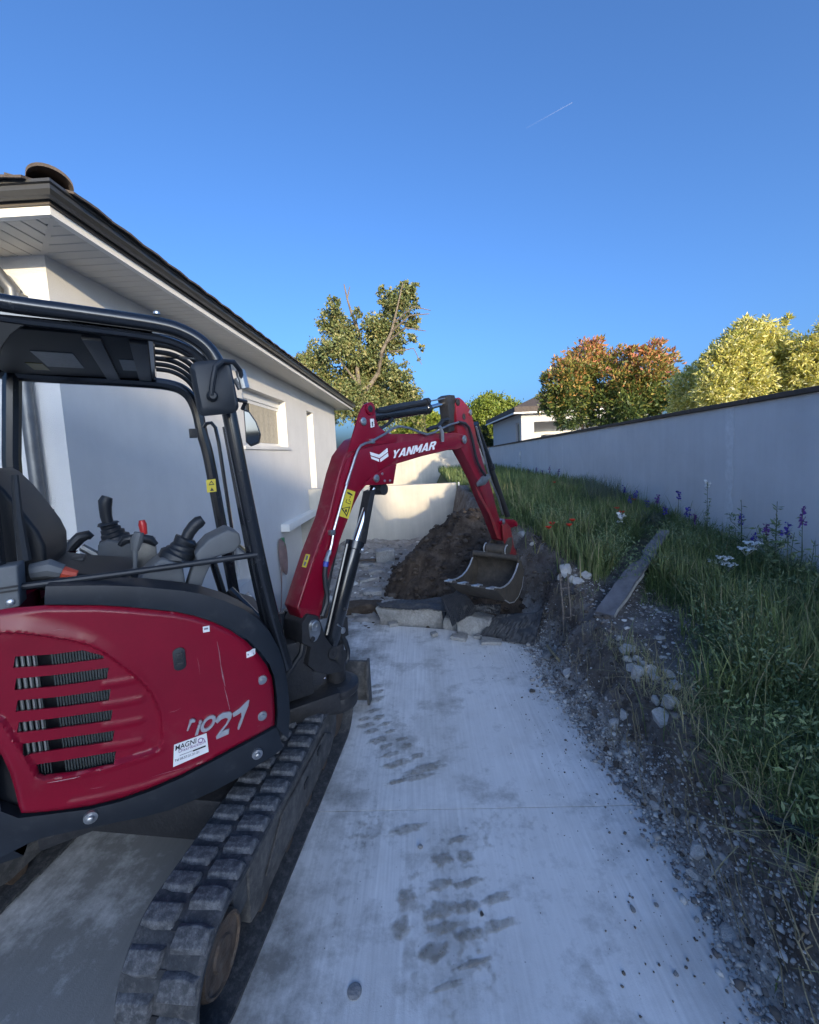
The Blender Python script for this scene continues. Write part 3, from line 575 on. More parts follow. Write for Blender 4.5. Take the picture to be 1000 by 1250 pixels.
MB().box(N_(bx + 3.7, yn + 1.5, zb + .2), (6.6, 2.2, .3)).build('porch_floor', M['kerb'], nb, smooth=0)
rb = MB(); ov = .45
A = [N_(bx - ov, yn - ov, zeave + .02), N_(bx + 8, yn - ov, zeave + .02), N_(bx + 8, yf + ov, zeave + .02), N_(bx - ov, yf + ov, zeave + .02)]
A2 = [(x, y, z + .30) for x, y, z in A]; T2 = [N_(bx + 3.2, yn + 3.4, zeave + 1.9), N_(bx + 8, yn + 3.4, zeave + 1.9), N_(bx + 8, yf - 2.9, zeave + 1.9), N_(bx + 3.2, yf - 2.9, zeave + 1.9)]
rb.add(A + A2 + T2, [(3, 2, 1, 0), (0, 1, 5, 4), (1, 2, 6, 5), (2, 3, 7, 6), (3, 0, 4, 7), (4, 5, 9, 8), (5, 6, 10, 9), (6, 7, 11, 10), (7, 4, 8, 11), (8, 9, 10, 11)])
rb.build('roof', M['tile'], nb, smooth=0)
MB().box(N_(bx - ov - .03, (yn + yf) / 2, zeave - .01), (.04, yf - yn + .8, .08)).build('bargeboard', M['render_white'], nb, smooth=0)
MB().box(N_(bx + 3.5, yn - ov - .03, zeave - .01), (8.0, .04, .08)).build('bargeboard', M['render_white'], nb, smooth=0)
sfo = empty('garden_sofa', (bx + 1.5, yn - .9, 1.3), label='dark covered garden sofa in front of the porch of the white house', cat='sofa')
MB().prism([(-.62, 0, .35), (.9, 0, .35), (.95, 0, 1.22), (-.5, 0, 1.28)], (0, .8, 0)).build('cover', M['membrane'], sfo, bevel=.06)
for sx in (-.5, .8): MB().box((sx, .4, .0), (.1, .6, .7)).build('leg', M['cast'], sfo, smooth=0)

# ------------------------------------------------------------------ unseen tall house added behind the camera, roofline cut to shade the drive
shade_house = empty('house', (0, -50, 0), label='unseen tall pale house added far behind the camera to shade the drive', cat='house')
RL = [(12.6, 12.3), (17.2, 12.45), (18.0, 12.15), (19.1, 12.05), (20.6, 12.0), (20.8, 11.3), (21.4, 11.15), (22.2, 11.6), (23.1, 11.8), (25, 12.25), (27.5, 12.3)]  # steps shaped to shade the machine yet let sun reach the low wall
MB().prism([(12.8, -9, -.2), (27.3, -9, -.2), (27.3, -9, 10.6), (12.8, -9, 10.6)], (0, 8.9, 0)).build('wall', M['render'], shade_house, smooth=0)
b = MB(); b.prism([(x, 0.1, z) for x, z in RL] + [(27.5, .1, 10.61), (12.6, .1, 10.61)], (0, -9.2, 0)); b.build('roof', M['tile'], shade_house, smooth=0)
for k in range(5):
    for z in (1.5, 4.5, 7.5): MB().box((14.3 + 2.8 * k, -.08, z + .8), (1.1, .06, 1.5)).build('window', M['glass'], shade_house, smooth=0)
# ------------------------------------------------------------------ excavator
TH = rad(58.0); EC = np.array([-1.35, 2.03, 0.0])
EF = np.array([math.sin(TH), math.cos(TH), 0]); ER = np.array([math.cos(TH), -math.sin(TH), 0])
ex = empty('excavator', tuple(EC), -TH, 'red and black mini excavator with open canopy and bucket reaching down the drive', 'excavator')
def l2(p): d = np.array(p, float) - EC; return np.array([d @ ER, d @ EF, d[2]])       # world -> machine frame (right, forward, up)
def rp(x, y, r=.60): return l2(onplane(x, y, EC + ER * r, ER))                          # photo point on an upright plane along the machine, r to its right
def side_r(f): return .603 - .26 * max(0, abs(f - .05) - .12) ** 2 - (.5 * max(0, f - .33) ** 1.5)
def sp(x, y, dr=0.0):                                                                   # ... on the rounded right flank
    r = .6
    for _ in range(4): p = rp(x, y, r + dr); r = side_r(p[1])
    return p
def P_(name, b, m, parent=ex, **k): return b.build(name, M[m], parent, **k)

# --- red side cover, cut out with its louvre slots
def z4(l): return [(x * .2, 720 + y * .2) for x, y in l]
z3 = lambda l: [(x * .37, 690 + y * .37) for x, y in l]
outline = z3([(-28, 150), (60, 143), (150, 136), (320, 136), (420, 142), (500, 150), (580, 158), (640, 171), (705, 192), (760, 218), (810, 252), (850, 292), (880, 333), (898, 372), (906, 430), (909, 490), (907, 532), (870, 553), (820, 580), (760, 612), (680, 655), (600, 697), (500, 740), (400, 775), (300, 800), (200, 815), (110, 824), (68, 826), (58, 800), (45, 745), (28, 690), (5, 640), (-25, 590)])
slots = [z4([(85, 418), (330, 402), (500, 378), (628, 412), (630, 430), (330, 470), (72, 488)]), z4([(92, 553), (340, 530), (662, 484), (650, 555), (345, 600), (80, 625)]),
         z4([(100, 688), (355, 665), (674, 618), (662, 688), (360, 730), (88, 758)]), z4([(108, 822), (370, 792), (686, 744), (674, 812), (375, 855), (95, 888)]),
         z4([(130, 955), (385, 918), (697, 872), (684, 940), (385, 985), (150, 1022), (138, 1005)]), z4([(215, 1082), (450, 1045), (706, 1000), (694, 1068), (450, 1120), (265, 1148), (232, 1135)])]
S1 = z4([(-160, 240), (0, 250), (100, 252), (200, 262), (300, 275), (400, 292), (480, 308), (560, 332), (640, 375), (720, 432), (800, 495), (870, 555), (930, 620), (965, 690), (990, 760), (1000, 850), (1000, 920), (975, 980), (900, 1015), (780, 1050), (640, 1090), (500, 1120), (380, 1145), (270, 1165), (215, 1150), (175, 1080), (130, 1010), (60, 900), (0, 810), (-160, 720)])
def tofz(l): return [(sp(x, y)[1], sp(x, y)[2]) for x, y in l]
O_, SL_, S1_ = tofz(outline), [tofz(s) for s in slots], tofz(S1)
BARS = [tofz(z4([(640, 460 + 129 * k), (760, 440 + 129 * k), (860, 420 + 129 * k)])) for k in range(1, 5)]
def inpoly(p, poly):
    x, y = p; c = False; n = len(poly)
    for i in range(n):
        (x1, y1), (x2, y2) = poly[i], poly[i - 1]
        if (y1 > y) != (y2 > y) and x < (x2 - x1) * (y - y1) / (y2 - y1) + x1: c = not c
    return c
def segd(p, a, b):
    ax, ay = a; bx, by = b; dx, dy = bx - ax, by - ay; L = dx * dx + dy * dy
    t = 0 if L == 0 else max(0, min(1, ((p[0] - ax) * dx + (p[1] - ay) * dy) / L)); return math.hypot(p[0] - ax - t * dx, p[1] - ay - t * dy), t
def polyd(p, poly, closed=False):
    n = len(poly); best = (9, 0)
    for i in range(n if closed else n - 1):
        d, t = segd(p, poly[i], poly[(i + 1) % n])
        if d < best[0]: best = (d, i + t)
    return best
RIB = tofz(z3([(235, 785), (350, 762), (480, 728), (600, 684), (700, 640)]))
def relief(p):
    h = 0; ins = inpoly(p, S1_); d, u = polyd(p, S1_, True)
    top_ = .017 * (1 - u / 14) if u < 12 else .003
    if ins: k_ = float(sst(0, .014, d)); h += top_ * (1 - k_) - .014 * k_
    elif u < 12: bw = .085 * (1 - .8 * (u / 12)); h += .017 * (1 - u / 14) * (1 - float(sst(-.3 * bw, bw, d))) / (1 - float(sst(-.3, 1, 0)))
    else: h += .003 * max(0, 1 - d / .02)
    if ins:
        for B_ in BARS:
            e, u2 = polyd(p, B_); h += .004 * float(sst(.020, .004, e)) * float(sst(0, .016, d))
    e, _ = polyd(p, RIB); h += .0045 * float(sst(.016, .004, e))
    e, _ = polyd(p, O_, True); h -= .012 * (1 - float(sst(0, .016, e)))
    return h
pts = []; cons = []
def addloop(l, step=.012):
    s = len(pts); n = len(l); q = []
    for i in range(n):
        a, b = np.array(l[i]), np.array(l[(i + 1) % n]); k = max(1, int(np.linalg.norm(b - a) / step)); q += [tuple(a + (b - a) * j / k) for j in range(k)]
    pts.extend(q); cons.extend([(s + i, s + (i + 1) % len(q)) for i in range(len(q))]); return q
Oq = addloop(O_); SQ = [addloop(s, .012) for s in SL_]
fx = [p[0] for p in O_]; fz = [p[1] for p in O_]
for ff in np.arange(min(fx), max(fx), .0068):
    for zz in np.arange(min(fz), max(fz), .0068):
        p = (ff + random.uniform(-.001, .001), zz)
        if inpoly(p, O_) and polyd(p, O_, True)[0] > .005 and not any(inpoly(p, s) for s in SL_) and min(polyd(p, s, True)[0] for s in SL_) > .004: pts.append(p)
vo, _e, fo, _1, _2, _3 = delaunay_2d_cdt([Vector(p) for p in pts], cons, [], 0, 1e-5)
vo = [tuple(v) for v in vo]
fo = [f for f in fo if inpoly(tuple(np.mean([vo[i] for i in f], axis=0)), O_) and not any(inpoly(tuple(np.mean([vo[i] for i in f], axis=0)), s) for s in SL_)]
V3 = [(side_r(f_) + relief((f_, z_)), f_, z_) for f_, z_ in vo]
me = bpy.data.meshes.new('side_cover'); me.from_pydata(V3, [], fo); bm = bmesh.new(); bm.from_mesh(me)
for f_ in bm.faces:
    if f_.normal.x < 0: f_.normal_flip()
be = [e for e in bm.edges if e.is_boundary]
r_ = bmesh.ops.extrude_edge_only(bm, edges=be)
for g in r_['geom']:
    if isinstance(g, bmesh.types.BMVert): g.co.x -= .007
bmesh.ops.recalc_face_normals(bm, faces=bm.faces)
bm.to_mesh(me); bm.free(); me.shade_smooth(); me.set_sharp_from_angle(angle=rad(40)); me.materials.append(M['red'])
cover = link(bpy.data.objects.new('side_cover', me), ex)
# behind the louvres
a0, a1 = sp(5, 800), sp(150, 960)
b = MB(); b.box((.47, (a0[1] + a1[1]) / 2, .98), (.02, .52, .66)); P_('louvre_backing', b, 'dark_void', smooth=0)
b = MB()
fl = np.arange(a0[1] + .0, a1[1] + .03, .0085)
f1, f2 = sp(50, 850)[1], sp(66, 850)[1]
for f_ in fl:
    if f1 < f_ < f2: continue
    b.box((side_r(f_) - .034, f_, .99), (.012, .0045 if f_ > f2 else .003, .64))
rad_ = P_('radiator', b, 'radiator', smooth=0)
b = MB(); b.prism([(side_r(f_) - .040, f_, .67) for f_ in (f2, (f2 + fl[-1]) / 2, fl[-1])] + [(side_r(f_) - .055, f_, .67) for f_ in (fl[-1], (f2 + fl[-1]) / 2, f2)], (0, 0, .64)); P_('radiator_core', b, 'grey_plastic', rad_, smooth=0)
b = MB()
for k in range(7): b.tube([(side_r(f1 - .012 - .016 * k) - .030, f1 - .012 - .016 * k, .9), (side_r(f1 - .012 - .016 * k) - .030, f1 - .012 - .016 * k, 1.30)], .0045, 6)
P_('cooler_tube', b, 'pale_metal', rad_)

# --- black frame round the cover: skirt below, fender above, counterweight behind
def band(lo, up, ro, th, dr=0.0, nsub=5):
    def dens(l):
        q = []
        for a, c in zip(l[:-1], l[1:]): q += [(a[0] + (c[0] - a[0]) * k / nsub, a[1] + (c[1] - a[1]) * k / nsub) for k in range(nsub)]
        return q + [l[-1]]
    lo, up = dens(lo), dens(up); b = MB(); vs = []; n = len(lo)
    for a, c in zip(lo, up):
        p, q = sp(*a, ro), sp(*c, ro); m_ = (p + q) / 2 + np.array([.006, 0, 0])
        vs += [p, m_, q, q - np.array([th, 0, 0]), p - np.array([th, 0, 0])]
    fs = [(i * 5 + k, i * 5 + (k + 1) % 5, (i + 1) * 5 + (k + 1) % 5, (i + 1) * 5 + k) for i in range(n - 1) for k in range(5)] + [(0, 1, 2, 3, 4), tuple(range(5 * n - 1, 5 * n - 6, -1))]
    return b.add(vs, fs)
lo = z3([(-90, 985), (0, 965), (90, 920), (150, 897), (340, 857), (470, 832), (560, 808), (640, 775), (720, 738), (790, 700), (850, 660), (900, 630), (935, 602)])
up = z3([(-90, 790), (0, 812), (62, 835), (110, 829), (300, 805), (400, 780), (500, 745), (600, 702), (680, 660), (760, 617), (820, 585), (870, 558), (912, 534)])
P_('skirt', band(lo, up, -.006, .05), 'black_dusty')
lo = z3([(147, 130), (240, 130), (340, 132), (450, 139), (580, 152), (640, 164), (710, 185), (766, 212), (818, 246), (860, 287), (890, 328), (906, 368), (914, 430), (917, 490), (914, 535)])
up = z3([(150, 70), (245, 68), (345, 67), (460, 71), (600, 84), (665, 95), (740, 117), (800, 143), (850, 175), (890, 220), (920, 275), (938, 330), (950, 400), (957, 480), (952, 575)])
P_('fender', band(lo, up, .004, .14), 'black_dusty', smooth=50)
b = MB()                                                   # counterweight: round tail
arc = [(.46, -.56), (.51, -.59), (.535, -.63)] + [(.76 * math.sin(q), -.76 * math.cos(q) + .02) for q in np.linspace(rad(46), rad(-46), 13)] + [(-.535, -.63), (-.46, -.56)]
prof = [(.94, .52), (1.0, .60), (1.0, .86), (.98, .92)]
vs = [(x * s_, y * s_, z) for s_, z in prof for x, y in arc]; n = len(arc)
b.add(vs, [(i * n + k, i * n + k + 1, (i + 1) * n + k + 1, (i + 1) * n + k) for i in range(len(prof) - 1) for k in range(n - 1)] + [tuple(range(n - 1, -1, -1)), tuple(range((len(prof) - 1) * n, len(prof) * n))])
P_('counterweight', b, 'black_dusty', smooth=50)
b = MB(); vs = [(x * s_, y * s_, z) for s_, z in [(.96, .925), (.985, 1.0), (.97, 1.30), (.88, 1.43), (.70, 1.46)] for x, y in arc]
b.add(vs, [(i * n + k, i * n + k + 1, (i + 1) * n + k + 1, (i + 1) * n + k) for i in range(4) for k in range(n - 1)] + [tuple(range(n - 1, -1, -1)), tuple(range(4 * n, 5 * n))])
P_('engine_hood', b, 'red', smooth=50)
b = MB(); plan = [(.54, -.44), (.545, -.1), (.545, .2), (.50, .36), (.42, .46), (.2, .56), (-.3, .58), (-.52, .46), (-.6, .2), (-.62, -.1), (-.58, -.44)]
b.prism([(x * .93, y, .50) for x, y in plan], (0, 0, .12)); P_('deck_frame', b, 'cast', bevel=.01)
plan2 = [(.36, -.42), (.36, .30), (.30, .42), (.1, .5), (-.3, .5), (-.5, .42), (-.57, .2), (-.57, -.42)]
b = MB(); b.prism([(x, y, .622) for x, y in plan2], (0, 0, .42)); P_('floor_box', b, 'black', bevel=.015)
b = MB(); b.box((.12, -.28, 1.2), (.6, .3, .30)); P_('seat_base', b, 'black', bevel=.02)

# --- cover details: latch, studs, stickers, badge
def on_side(x, y, dr): p = sp(x, y); return np.array([side_r(p[1]) + relief((p[1], p[2])) + dr, p[1], p[2]])
def plate(px, m, name, parent, dr=.0015, th=.002, n=6):
    """thin plate following the flank: px = four photo corners (tl, tr, br, bl)"""
    rows = []
    for i in range(n + 1):
        row = []
        for j in range(n + 1):
            u, v = j / n, i / n
            x = (px[0][0] * (1 - u) + px[1][0] * u) * (1 - v) + (px[3][0] * (1 - u) + px[2][0] * u) * v
            y = (px[0][1] * (1 - u) + px[1][1] * u) * (1 - v) + (px[3][1] * (1 - u) + px[2][1] * u) * v
            row.append(on_side(x, y, dr))
        rows.append(row)
    b = MB(); b.sheet(rows, th, (1, 0, 0)); return P_(name, b, m, parent, smooth=0)
b = MB(); c = on_side(219, 804, .002)
b.prism([c + np.array([0, .022 * math.cos(q) if 1 else 0, .018 * math.sin(q) + (.028 if math.sin(q) > 0 else -.028)]) for q in np.linspace(.05, 2 * math.pi + .05, 20)[:-1]], (.004, 0, 0)); lt = P_('cover_latch', b, 'black', cover, bevel=.0015)
b = MB(); b.box(c + np.array([.006, .001, .012]), (.006, .022, .026)); b.box(c + np.array([.006, .001, -.018]), (.005, .024, .012)); P_('latch_key', b, 'cast', lt, bevel=.002)
for x, y in ((320, 830), (320, 874)):
    c = on_side(x, y, 0); b = MB(); b.lathe(c, (1, 0, 0), [(.022, -.004), (.020, .003), (.012, .004), (.011, .012), (.006, .013)], 16); P_('stud', b, 'zincplate', cover)
for x, y in ((111, 997), (314, 920)):
    c = sp(x, y, .0) + np.array([.004, 0, 0]); b = MB(); b.lathe(c, (1, 0, 0), [(.024, -.006), (.022, .004), (.012, .005), (.011, .016), (.007, .018)], 14); P_('bolt', b, 'zincplate')
for k, px in enumerate((((247.5, 765), (255.5, 763.5), (256, 770.5), (248, 772)), ((300.5, 796), (312, 792.2), (312.3, 798.5), (301, 803)))):
    st = plate(px, 'sticker', 'sticker', cover)
    (x0, y0), (x1, y1) = px[0], px[2]
    plate(((x0 + 1.5, y0 + 1.7), (x1 - 2, y0 + .6), (x1 - 2, y0 + 2.6), (x0 + 1.6, y0 + 3.6)), 'ink_grey', 'sticker_print', st, dr=.0042, th=.0006, n=1)
def text_mesh(txt, size, bold=0, shear=0, space=1.0):
    cu = bpy.data.curves.new('lettering', 'FONT'); cu.body = txt; cu.size = size; cu.offset = bold; cu.shear = shear; cu.space_character = space; cu.resolution_u = 4
    o = bpy.data.objects.new('tmp_text', cu); COL.objects.link(o); bpy.context.view_layer.update()
    dg = bpy.context.evaluated_depsgraph_get(); m_ = bpy.data.meshes.new_from_object(o.evaluated_get(dg)); bpy.data.objects.remove(o); bpy.data.curves.remove(cu)
    return m_
def put_text(txt, name, m, parent, p0, p1, p3, fn, bold=0, shear=0, th=.001, space=1.0):
    """text stretched over the parallelogram bottom-left p0, bottom-right p1, top-left p3 (photo points), laid on the surface fn(x, y, lift)"""
    m_ = text_mesh(txt, 1, bold, shear, space); co = np.array([v.co[:] for v in m_.vertices]); lo_, hi_ = co[:, :2].min(0), co[:, :2].max(0)
    uv = (co[:, :2] - lo_) / (hi_ - lo_)
    out = []
    for u, v in uv:
        x = p0[0] + (p1[0] - p0[0]) * u + (p3[0] - p0[0]) * v; y = p0[1] + (p1[1] - p0[1]) * u + (p3[1] - p0[1]) * v
        out.append(fn(x, y, 0))
    out = np.array(out); fs = [tuple(p.vertices) for p in m_.polygons]; bpy.data.meshes.remove(m_)
    me = bpy.data.meshes.new(name); me.from_pydata([tuple(p) for p in out], [], fs); bm = bmesh.new(); bm.from_mesh(me)
    bmesh.ops.remove_doubles(bm, verts=bm.verts, dist=1e-6)
    nv = fn.normal; r = bmesh.ops.extrude_face_region(bm, geom=list(bm.faces))
    for g in r['geom']:
        if isinstance(g, bmesh.types.BMVert): g.co += Vector(nv) * th
    bmesh.ops.recalc_face_normals(bm, faces=bm.faces); bm.to_mesh(me); bm.free(); me.materials.append(M[m])
    return link(bpy.data.objects.new(name, me), parent)
class SideFn:
    normal = (1, 0, 0)
    def __init__(s, l): s.l = l
    def __call__(s, x, y, d): return on_side(x, y, s.l)
g = lambda x, y: (205 + x * .11, 850 + y * .11)
stk = plate((g(68, 535), g(428, 405), g(452, 610), g(58, 780)), 'sticker', 'dealer_sticker', cover)
F5 = SideFn(.0042)
put_text('MAGNI', 'lettering', 'ink', stk, g(82, 600), g(318, 512), g(80, 545), F5, bold=.012, shear=.1, th=.0006)
put_text('Distribution', 'lettering', 'ink_violet', stk, g(120, 622), g(412, 512), g(118, 590), F5, th=.0006)
put_text('Tel 05.57.21.21.21', 'lettering', 'ink_grey', stk, g(75, 722), g(345, 622), g(74, 698), F5, bold=.02, th=.0006)
plate((g(275, 592), g(418, 536), g(419, 552), g(276, 608)), 'ink', 'sticker_rule', stk, dr=.0042, th=.0006, n=1)
plate((g(130, 648), g(270, 596), g(270, 601), g(130, 654)), 'ink_grey', 'sticker_rule', stk, dr=.0042, th=.0006, n=1)
b = MB(); b.tube([on_side(*g(360 + 26 * math.cos(q), 482 - 6 * math.cos(q) + 24 * math.sin(q)), .005) for q in np.linspace(0, 2 * math.pi, 17)[:-1]], .0014, 5, closed=True)
b.tube([on_side(*g(x, y), .005) for x, y in ((335, 480), (365, 455), (395, 462), (415, 500))], .0014, 5); P_('sticker_emblem', b, 'ink_violet', stk)
FB = SideFn(.003)
bd1 = put_text('iO', 'badge_lettering', 'chrome', cover, g(298, 425), g(520, 340), g(312, 262), FB, bold=.035, shear=.25, th=.008)
# the broken-off V keeps only its upper left serif; 2 and 7 are larger and slanted
def badge(poly, th=.009):
    b = MB(); b.prism([on_side(*g(x, y), .002) for x, y in poly], (th, 0, 0)); return P_('badge_lettering', b, 'chrome', cover, bevel=.0012, seg=1)
badge([(232, 290), (242, 250), (275, 235), (305, 248), (300, 275), (262, 282), (225, 370), (208, 375)])
badge([(520, 265), (560, 205), (610, 170), (690, 158), (712, 180), (700, 230), (660, 300), (600, 375), (680, 345), (672, 405), (535, 465), (530, 440), (570, 385), (640, 300), (668, 240), (640, 225), (590, 245), (545, 290)])
badge([(715, 180), (790, 130), (880, 42), (900, 32), (890, 90), (850, 190), (815, 290), (785, 360), (768, 355), (780, 300), (810, 225), (812, 165), (775, 190), (722, 220)])
M['scratch'] = mat('pale_scratch', (.30, .17, .18), .6, var=.3, scale=60)
b = MB()
for l in (((265, 783), (268, 797), (270, 812), (272.5, 826), (275, 838)), ((274, 838), (277, 850), (280, 866))): b.tube([on_side(x + random.uniform(-.6, .6), y, -.0002) for x, y in l], [.0006, .0016, .0012, .003, .0008][:len(l)], 4)
P_('scratch', b, 'scratch', cover)
for l in (((180, 950), (200, 944), (230, 936)), ((95, 965), (118, 962), (140, 958)), ((300, 893), (316, 886), (330, 880)), ((60, 770), (72, 768), (84, 769)), ((240, 800), (243, 812), (244, 825)), ((205, 870), (214, 868), (222, 864))):
    b = MB(); b.tube([on_side(x, y, -.0003) for x, y in l], [.0003, .0007, .0003], 4); P_('scratch', b, 'scratch', cover)
b = MB(); b.tube([on_side(x, y, -.0002) for x, y in ((58, 955.5), (72, 953), (90, 949.5), (98, 947.5))], [.001, .0022, .002, .0008], 4); P_('scratch', b, 'scratch', cover)

# --- canopy: posts, hoops, roof
rr = .5
b = MB(); top = [rp(x, y, rr) for x, y in ((-60, 353), (0, 369), (100, 383), (190, 396), (225, 406), (250, 422), (265, 443), (273, 470), (280, 505), (300, 604), (318, 690), (336, 766), (350, 815))]
b.spl(top, .030, 12); P_('front_post', b, 'black_gloss')
b = MB(); tp2 = [(p[0] - .02, p[1] - .02, p[2] - .045) for p in top[:8]]; b.spl(tp2, .016, 8); P_('roof_rail', b, 'black_gloss')
# lower half of the right front post is a wider box section
b = MB(); q = [rp(x, y, rr - .015) for x, y in ((283, 520), (300, 604), (318, 690), (336, 766), (348, 812))]; b.tube([p - np.array([.02, .012, 0]) for p in q], [.024, .03, .036, .042, .045], 8); P_('post_sleeve', b, 'black_gloss')
fp = [rp(x, y, -rr) for x, y in ((-60, 446), (30, 458), (150, 465), (205, 470), (228, 480), (240, 500), (247, 530), (255, 560), (270, 640), (288, 735))]
b = MB(); b.spl(fp, .034, 10); P_('front_post', b, 'black_gloss')
b = MB(); b.tube([(.5, -.43, 2.46), (.5, -.445, 2.2), (.5, -.455, 1.8), (.5, -.46, 1.45)], .036, 10); P_('rear_post', b, 'black_gloss')
b = MB(); b.tube([rp(15, 400, -rr), rp(14.5, 470, -rr), rp(14, 560, -rr), rp(20, 640, -rr), rp(32, 740, -rr)], .040, 10); P_('rear_post', b, 'black_gloss')
# gussets in the upper rear corners
for r0 in (.485,):
    b = MB(); cpts = [rp(x, y, r0) for x, y in ((-40, 380), (48, 393), (40, 394), (25, 398), (12, 408), (2, 422), (-4, 440), (-40, 470))]; b.prism(cpts, (-.012, 0, 0)); P_('gusset', b, 'lining', smooth=0)
# roof: curved sheet from rear to the front lip, underside with panels and louvre slots at the front
zr = 2.475
def roof_pt(f_, r): return np.array([r, f_, zr - .02 * (r / .5) ** 2 - .30 * max(0, f_ - .10) ** 2 / .05 * .35])
b = MB(); fs_ = np.linspace(-.62, .07, 14); rs_ = np.linspace(-.5, .5, 9)
b.sheet([[roof_pt(f_, r) for r in rs_] for f_ in fs_], .03, (0, 0, -1)); roof_o = P_('canopy_roof', b, 'black_gloss', smooth=50)
b = MB(); b.box((0, -.26, 2.40), (.90, .62, .012)); P_('roof_lining', b, 'lining', roof_o, bevel=.004)
b = MB(); b.tube([(-.45, -.62, 2.41), (.45, -.62, 2.41)], .03, 8); b.tube([(-.46, .065, 2.41), (.46, .065, 2.41)], .022, 8); P_('cross_tube', b, 'black_gloss')
for r0, f_ in ((-.1, -.12), (.05, .03)): MB().box((r0 * 0, f_, 2.388), (.86, .06, .018)).build('roof_rib', M['black'], roof_o, bevel=.003)
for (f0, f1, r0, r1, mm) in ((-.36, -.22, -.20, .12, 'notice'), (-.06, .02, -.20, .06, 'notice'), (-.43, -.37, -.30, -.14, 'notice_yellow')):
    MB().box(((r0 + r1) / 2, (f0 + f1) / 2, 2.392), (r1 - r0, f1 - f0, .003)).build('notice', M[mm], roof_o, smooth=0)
# front visor: bars of the curved grille between the front hoops
for k in range(7):
    r0 = -.44 + .88 * k / 6
    MB().spl([(r0, .06, 2.452), (r0, .15, 2.446), (r0, .215, 2.418), (r0, .262, 2.372), (r0, .290, 2.31), (r0, .305, 2.24)], .0125, 8).build('visor_bar', M['lining'], roof_o)
MB().tube([(-.48, .305, 2.24), (.48, .305, 2.24)], .014, 8).build('visor_rail', M['lining'], roof_o)
MB().tube([(-.2, .12, 2.47), (.36, .285, 2.36)], .008, 6).build('visor_stay', M['black_gloss'], roof_o)
b = MB(); b.lathe(rp(192, 392, .5) + np.array([0, 0, .026]), (0, 0, 1), [(.012, 0), (.012, .008), (.007, .012)], 10); P_('bolt', b, 'zincplate')
# handrail across the right side, grab handle, front guard tubes
b = MB(); b.tube([rp(26, 716, .52), rp(150, 700, .52), rp(314, 677, .52)], .0125, 10); P_('handrail', b, 'black')
b = MB(); b.tube([rp(x, y, -.36) for x, y in ((249, 522), (252, 517), (258, 516), (263, 522), (267, 540), (283, 645))], .011, 8); P_('grab_handle', b, 'black_gloss')
b = MB(); b.tube([rp(258, 680, .1), rp(274, 730, .1)], .018, 8); b.tube([rp(280, 720, .2), rp(325, 765, .3)], .022, 8); b.tube([rp(290, 665, 0), rp(310, 682, .3)], .012, 8); P_('front_guard', b, 'black_gloss')
def flat(px, r, th, m, name, parent=ex, bevel=0):
    b = MB(); b.prism([rp(x, y, r) for x, y in px], (-th, 0, 0)); return P_(name, b, m, parent, bevel=bevel, smooth=40 if bevel else 0)
ws = flat(((251.5, 586), (263, 584.5), (264.5, 600), (253, 601.5)), -.455, .002, 'yellow', 'warning_sticker')
flat(((254.5, 592.5), (258, 586.5), (262, 591.8)), -.4525, .001, 'ink', 'sticker_print', ws); flat(((256, 591.2), (258.1, 588.4), (260.4, 590.9)), -.451, .001, 'yellow', 'sticker_print', ws)
flat(((256.5, 599.5), (258.5, 595), (261.5, 599)), -.4525, .001, 'ink', 'sticker_print', ws)

# --- mirrors
def rounded(cx, cy, w, h, rad_, skew, n=5):
    out = []
    for sx, sy, a0 in ((1, -1, -90), (1, 1, 0), (-1, 1, 90), (-1, -1, 180)):
        for k in range(n + 1):
            a = rad(a0 + 90 * k / n); x = cx + sx * (w - rad_) + rad_ * math.cos(a); y = cy + sy * (h - rad_) + rad_ * math.sin(a); out.append((x + (y - cy) * skew, y))
    return out
b = MB(); po = rounded(260, 474, 24, 33, 9, .19); A = [rp(x, y + (x - 260) * -.10, .60) for x, y in po]; cA = np.mean(A, axis=0)
vs = [*A, *[p + np.array([.028, .004, 0]) for p in A], *[cA + (p - cA) * .86 + np.array([.040, .006, 0]) for p in A]]; n = len(A)
b.add(vs, [tuple(range(n - 1, -1, -1))] + [(i * n + k, i * n + (k + 1) % n, (i + 1) * n + (k + 1) % n, (i + 1) * n + k) for i in range(2) for k in range(n)] + [tuple(range(2 * n, 3 * n))])
mr = P_('mirror', b, 'black', smooth=40)
b = MB(); b.prism([cA + (p - cA) * .94 - np.array([.002, 0, 0]) for p in A], (-.002, 0, 0)); P_('mirror_glass', b, 'mirror', mr, smooth=0)
b = MB(); b.tube([rp(258, 482, .66), rp(260, 465, .67), rp(263, 448, .67), rp(272, 441, .66), rp(285, 442, .62), rp(293, 452, .57), rp(297, 470, .55)], .010, 8); b.lathe(rp(259, 484, .635), (1, 0, 0), [(.022, 0), (.020, .02), (.012, .03)], 12); P_('mirror_arm', b, 'black', mr)
b = MB(); b.tube([rp(293, 452, .55), rp(299, 474, .55)], .020, 8); b.tube([rp(288, 462, .54), rp(294, 475, .54)], .014, 8); P_('mirror_bracket', b, 'zincplate', mr)
b = MB(); po = [(297, 499), (303, 501), (312, 514), (318, 530), (316, 541), (306, 545), (300, 540)]; A = [rp(x, y, .38) for x, y in po]; b.prism(A, (-.03, .01, 0)); m2 = P_('mirror', b, 'black', bevel=.005)
cA = np.mean(A, axis=0); b = MB(); b.prism([cA + (p - cA) * .88 + np.array([.003, 0, 0]) for p in A], (.002, 0, 0)); P_('mirror_glass', b, 'mirror', m2, smooth=0)
b = MB(); b.tube([rp(296, 500, .40), rp(300, 490, .42), rp(290, 488, .5)], .009, 8); P_('mirror_arm', b, 'black', m2)
b = MB(); b.box(rp(236, 529, -.2), (.05, .04, .05)); P_('clamp', b, 'cast', bevel=.004)

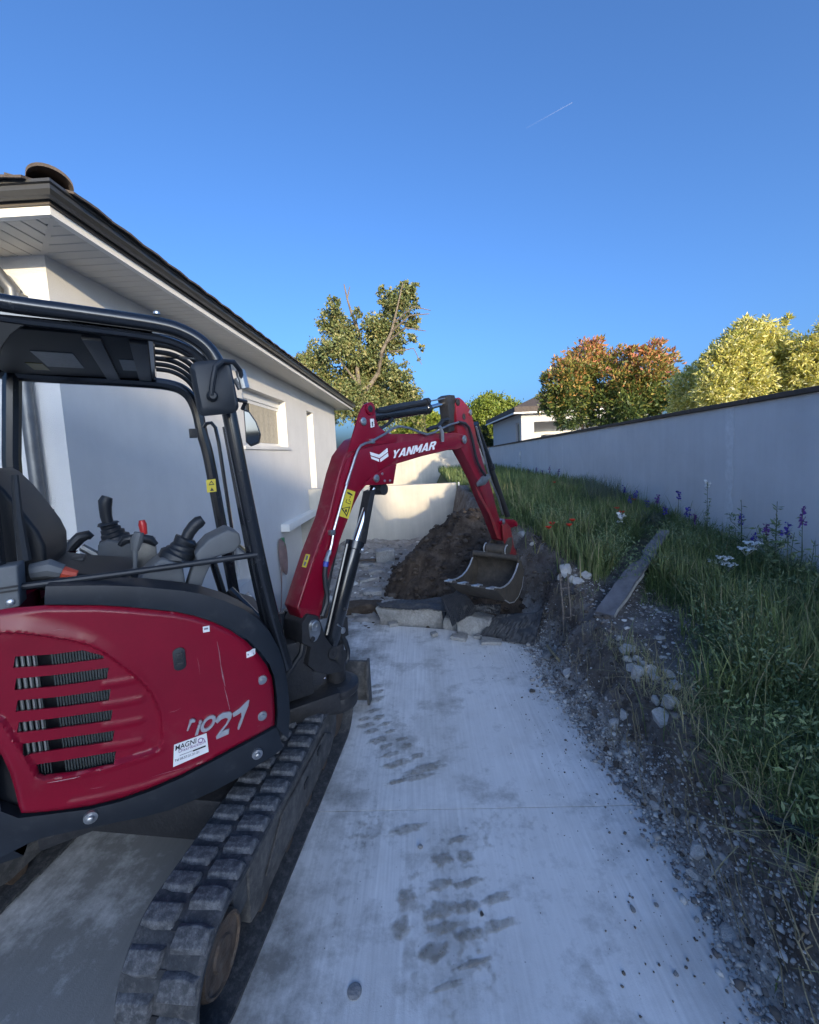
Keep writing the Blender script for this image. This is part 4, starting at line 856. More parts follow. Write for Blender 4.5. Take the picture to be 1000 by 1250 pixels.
# --- seat and controls
def profile(px, r0, r1, m, name, parent=ex, bevel=.02, smooth=60):
    b = MB(); b.prism([rp(x, y, (r0 + r1) / 2) * (0, 1, 1) + np.array([r0, 0, 0]) for x, y in px], (r1 - r0, 0, 0)); return P_(name, b, m, parent, bevel=bevel, seg=3, smooth=smooth)
seat = profile(((-6, 570), (6, 576), (25, 594), (45, 618), (62, 640), (70, 656), (71, 676), (68, 692), (45, 690), (25, 680), (10, 640), (-4, 600)), -.02, .40, 'seat', 'seat_back', bevel=.035)
profile(((30, 686), (70, 684), (110, 688), (150, 690), (165, 694), (160, 704), (60, 706), (30, 706)), -.02, .40, 'seat', 'seat_cushion', bevel=.02)
profile(((0, 690), (26, 686), (29, 736), (0, 742)), .47, .56, 'grey_plastic', 'post_cover', bevel=.008)
pc = MB()
for y in (717, 722): pc.box(rp(10, y, .562), (.006, .05, .006))
P_('vent_slot', pc, 'ink', smooth=0)
b = MB(); b.lathe(rp(13, 735, .56), (1, 0, 0), [(.012, 0), (.011, .006), (.006, .009)], 10); P_('bolt', b, 'zincplate')
b = MB(); b.tube([rp(38, 698, .44), rp(60, 694, .44), rp(76, 698, .44)], [.030, .036, .028], 10); P_('lap_handle', b, 'grey_plastic')
b = MB(); b.tube([rp(76, 699, .44), rp(94, 702, .44)], [.026, .018], 10); P_('lap_handle_tip', b, 'orange')
b = MB(); b.tube([rp(18, 580, .46), rp(22, 630, .46), rp(30, 684, .46)], [.01, .014, .02], 8); P_('seat_belt', b, 'black')
# left console with armrest and joystick, far side
profile(((122, 662), (133, 656), (160, 660), (172, 676), (175, 705), (120, 705)), -.44, -.26, 'grey_plastic', 'left_console', bevel=.012)
b = MB(); b.tube([rp(x, y, -.42) for x, y in ((83, 674), (88, 666), (98, 656), (108, 653), (113, 656))], [.022, .032, .032, .026, .014], 10); P_('armrest', b, 'black')
b = MB(); b.tube([rp(100, 668, -.42), rp(122, 680, -.40)], .022, 8); b.tube([rp(75, 664, -.42), rp(86, 662, -.42)], .016, 8); P_('armrest_bracket', b, 'pale_metal')
def joystick(bx, lv, r, grip):
    b = MB(); pts = [rp(x, y, r) for x, y in bx]; b.tube(pts, lv, 14); o = P_('joystick_boot', b, 'black', smooth=30)
    b = MB(); b.tube([rp(x, y, r) for x, y, _ in grip], [w for _, _, w in grip], 12); P_('joystick_grip', b, 'black', o); return o
joystick(((141, 660), (140, 655), (138.5, 654), (137.5, 650), (136, 649), (135, 645), (134, 644), (133, 641), (132.5, 640), (132, 637.5)), [.075, .07, .058, .058, .048, .048, .040, .042, .052, .045], -.35, ((132, 639, .026), (129.5, 630, .028), (128.5, 620, .03), (128.5, 612, .033), (131, 606.5, .026)))
b = MB(); b.tube([rp(174, 690, -.2), rp(176, 650, -.2)], .007, 8); P_('travel_lever', b, 'black_gloss')
b = MB(); b.tube([rp(176, 652, -.2), rp(174, 640, -.2), rp(173, 635, -.2)], [.016, .020, .014], 10); P_('lever_knob', b, 'redknob')
b = MB(); b.tube([rp(165, 690, .05), rp(165, 665, .05), rp(168, 657, .05)], .009, 8); b.tube([rp(146, 666, .05), rp(152, 659, .05), rp(168, 656, .05), rp(184, 659, .05), rp(191, 665, .05)], [.012, .022, .02, .022, .012], 10); P_('travel_pedal_lever', b, 'black')
b = MB(); b.tube([rp(165, 694, .3), rp(165, 672, .3)], .009, 8); b.tube([rp(165, 672, .3), rp(167, 660, .3), rp(170, 650, .3)], [.014, .024, .018], 10); P_('blade_lever', b, 'grey_plastic')
b = MB(); b.box(rp(178, 676, -.1), (.05, .10, .16)); P_('lever_plate', b, 'pale_metal', bevel=.006)
profile(((168, 702), (180, 690), (198, 676), (222, 684), (226, 712), (168, 716)), .22, .42, 'grey_plastic', 'right_console', bevel=.012)
joystick(((216, 681), (217, 677), (219, 676), (221, 672), (222, 670), (224, 666), (224, 664), (226, 661), (228, 659), (229, 657)), [.075, .072, .062, .062, .052, .052, .042, .048, .05, .034], .34, ((226, 661, .024), (231, 650, .026), (237, 642, .027), (243, 637, .028), (248, 634, .02)))
mo = profile(((236, 672), (252, 655), (276, 643), (289, 648), (291, 660), (284, 669), (262, 676), (240, 684)), .26, .44, 'grey_plastic', 'monitor_pod', bevel=.012)
profile(((238, 680), (262, 675), (250, 700), (244, 716), (226, 716)), .30, .40, 'grey_plastic', 'monitor_stand', bevel=.01)
b = MB(); b.box(rp(95, 686, .1), (.1, .06, .05)); P_('buckle', b, 'black', bevel=.01)

# --- undercarriage: tracks with lugs, frame, rollers, blade. local track frame: s along the track, o to its right, z up
TA = rad(6.077); tdir = np.array([math.sin(TA), math.cos(TA), 0]); tn = np.array([math.cos(TA), -math.sin(TA), 0]); TO = np.array([-.711, 1.228, 0])
def tk(s, o, z): return l2(TO + tdir * s + tn * o + np.array([0, 0, z]))
tS, tN = tk(1, 0, 0) - tk(0, 0, 0), tk(0, 1, 0) - tk(0, 0, 0)
RB, FB_, RT = .035, 1.405, .190                          # axle positions along the track and end radius (to the inside of the lugs)
zc = .218
Lst = FB_ - RB; Ltot = 2 * Lst + 2 * math.pi * RT
def loop(u, r=RT):
    """point and outward normal at distance u round the track"""
    u %= Ltot
    if u < Lst: sag = -.012 * math.sin(math.pi * u / Lst); return RB + u, zc + r + sag, (0, 1)
    u -= Lst
    if u < math.pi * RT: a = math.pi / 2 - u / RT; return FB_ + r * math.cos(a), zc + r * math.sin(a), (math.cos(a), math.sin(a))
    u -= math.pi * RT
    if u < Lst: return FB_ - u, zc - r, (0, -1)
    u -= Lst; a = -math.pi / 2 - u / RT; return RB + r * math.cos(a), zc + r * math.sin(a), (math.cos(a), math.sin(a))
TW = .27; NL = 40
lugb = MB()                                              # lug: chamfered block, along X = across the track, Y = along it, Z = outwards
def lugmesh():
    b = MB(); w, l, h = .122, .072, .021
    top = [(-w / 2 + .004, -l / 2 + .012), (w / 2 - .012, -l / 2 + .016), (w / 2 - .010, l / 2 - .010), (.01, l / 2 - .004), (-w / 2 + .006, l / 2 - .012)]
    bot = [(-w / 2, -l / 2), (w / 2, -l / 2 + .004), (w / 2, l / 2 - .002), (.01, l / 2 + .006), (-w / 2, l / 2)]
    b.add([(x, y, -.004) for x, y in bot] + [(x, y, h) for x, y in top], [(4, 3, 2, 1, 0), (5, 6, 7, 8, 9)] + [(i, (i + 1) % 5, (i + 1) % 5 + 5, i + 5) for i in range(5)])
    return b.mesh('track_lug', bevel=.004, seg=2, smooth=50)
lm = lugmesh(); lm.materials.append(M['lug'])
def make_track(o_out, name='track'):
    b = MB(); n = 160; vs = []
    for k in range(n):
        s, z, nv = loop(Ltot * k / n)
        for (o, h) in ((o_out, -.004), (o_out, .010), (o_out - .02, .014), (o_out - TW / 2 - .02, .010), (o_out - TW / 2 + .02 - .04, .010), (o_out - TW + .02, .014), (o_out - TW, .010), (o_out - TW, -.004), (o_out - TW / 2, -.020)):
            vs.append(tk(s + nv[0] * h, o, z + nv[1] * h))
    m_ = 9; b.add(vs, [(k * m_ + i, k * m_ + (i + 1) % m_, ((k + 1) % n) * m_ + (i + 1) % m_, ((k + 1) % n) * m_ + i) for k in range(n) for i in range(m_)])
    tr = P_('rubber_track', b, 'rubber', smooth=50)
    cell = Ltot / NL
    for k in range(NL):
        for side in (0, 1):
            u = cell * (k + .5 * side); s, z, nv = loop(u); tg = (nv[1], -nv[0])
            o = link(bpy.data.objects.new('track_lug', lm), tr)
            oc = o_out - .066 if side == 0 else o_out - TW + .066
            X = tN if side == 0 else -tN; Y = tS * tg[0] + np.array([0, 0, tg[1]]); Z = tS * nv[0] + np.array([0, 0, nv[1]])
            if side: Y = -Y
            c = tk(s + nv[0] * .010, oc, z + nv[1] * .010)
            o.matrix_local = Matrix(((X[0], Y[0], Z[0], c[0]), (X[1], Y[1], Z[1], c[1]), (X[2], Y[2], Z[2], c[2]), (0, 0, 0, 1)))
    # small holes along the middle where the iron cores show
    b = MB()
    for k in range(NL):
        s, z, nv = loop(Ltot * (k + .25) / NL); b.box(tk(s + nv[0] * .011, o_out - TW / 2, z + nv[1] * .011), (.030, .022, .006), (tN, tS * nv[1] - np.array([0, 0, nv[0]]), tS * nv[0] + np.array([0, 0, nv[1]])))
    P_('core_hole', b, 'ink', tr, smooth=0)['kind'] = 'stuff'
    return tr
GA = 1.19
for o_out, sgn in ((0.0, 1), (-GA, -1)):
    make_track(o_out)
    oi, oo = o_out - TW + .06, o_out - .045
    poly = [(.22, .10), (.30, .075), (1.20, .075), (1.33, .13), (1.36, .25), (1.30, .31), (1.10, .355), (.62, .365), (.30, .345), (.235, .30)]
    b = MB(); b.prism([tk(s, oi, z) for s, z in poly], tN * (oo - oi)); fr = P_('track_frame', b, 'undercarriage', bevel=.008)
    b = MB(); b.prism([tk(s, oo + .001, z) for s, z in ((.34, .17), (.52, .12), (1.10, .12), (1.22, .18), (1.10, .27), (.52, .29))], tN * .012); P_('frame_plate', b, 'undercarriage', fr, bevel=.006)
    for s, z in ((.78, .22), (.98, .25)):
        b = MB(); b.box(tk(s, oo + .016, z), (.006, .05, .03), (tN, tS, np.array([0, 0, 1]))); P_('frame_slot', b, 'ink', fr, smooth=0)
    for s in (.34, .60, .86, 1.12):
        b = MB(); b.lathe(tk(s, oi + .02, .075), tN, [(.045, 0), (.045, .05), (.03, .055), (.03, .08), (.045, .085), (.045, .135)], 18); P_('roller', b, 'rust', fr)
    b = MB(); b.lathe(tk(RB, oi - .01, zc), tN, [(.10, 0), (.13, .01), (.13, .08), (.11, .10), (.115, .165), (.108, .185), (.10, .186), (.097, .178), (.05, .176), (.045, .184), (.02, .186)], 28); P_('drive_hub', b, 'rust')
    b = MB(); b.lathe(tk(FB_, oi, zc), tN, [(.13, 0), (.16, .01), (.16, .05), (.14, .06), (.14, .10), (.16, .11), (.16, .15), (.05, .16)], 26); P_('idler_wheel', b, 'rust')
    b = MB(); b.box(tk(.20, oo - .07, .27), (.12, .12, .16), (tN, tS, np.array([0, 0, 1]))); P_('motor_guard', b, 'undercarriage', fr, bevel=.012)
b = MB(); b.box(tk(.75, -.73, .30), (.98, .62, .20), (tN, tS, np.array([0, 0, 1]))); b.lathe(tk(.73, -.73, .36), (0, 0, 1), [(.36, 0), (.36, .11), (.33, .115), (.33, .15)], 40); P_('car_body', b, 'cast', bevel=.01)
b = MB(); P = []                                          # dozer blade
for o in (-1.50, -1.1, -.7, -.3, .055):
    P.append([tk(1.79 + dz, o, z) for dz, z in ((.03, .03), (.0, .06), (-.028, .14), (-.022, .24), (.02, .345))])
b.sheet(P, .022, tS); bl = P_('blade', b, 'undercarriage', smooth=50)
for o in (.055, -1.50):
    b = MB(); b.prism([tk(1.80 + dz, o, z) for dz, z in ((.05, .02), (.04, .36), (-.01, .36), (-.06, .24), (-.065, .14), (-.03, .02))], tN * .018); P_('blade_end', b, 'steel_worn' if 0 else 'undercarriage', bl, bevel=.003)
b = MB(); b.box(tk(1.55, -.4, .16), (.10, .55, .12), (tN, tS, np.array([0, 0, 1]))); b.box(tk(1.55, -1.05, .16), (.10, .55, .12), (tN, tS, np.array([0, 0, 1]))); P_('blade_arm', b, 'undercarriage', bl, bevel=.01)
# ------------------------------------------------------------------ boom, arm, bucket. boom plane: d along, o to the right, z up
BP0 = np.array([-.585, 2.51, 0]); BA = rad(36); bdir = np.array([math.sin(BA), math.cos(BA), 0]); bn = np.array([math.cos(BA), -math.sin(BA), 0])
bN = l2(BP0 + bn) - l2(BP0); bD = l2(BP0 + bdir) - l2(BP0); bO = l2(BP0); Zv = np.array([0, 0, 1.0])
def bw_(d, o, z): return bO + bD * d + bN * o + Zv * z
def bpx(x, y, o=0.0): return l2(onplane(x, y, BP0 + bn * o, bn))
def side(px, o, th, m, name, parent=ex, bevel=.006, seg=2, smooth=35):
    b = MB(); b.prism([bpx(x, y, o) for x, y in px], -bN * th); return P_(name, b, m, parent, bevel=bevel, seg=seg, smooth=smooth if bevel else 0)
def smooth_poly(p, it=1):
    for _ in range(it):
        q = []
        for i in range(len(p)):
            a, c = np.array(p[i], float), np.array(p[(i + 1) % len(p)], float); q += [tuple(a * .78 + c * .22), tuple(a * .22 + c * .78)]
        p = q
    return p
BW = .062
boom_px = [(363, 742), (384.4, 675), (401, 632), (414, 578), (421, 556), (428, 546), (436, 536), (450, 531), (474, 529.5), (516, 529), (556, 528), (566, 530), (571, 537), (567, 545), (558, 549), (549.6, 549), (516, 557), (484, 566.6), (466, 575), (452, 585), (442, 598), (432.4, 617), (419, 651), (404.8, 694), (397, 725.6), (391, 757), (384, 776), (376, 770)]
boom = side(boom_px, BW, 2 * BW, 'red_dusty', 'boom', bevel=.012, seg=3)
for o in (BW + .012, -BW):                                  # lug plates for the arm cylinder, and bracket plates for the boom cylinder
    side([(425, 552), (430, 536), (435.5, 517), (440, 503), (444.5, 494), (450, 491), (456, 494), (458.3, 503), (459, 511), (463, 521), (472, 528), (486, 532), (484, 540), (450, 545)], o, .014, 'red', 'cylinder_lug', boom, bevel=.003)
    side([(440, 600), (447, 592.5), (462, 591.8), (480.5, 590.5), (484.5, 566.5), (470, 571), (455, 581), (444, 592)], o, .014, 'red', 'cylinder_bracket', boom, bevel=.003)
side([(366, 742), (387, 678), (404, 634), (417, 580), (424, 560), (438, 549), (455, 545), (462, 575), (446, 588), (437, 600), (428, 617), (415, 651), (401, 694), (393, 725), (388, 745)], BW + .006, .006, 'red', 'side_plate', boom, bevel=.002)
side([(455, 545), (474, 541), (520, 537), (556, 533), (564, 537), (556, 544), (516, 552), (484, 561.5), (462, 575)], BW + .006, .006, 'red', 'side_plate', boom, bevel=.002)
def pin(x, y, o, r, h, m='zincplate', name='pin', parent=None, n=18):
    b = MB(); b.lathe(bpx(x, y, o), bN, [(r, 0), (r, h * .8), (r * .8, h), (r * .35, h), (r * .3, h * .7)], n); return P_(name, b, m, parent or boom)
pin(451.5, 499, BW + .012, .042, .012, 'red', 'lug_boss'); pin(451.5, 499, BW + .02, .022, .008, 'cast')
pin(443, 514.5, BW + .012, .026, .012); pin(459, 584, BW + .012, .026, .012); pin(566.3, 536.5, BW + .006, .038, .014, 'zincplate')
pin(466.5, 578.5, BW + .012, .009, .006); pin(469.5, 587, BW + .012, .009, .006); pin(476, 586.7, BW + .012, .009, .006)
st = side([(452, 511.5), (456.7, 511), (457.2, 521), (452.6, 522)], BW + .0135, .0015, 'sticker', 'sticker', boom, bevel=0)
side([(454, 515), (455.5, 514.8), (455.8, 520), (454.3, 520.2)], BW + .0145, .0008, 'ink', 'sticker_print', st, bevel=0)
class BoomFn:
    normal = tuple(bN)
    def __init__(s, o): s.o = o
    def __call__(s, x, y, d): return bpx(x, y, s.o)
FN = BoomFn(BW + .0065)
GL = {'Y': [[(0, 1), (.3, 1), (.5, .62), (.7, 1), (1, 1), (.64, .42), (.64, 0), (.36, 0), (.36, .42)]],
      'A': [[(0, 0), (.35, 1), (.5, 1), (.5, .70), (.28, 0)], [(.5, .70), (.5, 1), (.65, 1), (1, 0), (.72, 0)], [(.34, .17), (.66, .17), (.60, .36), (.40, .36)]],
      'N': [[(0, 0), (0, 1), (.3, 1), (.72, .42), (.72, 1), (1, 1), (1, 0), (.7, 0), (.28, .58), (.28, 0)]],
      'M': [[(0, 0), (0, 1), (.26, 1), (.5, .5), (.74, 1), (1, 1), (1, 0), (.76, 0), (.76, .58), (.58, .18), (.42, .18), (.24, .58), (.24, 0)]],
      'R': [[(0, 0), (0, 1), (.28, 1), (.28, 0)], [(.28, 1), (.7, 1), (.95, .86), (.66, .74), (.60, .79), (.28, .79)], [(.95, .86), (.95, .54), (.66, .64), (.66, .74)], [(.28, .40), (.28, .60), (.60, .60), (.66, .64), (.95, .54), (.75, .41)], [(.46, .40), (.75, .41), (1, 0), (.69, 0)]]}
b = MB(); xo = 0.0; LW = {'Y': .98, 'A': 1.02, 'N': .95, 'M': 1.15, 'R': .95}; tot = sum(LW[c] for c in 'YANMAR') + 5 * .10
for c in 'YANMAR':
    for i_, poly in enumerate(GL[c]):
        q = []
        for u, v in poly:
            U = (xo + u * LW[c]) / tot; q.append(bpx(477.5 + 53 * U + 3.2 * v, 560.0 - 11.6 * U - 10.4 * v, BW + .0065 + (.0003 if i_ == 2 and c == 'A' else 0)))
        b.prism(q, bN * .002)
    xo += LW[c] + .10
P_('lettering', b, 'white', boom, smooth=0)
zA = lambda l: [(390 + .21 * x, 470 + .21 * y) for x, y in l]
for poly in ([(294, 388), (348, 405), (395, 366), (399, 388), (350, 425), (298, 408)], [(298, 414), (346, 430), (348, 447), (304, 428)], [(353, 430), (399, 394), (402, 414), (356, 447)]):
    side(zA(poly), BW + .0085, .002, 'white', 'emblem', boom, bevel=0)
# decals
zB = lambda l: [(340 + .24 * x, 560 + .24 * y) for x, y in l]
yl = side(zB([(341, 152), (392, 168), (356, 306), (308, 290)]), BW + .008, .002, 'yellow', 'warning_sticker', boom, bevel=0)
gW = lambda l: [(410 + .036 * x, 590 + .036 * y) for x, y in l]
for poly in ([(185, 845), (490, 785), (380, 1140)],): side(gW(poly), BW + .0092, .0012, 'ink', 'warning_print', yl, bevel=0)
side(gW([(245, 862), (445, 822), (370, 1060)]), BW + .0100, .0008, 'yellow', 'warning_print', yl, bevel=0)
for poly in ([(310, 890), (370, 870), (380, 950), (350, 1000), (320, 960)], [(385, 290), (470, 310), (570, 380), (560, 430), (480, 390), (400, 350)], [(480, 430), (505, 440), (495, 500), (470, 490)], [(450, 530), (475, 535), (465, 570), (440, 560)]):
    side(gW(poly), BW + .0105, .0008, 'ink', 'warning_print', yl, bevel=0)
b = MB(); b.tube([bpx(*p, BW + .0100) for p in gW([(380, 540), (340, 640), (430, 680), (490, 700), (510, 620), (440, 590)])], .0022, 5); P_('warning_print', b, 'ink', yl)
def backface(px0, px1, w0, w1, lift=.003):
    """strip on the boom's upper back face between two edge points"""
    p, q = bpx(*px0, BW), bpx(*px1, BW); n = nrm(np.cross(bN, q - p)); n = n if n[2] > 0 else -n
    return [p - bN * w0 + n * lift, q - bN * w0 + n * lift, q - bN * w1 + n * lift, p - bN * w1 + n * lift], n
pp, n = backface((378.4, 694), (383.4, 678), .03, .068)
b = MB(); b.prism(pp, n * .0015); yb = P_('warning_sticker', b, 'yellow', boom, smooth=0)
for t0, t1 in ((.12, .42), (.55, .9)):
    q = [pp[0] + (pp[1] - pp[0]) * t0 - bN * .010, pp[0] + (pp[1] - pp[0]) * t1 - bN * .010, pp[0] + (pp[1] - pp[0]) * t1 - bN * .026, pp[0] + (pp[1] - pp[0]) * t0 - bN * .026]
    b = MB(); b.prism([c + n * .002 for c in q], n * .0008); P_('warning_print', b, 'ink_grey', yb, smooth=0)
# hydraulic pipe along the boom, clamps, then hose
pl = [(387.5, 690), (390, 683), (393, 675)] and zB([(262, 470), (272, 430), (283, 360), (300, 300), (330, 190), (360, 90), (385, 10)]) + zA([(155, 580), (180, 505), (205, 425), (222, 380), (240, 352), (270, 338), (298, 332), (330, 312), (380, 284), (430, 252), (470, 240), (520, 250), (570, 270), (625, 288), (670, 275), (705, 255), (760, 230), (810, 216)])
b = MB(); b.tube([bpx(x, y, BW + .022) for x, y in pl], .0085, 8); P_('hydraulic_pipe', b, 'zincplate', boom)
for x, y in ((405, 650), (454, 538.5)): b = MB(); b.box(bpx(x, y, BW + .018), (.03, .035, .03), (bN, bD, Zv)); P_('pipe_clamp', b, 'zincplate', boom, bevel=.003)
b = MB(); b.tube([bpx(x, y, BW + .022) for x, y in zB([(262, 466), (256, 480), (248, 500), (243, 522)])], [.012, .016, .013, .018], 8); P_('pipe_fitting', b, 'zincplate', boom)
b = MB(); b.tube([bpx(x, y, BW + .022) for x, y in zB([(243, 522), (239, 548)])], .0165, 8); P_('pipe_tape', b, 'blue', boom)
b = MB(); b.tube([bpx(x, y, BW + .022) for x, y in zB([(239, 545), (236, 590), (240, 640), (248, 690), (246, 730), (232, 770), (222, 800)])], .0155, 8); P_('hose', b, 'black', boom)
b = MB(); b.tube([bpx(x, y, BW + .024) for x, y in zA([(810, 216), (845, 222), (868, 245), (880, 280), (893, 330), (905, 400), (920, 450), (945, 500), (965, 525)])], .013, 8); P_('hose', b, 'black', boom)
b = MB(); b.tube([bpx(x, y, BW + .03) for x, y in zA([(700, 240), (712, 275), (716, 330)])], [.012, .018, .014], 8); P_('pipe_clamp', b, 'zincplate', boom)
# arm cylinder on top of the boom
def cyl(a, c, r0, rod_end, rr_, o=0.0, parent=ex, name='hydraulic_cylinder', mcol='black_gloss'):
    A, C, E_ = bpx(*a, o), bpx(*c, o), bpx(*rod_end, o); t = nrm(C - A); L = np.linalg.norm(C - A)
    b = MB(); b.lathe(A, t, [(r0 * .75, 0), (r0, .02), (r0, L - .06), (r0 * 1.12, L - .055), (r0 * 1.12, L - .005), (r0 * .7, L)], 22); o_ = P_(name, b, mcol, parent)
    b = MB(); b.tube([C - t * .05, E_], rr_, 14); P_('rod', b, 'steel', o_); return o_
ac = cyl((450, 509), (523, 498.5), .041, (551, 490), .019)
b = MB(); b.tube([bpx(*p, .03) + Zv * .0 for p in zA([(335, 150), (370, 148), (500, 120), (615, 98)])], [.018, .026, .026, .022], 10); b.tube([bpx(*p, .03) for p in zA([(615, 98), (632, 95)])], .030, 10); P_('cylinder_tube', b, 'black', ac)
b = MB(); b.tube([bpx(*p, .03) for p in zA([(630, 95), (740, 76)])], .006, 8); P_('return_pipe', b, 'zincplate', ac)
b = MB(); b.tube([bpx(*p, .05) for p in zA([(425, 195), (400, 225), (360, 250), (330, 262)])], .012, 8); b.tube([bpx(*p, .04) for p in zA([(630, 262), (650, 250), (690, 240), (720, 205), (748, 200)])], .017, 8); b.tube([bpx(*p, .0) for p in zA([(690, 262), (700, 225), (730, 200), (755, 215), (760, 250)])], .014, 8); P_('hose', b, 'black', ac)
# boom cylinder below
bc = cyl((402, 790), (434, 660), .056, (455, 596), .027)
b = MB(); b.prism([bpx(x, y, .035) for x, y in ((452.5, 600), (459, 597), (447, 664), (440, 664))], -bN * .07); P_('rod_guard', b, 'cast', bc, bevel=.004)
b = MB(); b.tube([bpx(x, y, .052) for x, y in ((424, 664), (408, 735), (399, 775))], .011, 8); P_('cylinder_pipe', b, 'black_gloss', bc)
b = MB(); b.tube([bpx(x, y, -.03) for x, y in ((413, 660), (404, 700), (396, 740))], .010, 8); b.tube([bpx(x, y, -.03) for x, y in ((408, 676), (399, 715), (393, 745))], .012, 8); P_('hose', b, 'black', bc)
b = MB(); b.lathe(bpx(404, 797, -.05), bN, [(.045, 0), (.045, .1), (.02, .105)], 18); b.lathe(bpx(455, 597, -.055), bN, [(.040, 0), (.040, .11)], 18); P_('cylinder_eye', b, 'cast', bc)
b = MB(); b.box(bpx(438, 671, .03), (.05, .05, .035), (bN, bD, Zv)); b.tube([bpx(440, 671, .05), bpx(444, 671, .06)], .014, 8); P_('cylinder_port', b, 'zincplate', bc, bevel=.004)
b = MB(); b.box(bpx(417, 765, .02), (.06, .06, .12), (bN, bD, Zv)); b.tube([bpx(419, 743, .05), bpx(423, 744, .06)], .012, 8); P_('valve_block', b, 'cast', bc, bevel=.006)
b = MB(); b.tube([bpx(x, y, .03) for x, y in zB([(316, 872), (324, 905), (342, 935), (354, 975), (352, 1015), (335, 1042), (305, 1048), (280, 1038), (266, 1018)])], .0155, 8); P_('hose', b, 'black', bc)
b = MB(); b.lathe(bpx(416.5, 769, .035), bN, [(.02, 0), (.02, .02), (.01, .025)], 10); b.tube([bpx(412, 762, .05), bpx(421, 770, .05)], .006, 6); P_('hose_fitting', b, 'zincplate', bc)
# swing bracket
sb = side(zB([(120, 840), (150, 790), (205, 800), (228, 860), (240, 905), (262, 935), (285, 960), (278, 1000), (262, 1020), (300, 1035), (332, 1065), (330, 1085), (250, 1100), (190, 1085), (150, 1050), (165, 960), (120, 940)]), .085, .17, 'cast', 'swing_bracket', bevel=.012)
b = MB(); c = l2(BP0)
b.lathe(c + Zv * .43, (0, 0, 1), [(.13, 0), (.14, .015), (.14, .05), (.10, .07)], 26); b.lathe(c + Zv * .34, (0, 0, 1), [(.12, 0), (.13, .02), (.13, .06), (.12, .085)], 26); b.lathe(c + Zv * .46, (0, 0, 1), [(.06, 0), (.06, .28)], 18); P_('swing_pivot', b, 'cast', sb, bevel=.004)
b = MB(); fr_ = l2(BP0); b.box((.0, .70, .45), (.34, .34, .12)); b.box((0, .62, .70), (.28, .20, .34)); P_('swing_mount', b, 'cast', bevel=.02)
pl_ = side(zB([(172, 822), (192, 818), (210, 832), (217, 858), (212, 890), (196, 922), (182, 932), (168, 924), (160, 900), (155, 862), (160, 836)]), .093, .008, 'zincplate', 'pin_plate', sb, bevel=.002)
pin(383.5, 763.5, .093, .030, .018, 'zincplate', 'pin', pl_); pin(381.5, 780, .093, .014, .01, 'cast', 'bolt', pl_); pin(405.5, 797, .085, .034, .012, 'cast', 'pin', sb)
b = MB()
for k in range(7):
    o = -.16 + .04 * k; b.tube([(-.16 + .05 * k, .50, .62 + .02 * (k % 3)), (-.13 + .045 * k, .66, .80 + .03 * (k % 2)), bpx(352 + 3.2 * k, 768 + (k % 3) * 8, o * .5), bpx(366 + 2.5 * k, 752 - 3 * (k % 2), o * .5)], .017, 8)
P_('hose', b, 'black', sb)
b = MB(); b.tube([l2(onz(352, 856, .48)), l2(onz(398, 831, .49))], .021, 14); sr = P_('swing_rod', b, 'steel')
b = MB(); b.tube([(.36, .36, .50), l2(onz(354, 855, .48))], .038, 14); P_('swing_cylinder', b, 'black', sr)
b = MB(); b.tube([rp(343, 748, .1), rp(341, 775, .1), rp(352, 800, .0)], .02, 8); b.tube([rp(352, 745, -.1), rp(350, 780, -.1)], .024, 8); P_('hose', b, 'black', sb)

# arm
M['red_worn2'] = mat('scuffed_red_paint', (.175, .005, .016), .4, var=.2, scale=4, coat=.2, dust=(.11, .07, .055), dustamt=.26)
AW = .052
zC = lambda l: [(540 + .2239 * x, 480 + .224 * y) for x, y in l]
arm_px = zC([(72, 60), (78, 30), (92, 22), (112, 36), (138, 66), (158, 100), (170, 150), (188, 240), (205, 310), (230, 400), (250, 455), (275, 540), (300, 640), (318, 700), (338, 760), (348, 790), (338, 808), (318, 800), (300, 750), (262, 650), (222, 560), (190, 470), (150, 390), (118, 330), (100, 295), (84, 210)])
arm = side(arm_px, AW, 2 * AW, 'red_worn2', 'arm', bevel=.008, seg=2)
side(zC([(255, 660), (200, 560), (180, 500), (205, 545), (260, 640), (300, 735), (320, 798), (300, 790)]), AW + .002, .004, 'red_worn', 'worn_plate', arm, bevel=.001)
pin(558.5, 491, AW, .030, .012, 'cast', 'pin', arm); pin(573.7, 503.5, AW, .026, .012, 'zincplate', 'pin', arm); pin(566.4, 508.5, AW + .001, .028, .002, 'ink', 'arm_hole', arm)
pin(618, 657, AW, .034, .016, 'zincplate', 'pin', arm)
side(zC([(20, 20), (40, 8), (68, 10), (76, 40), (66, 120), (68, 205), (36, 212), (38, 130), (30, 60)]), .045, .09, 'cast', 'arm_bracket', arm, bevel=.006)
b = MB(); b.prism([bpx(x, y, AW + .012) for x, y in zC([(190, 490), (215, 455), (250, 440), (268, 455), (235, 500), (195, 508)])], -bN * .012); P_('cylinder_bracket', b, 'zincplate', arm, bevel=.004)
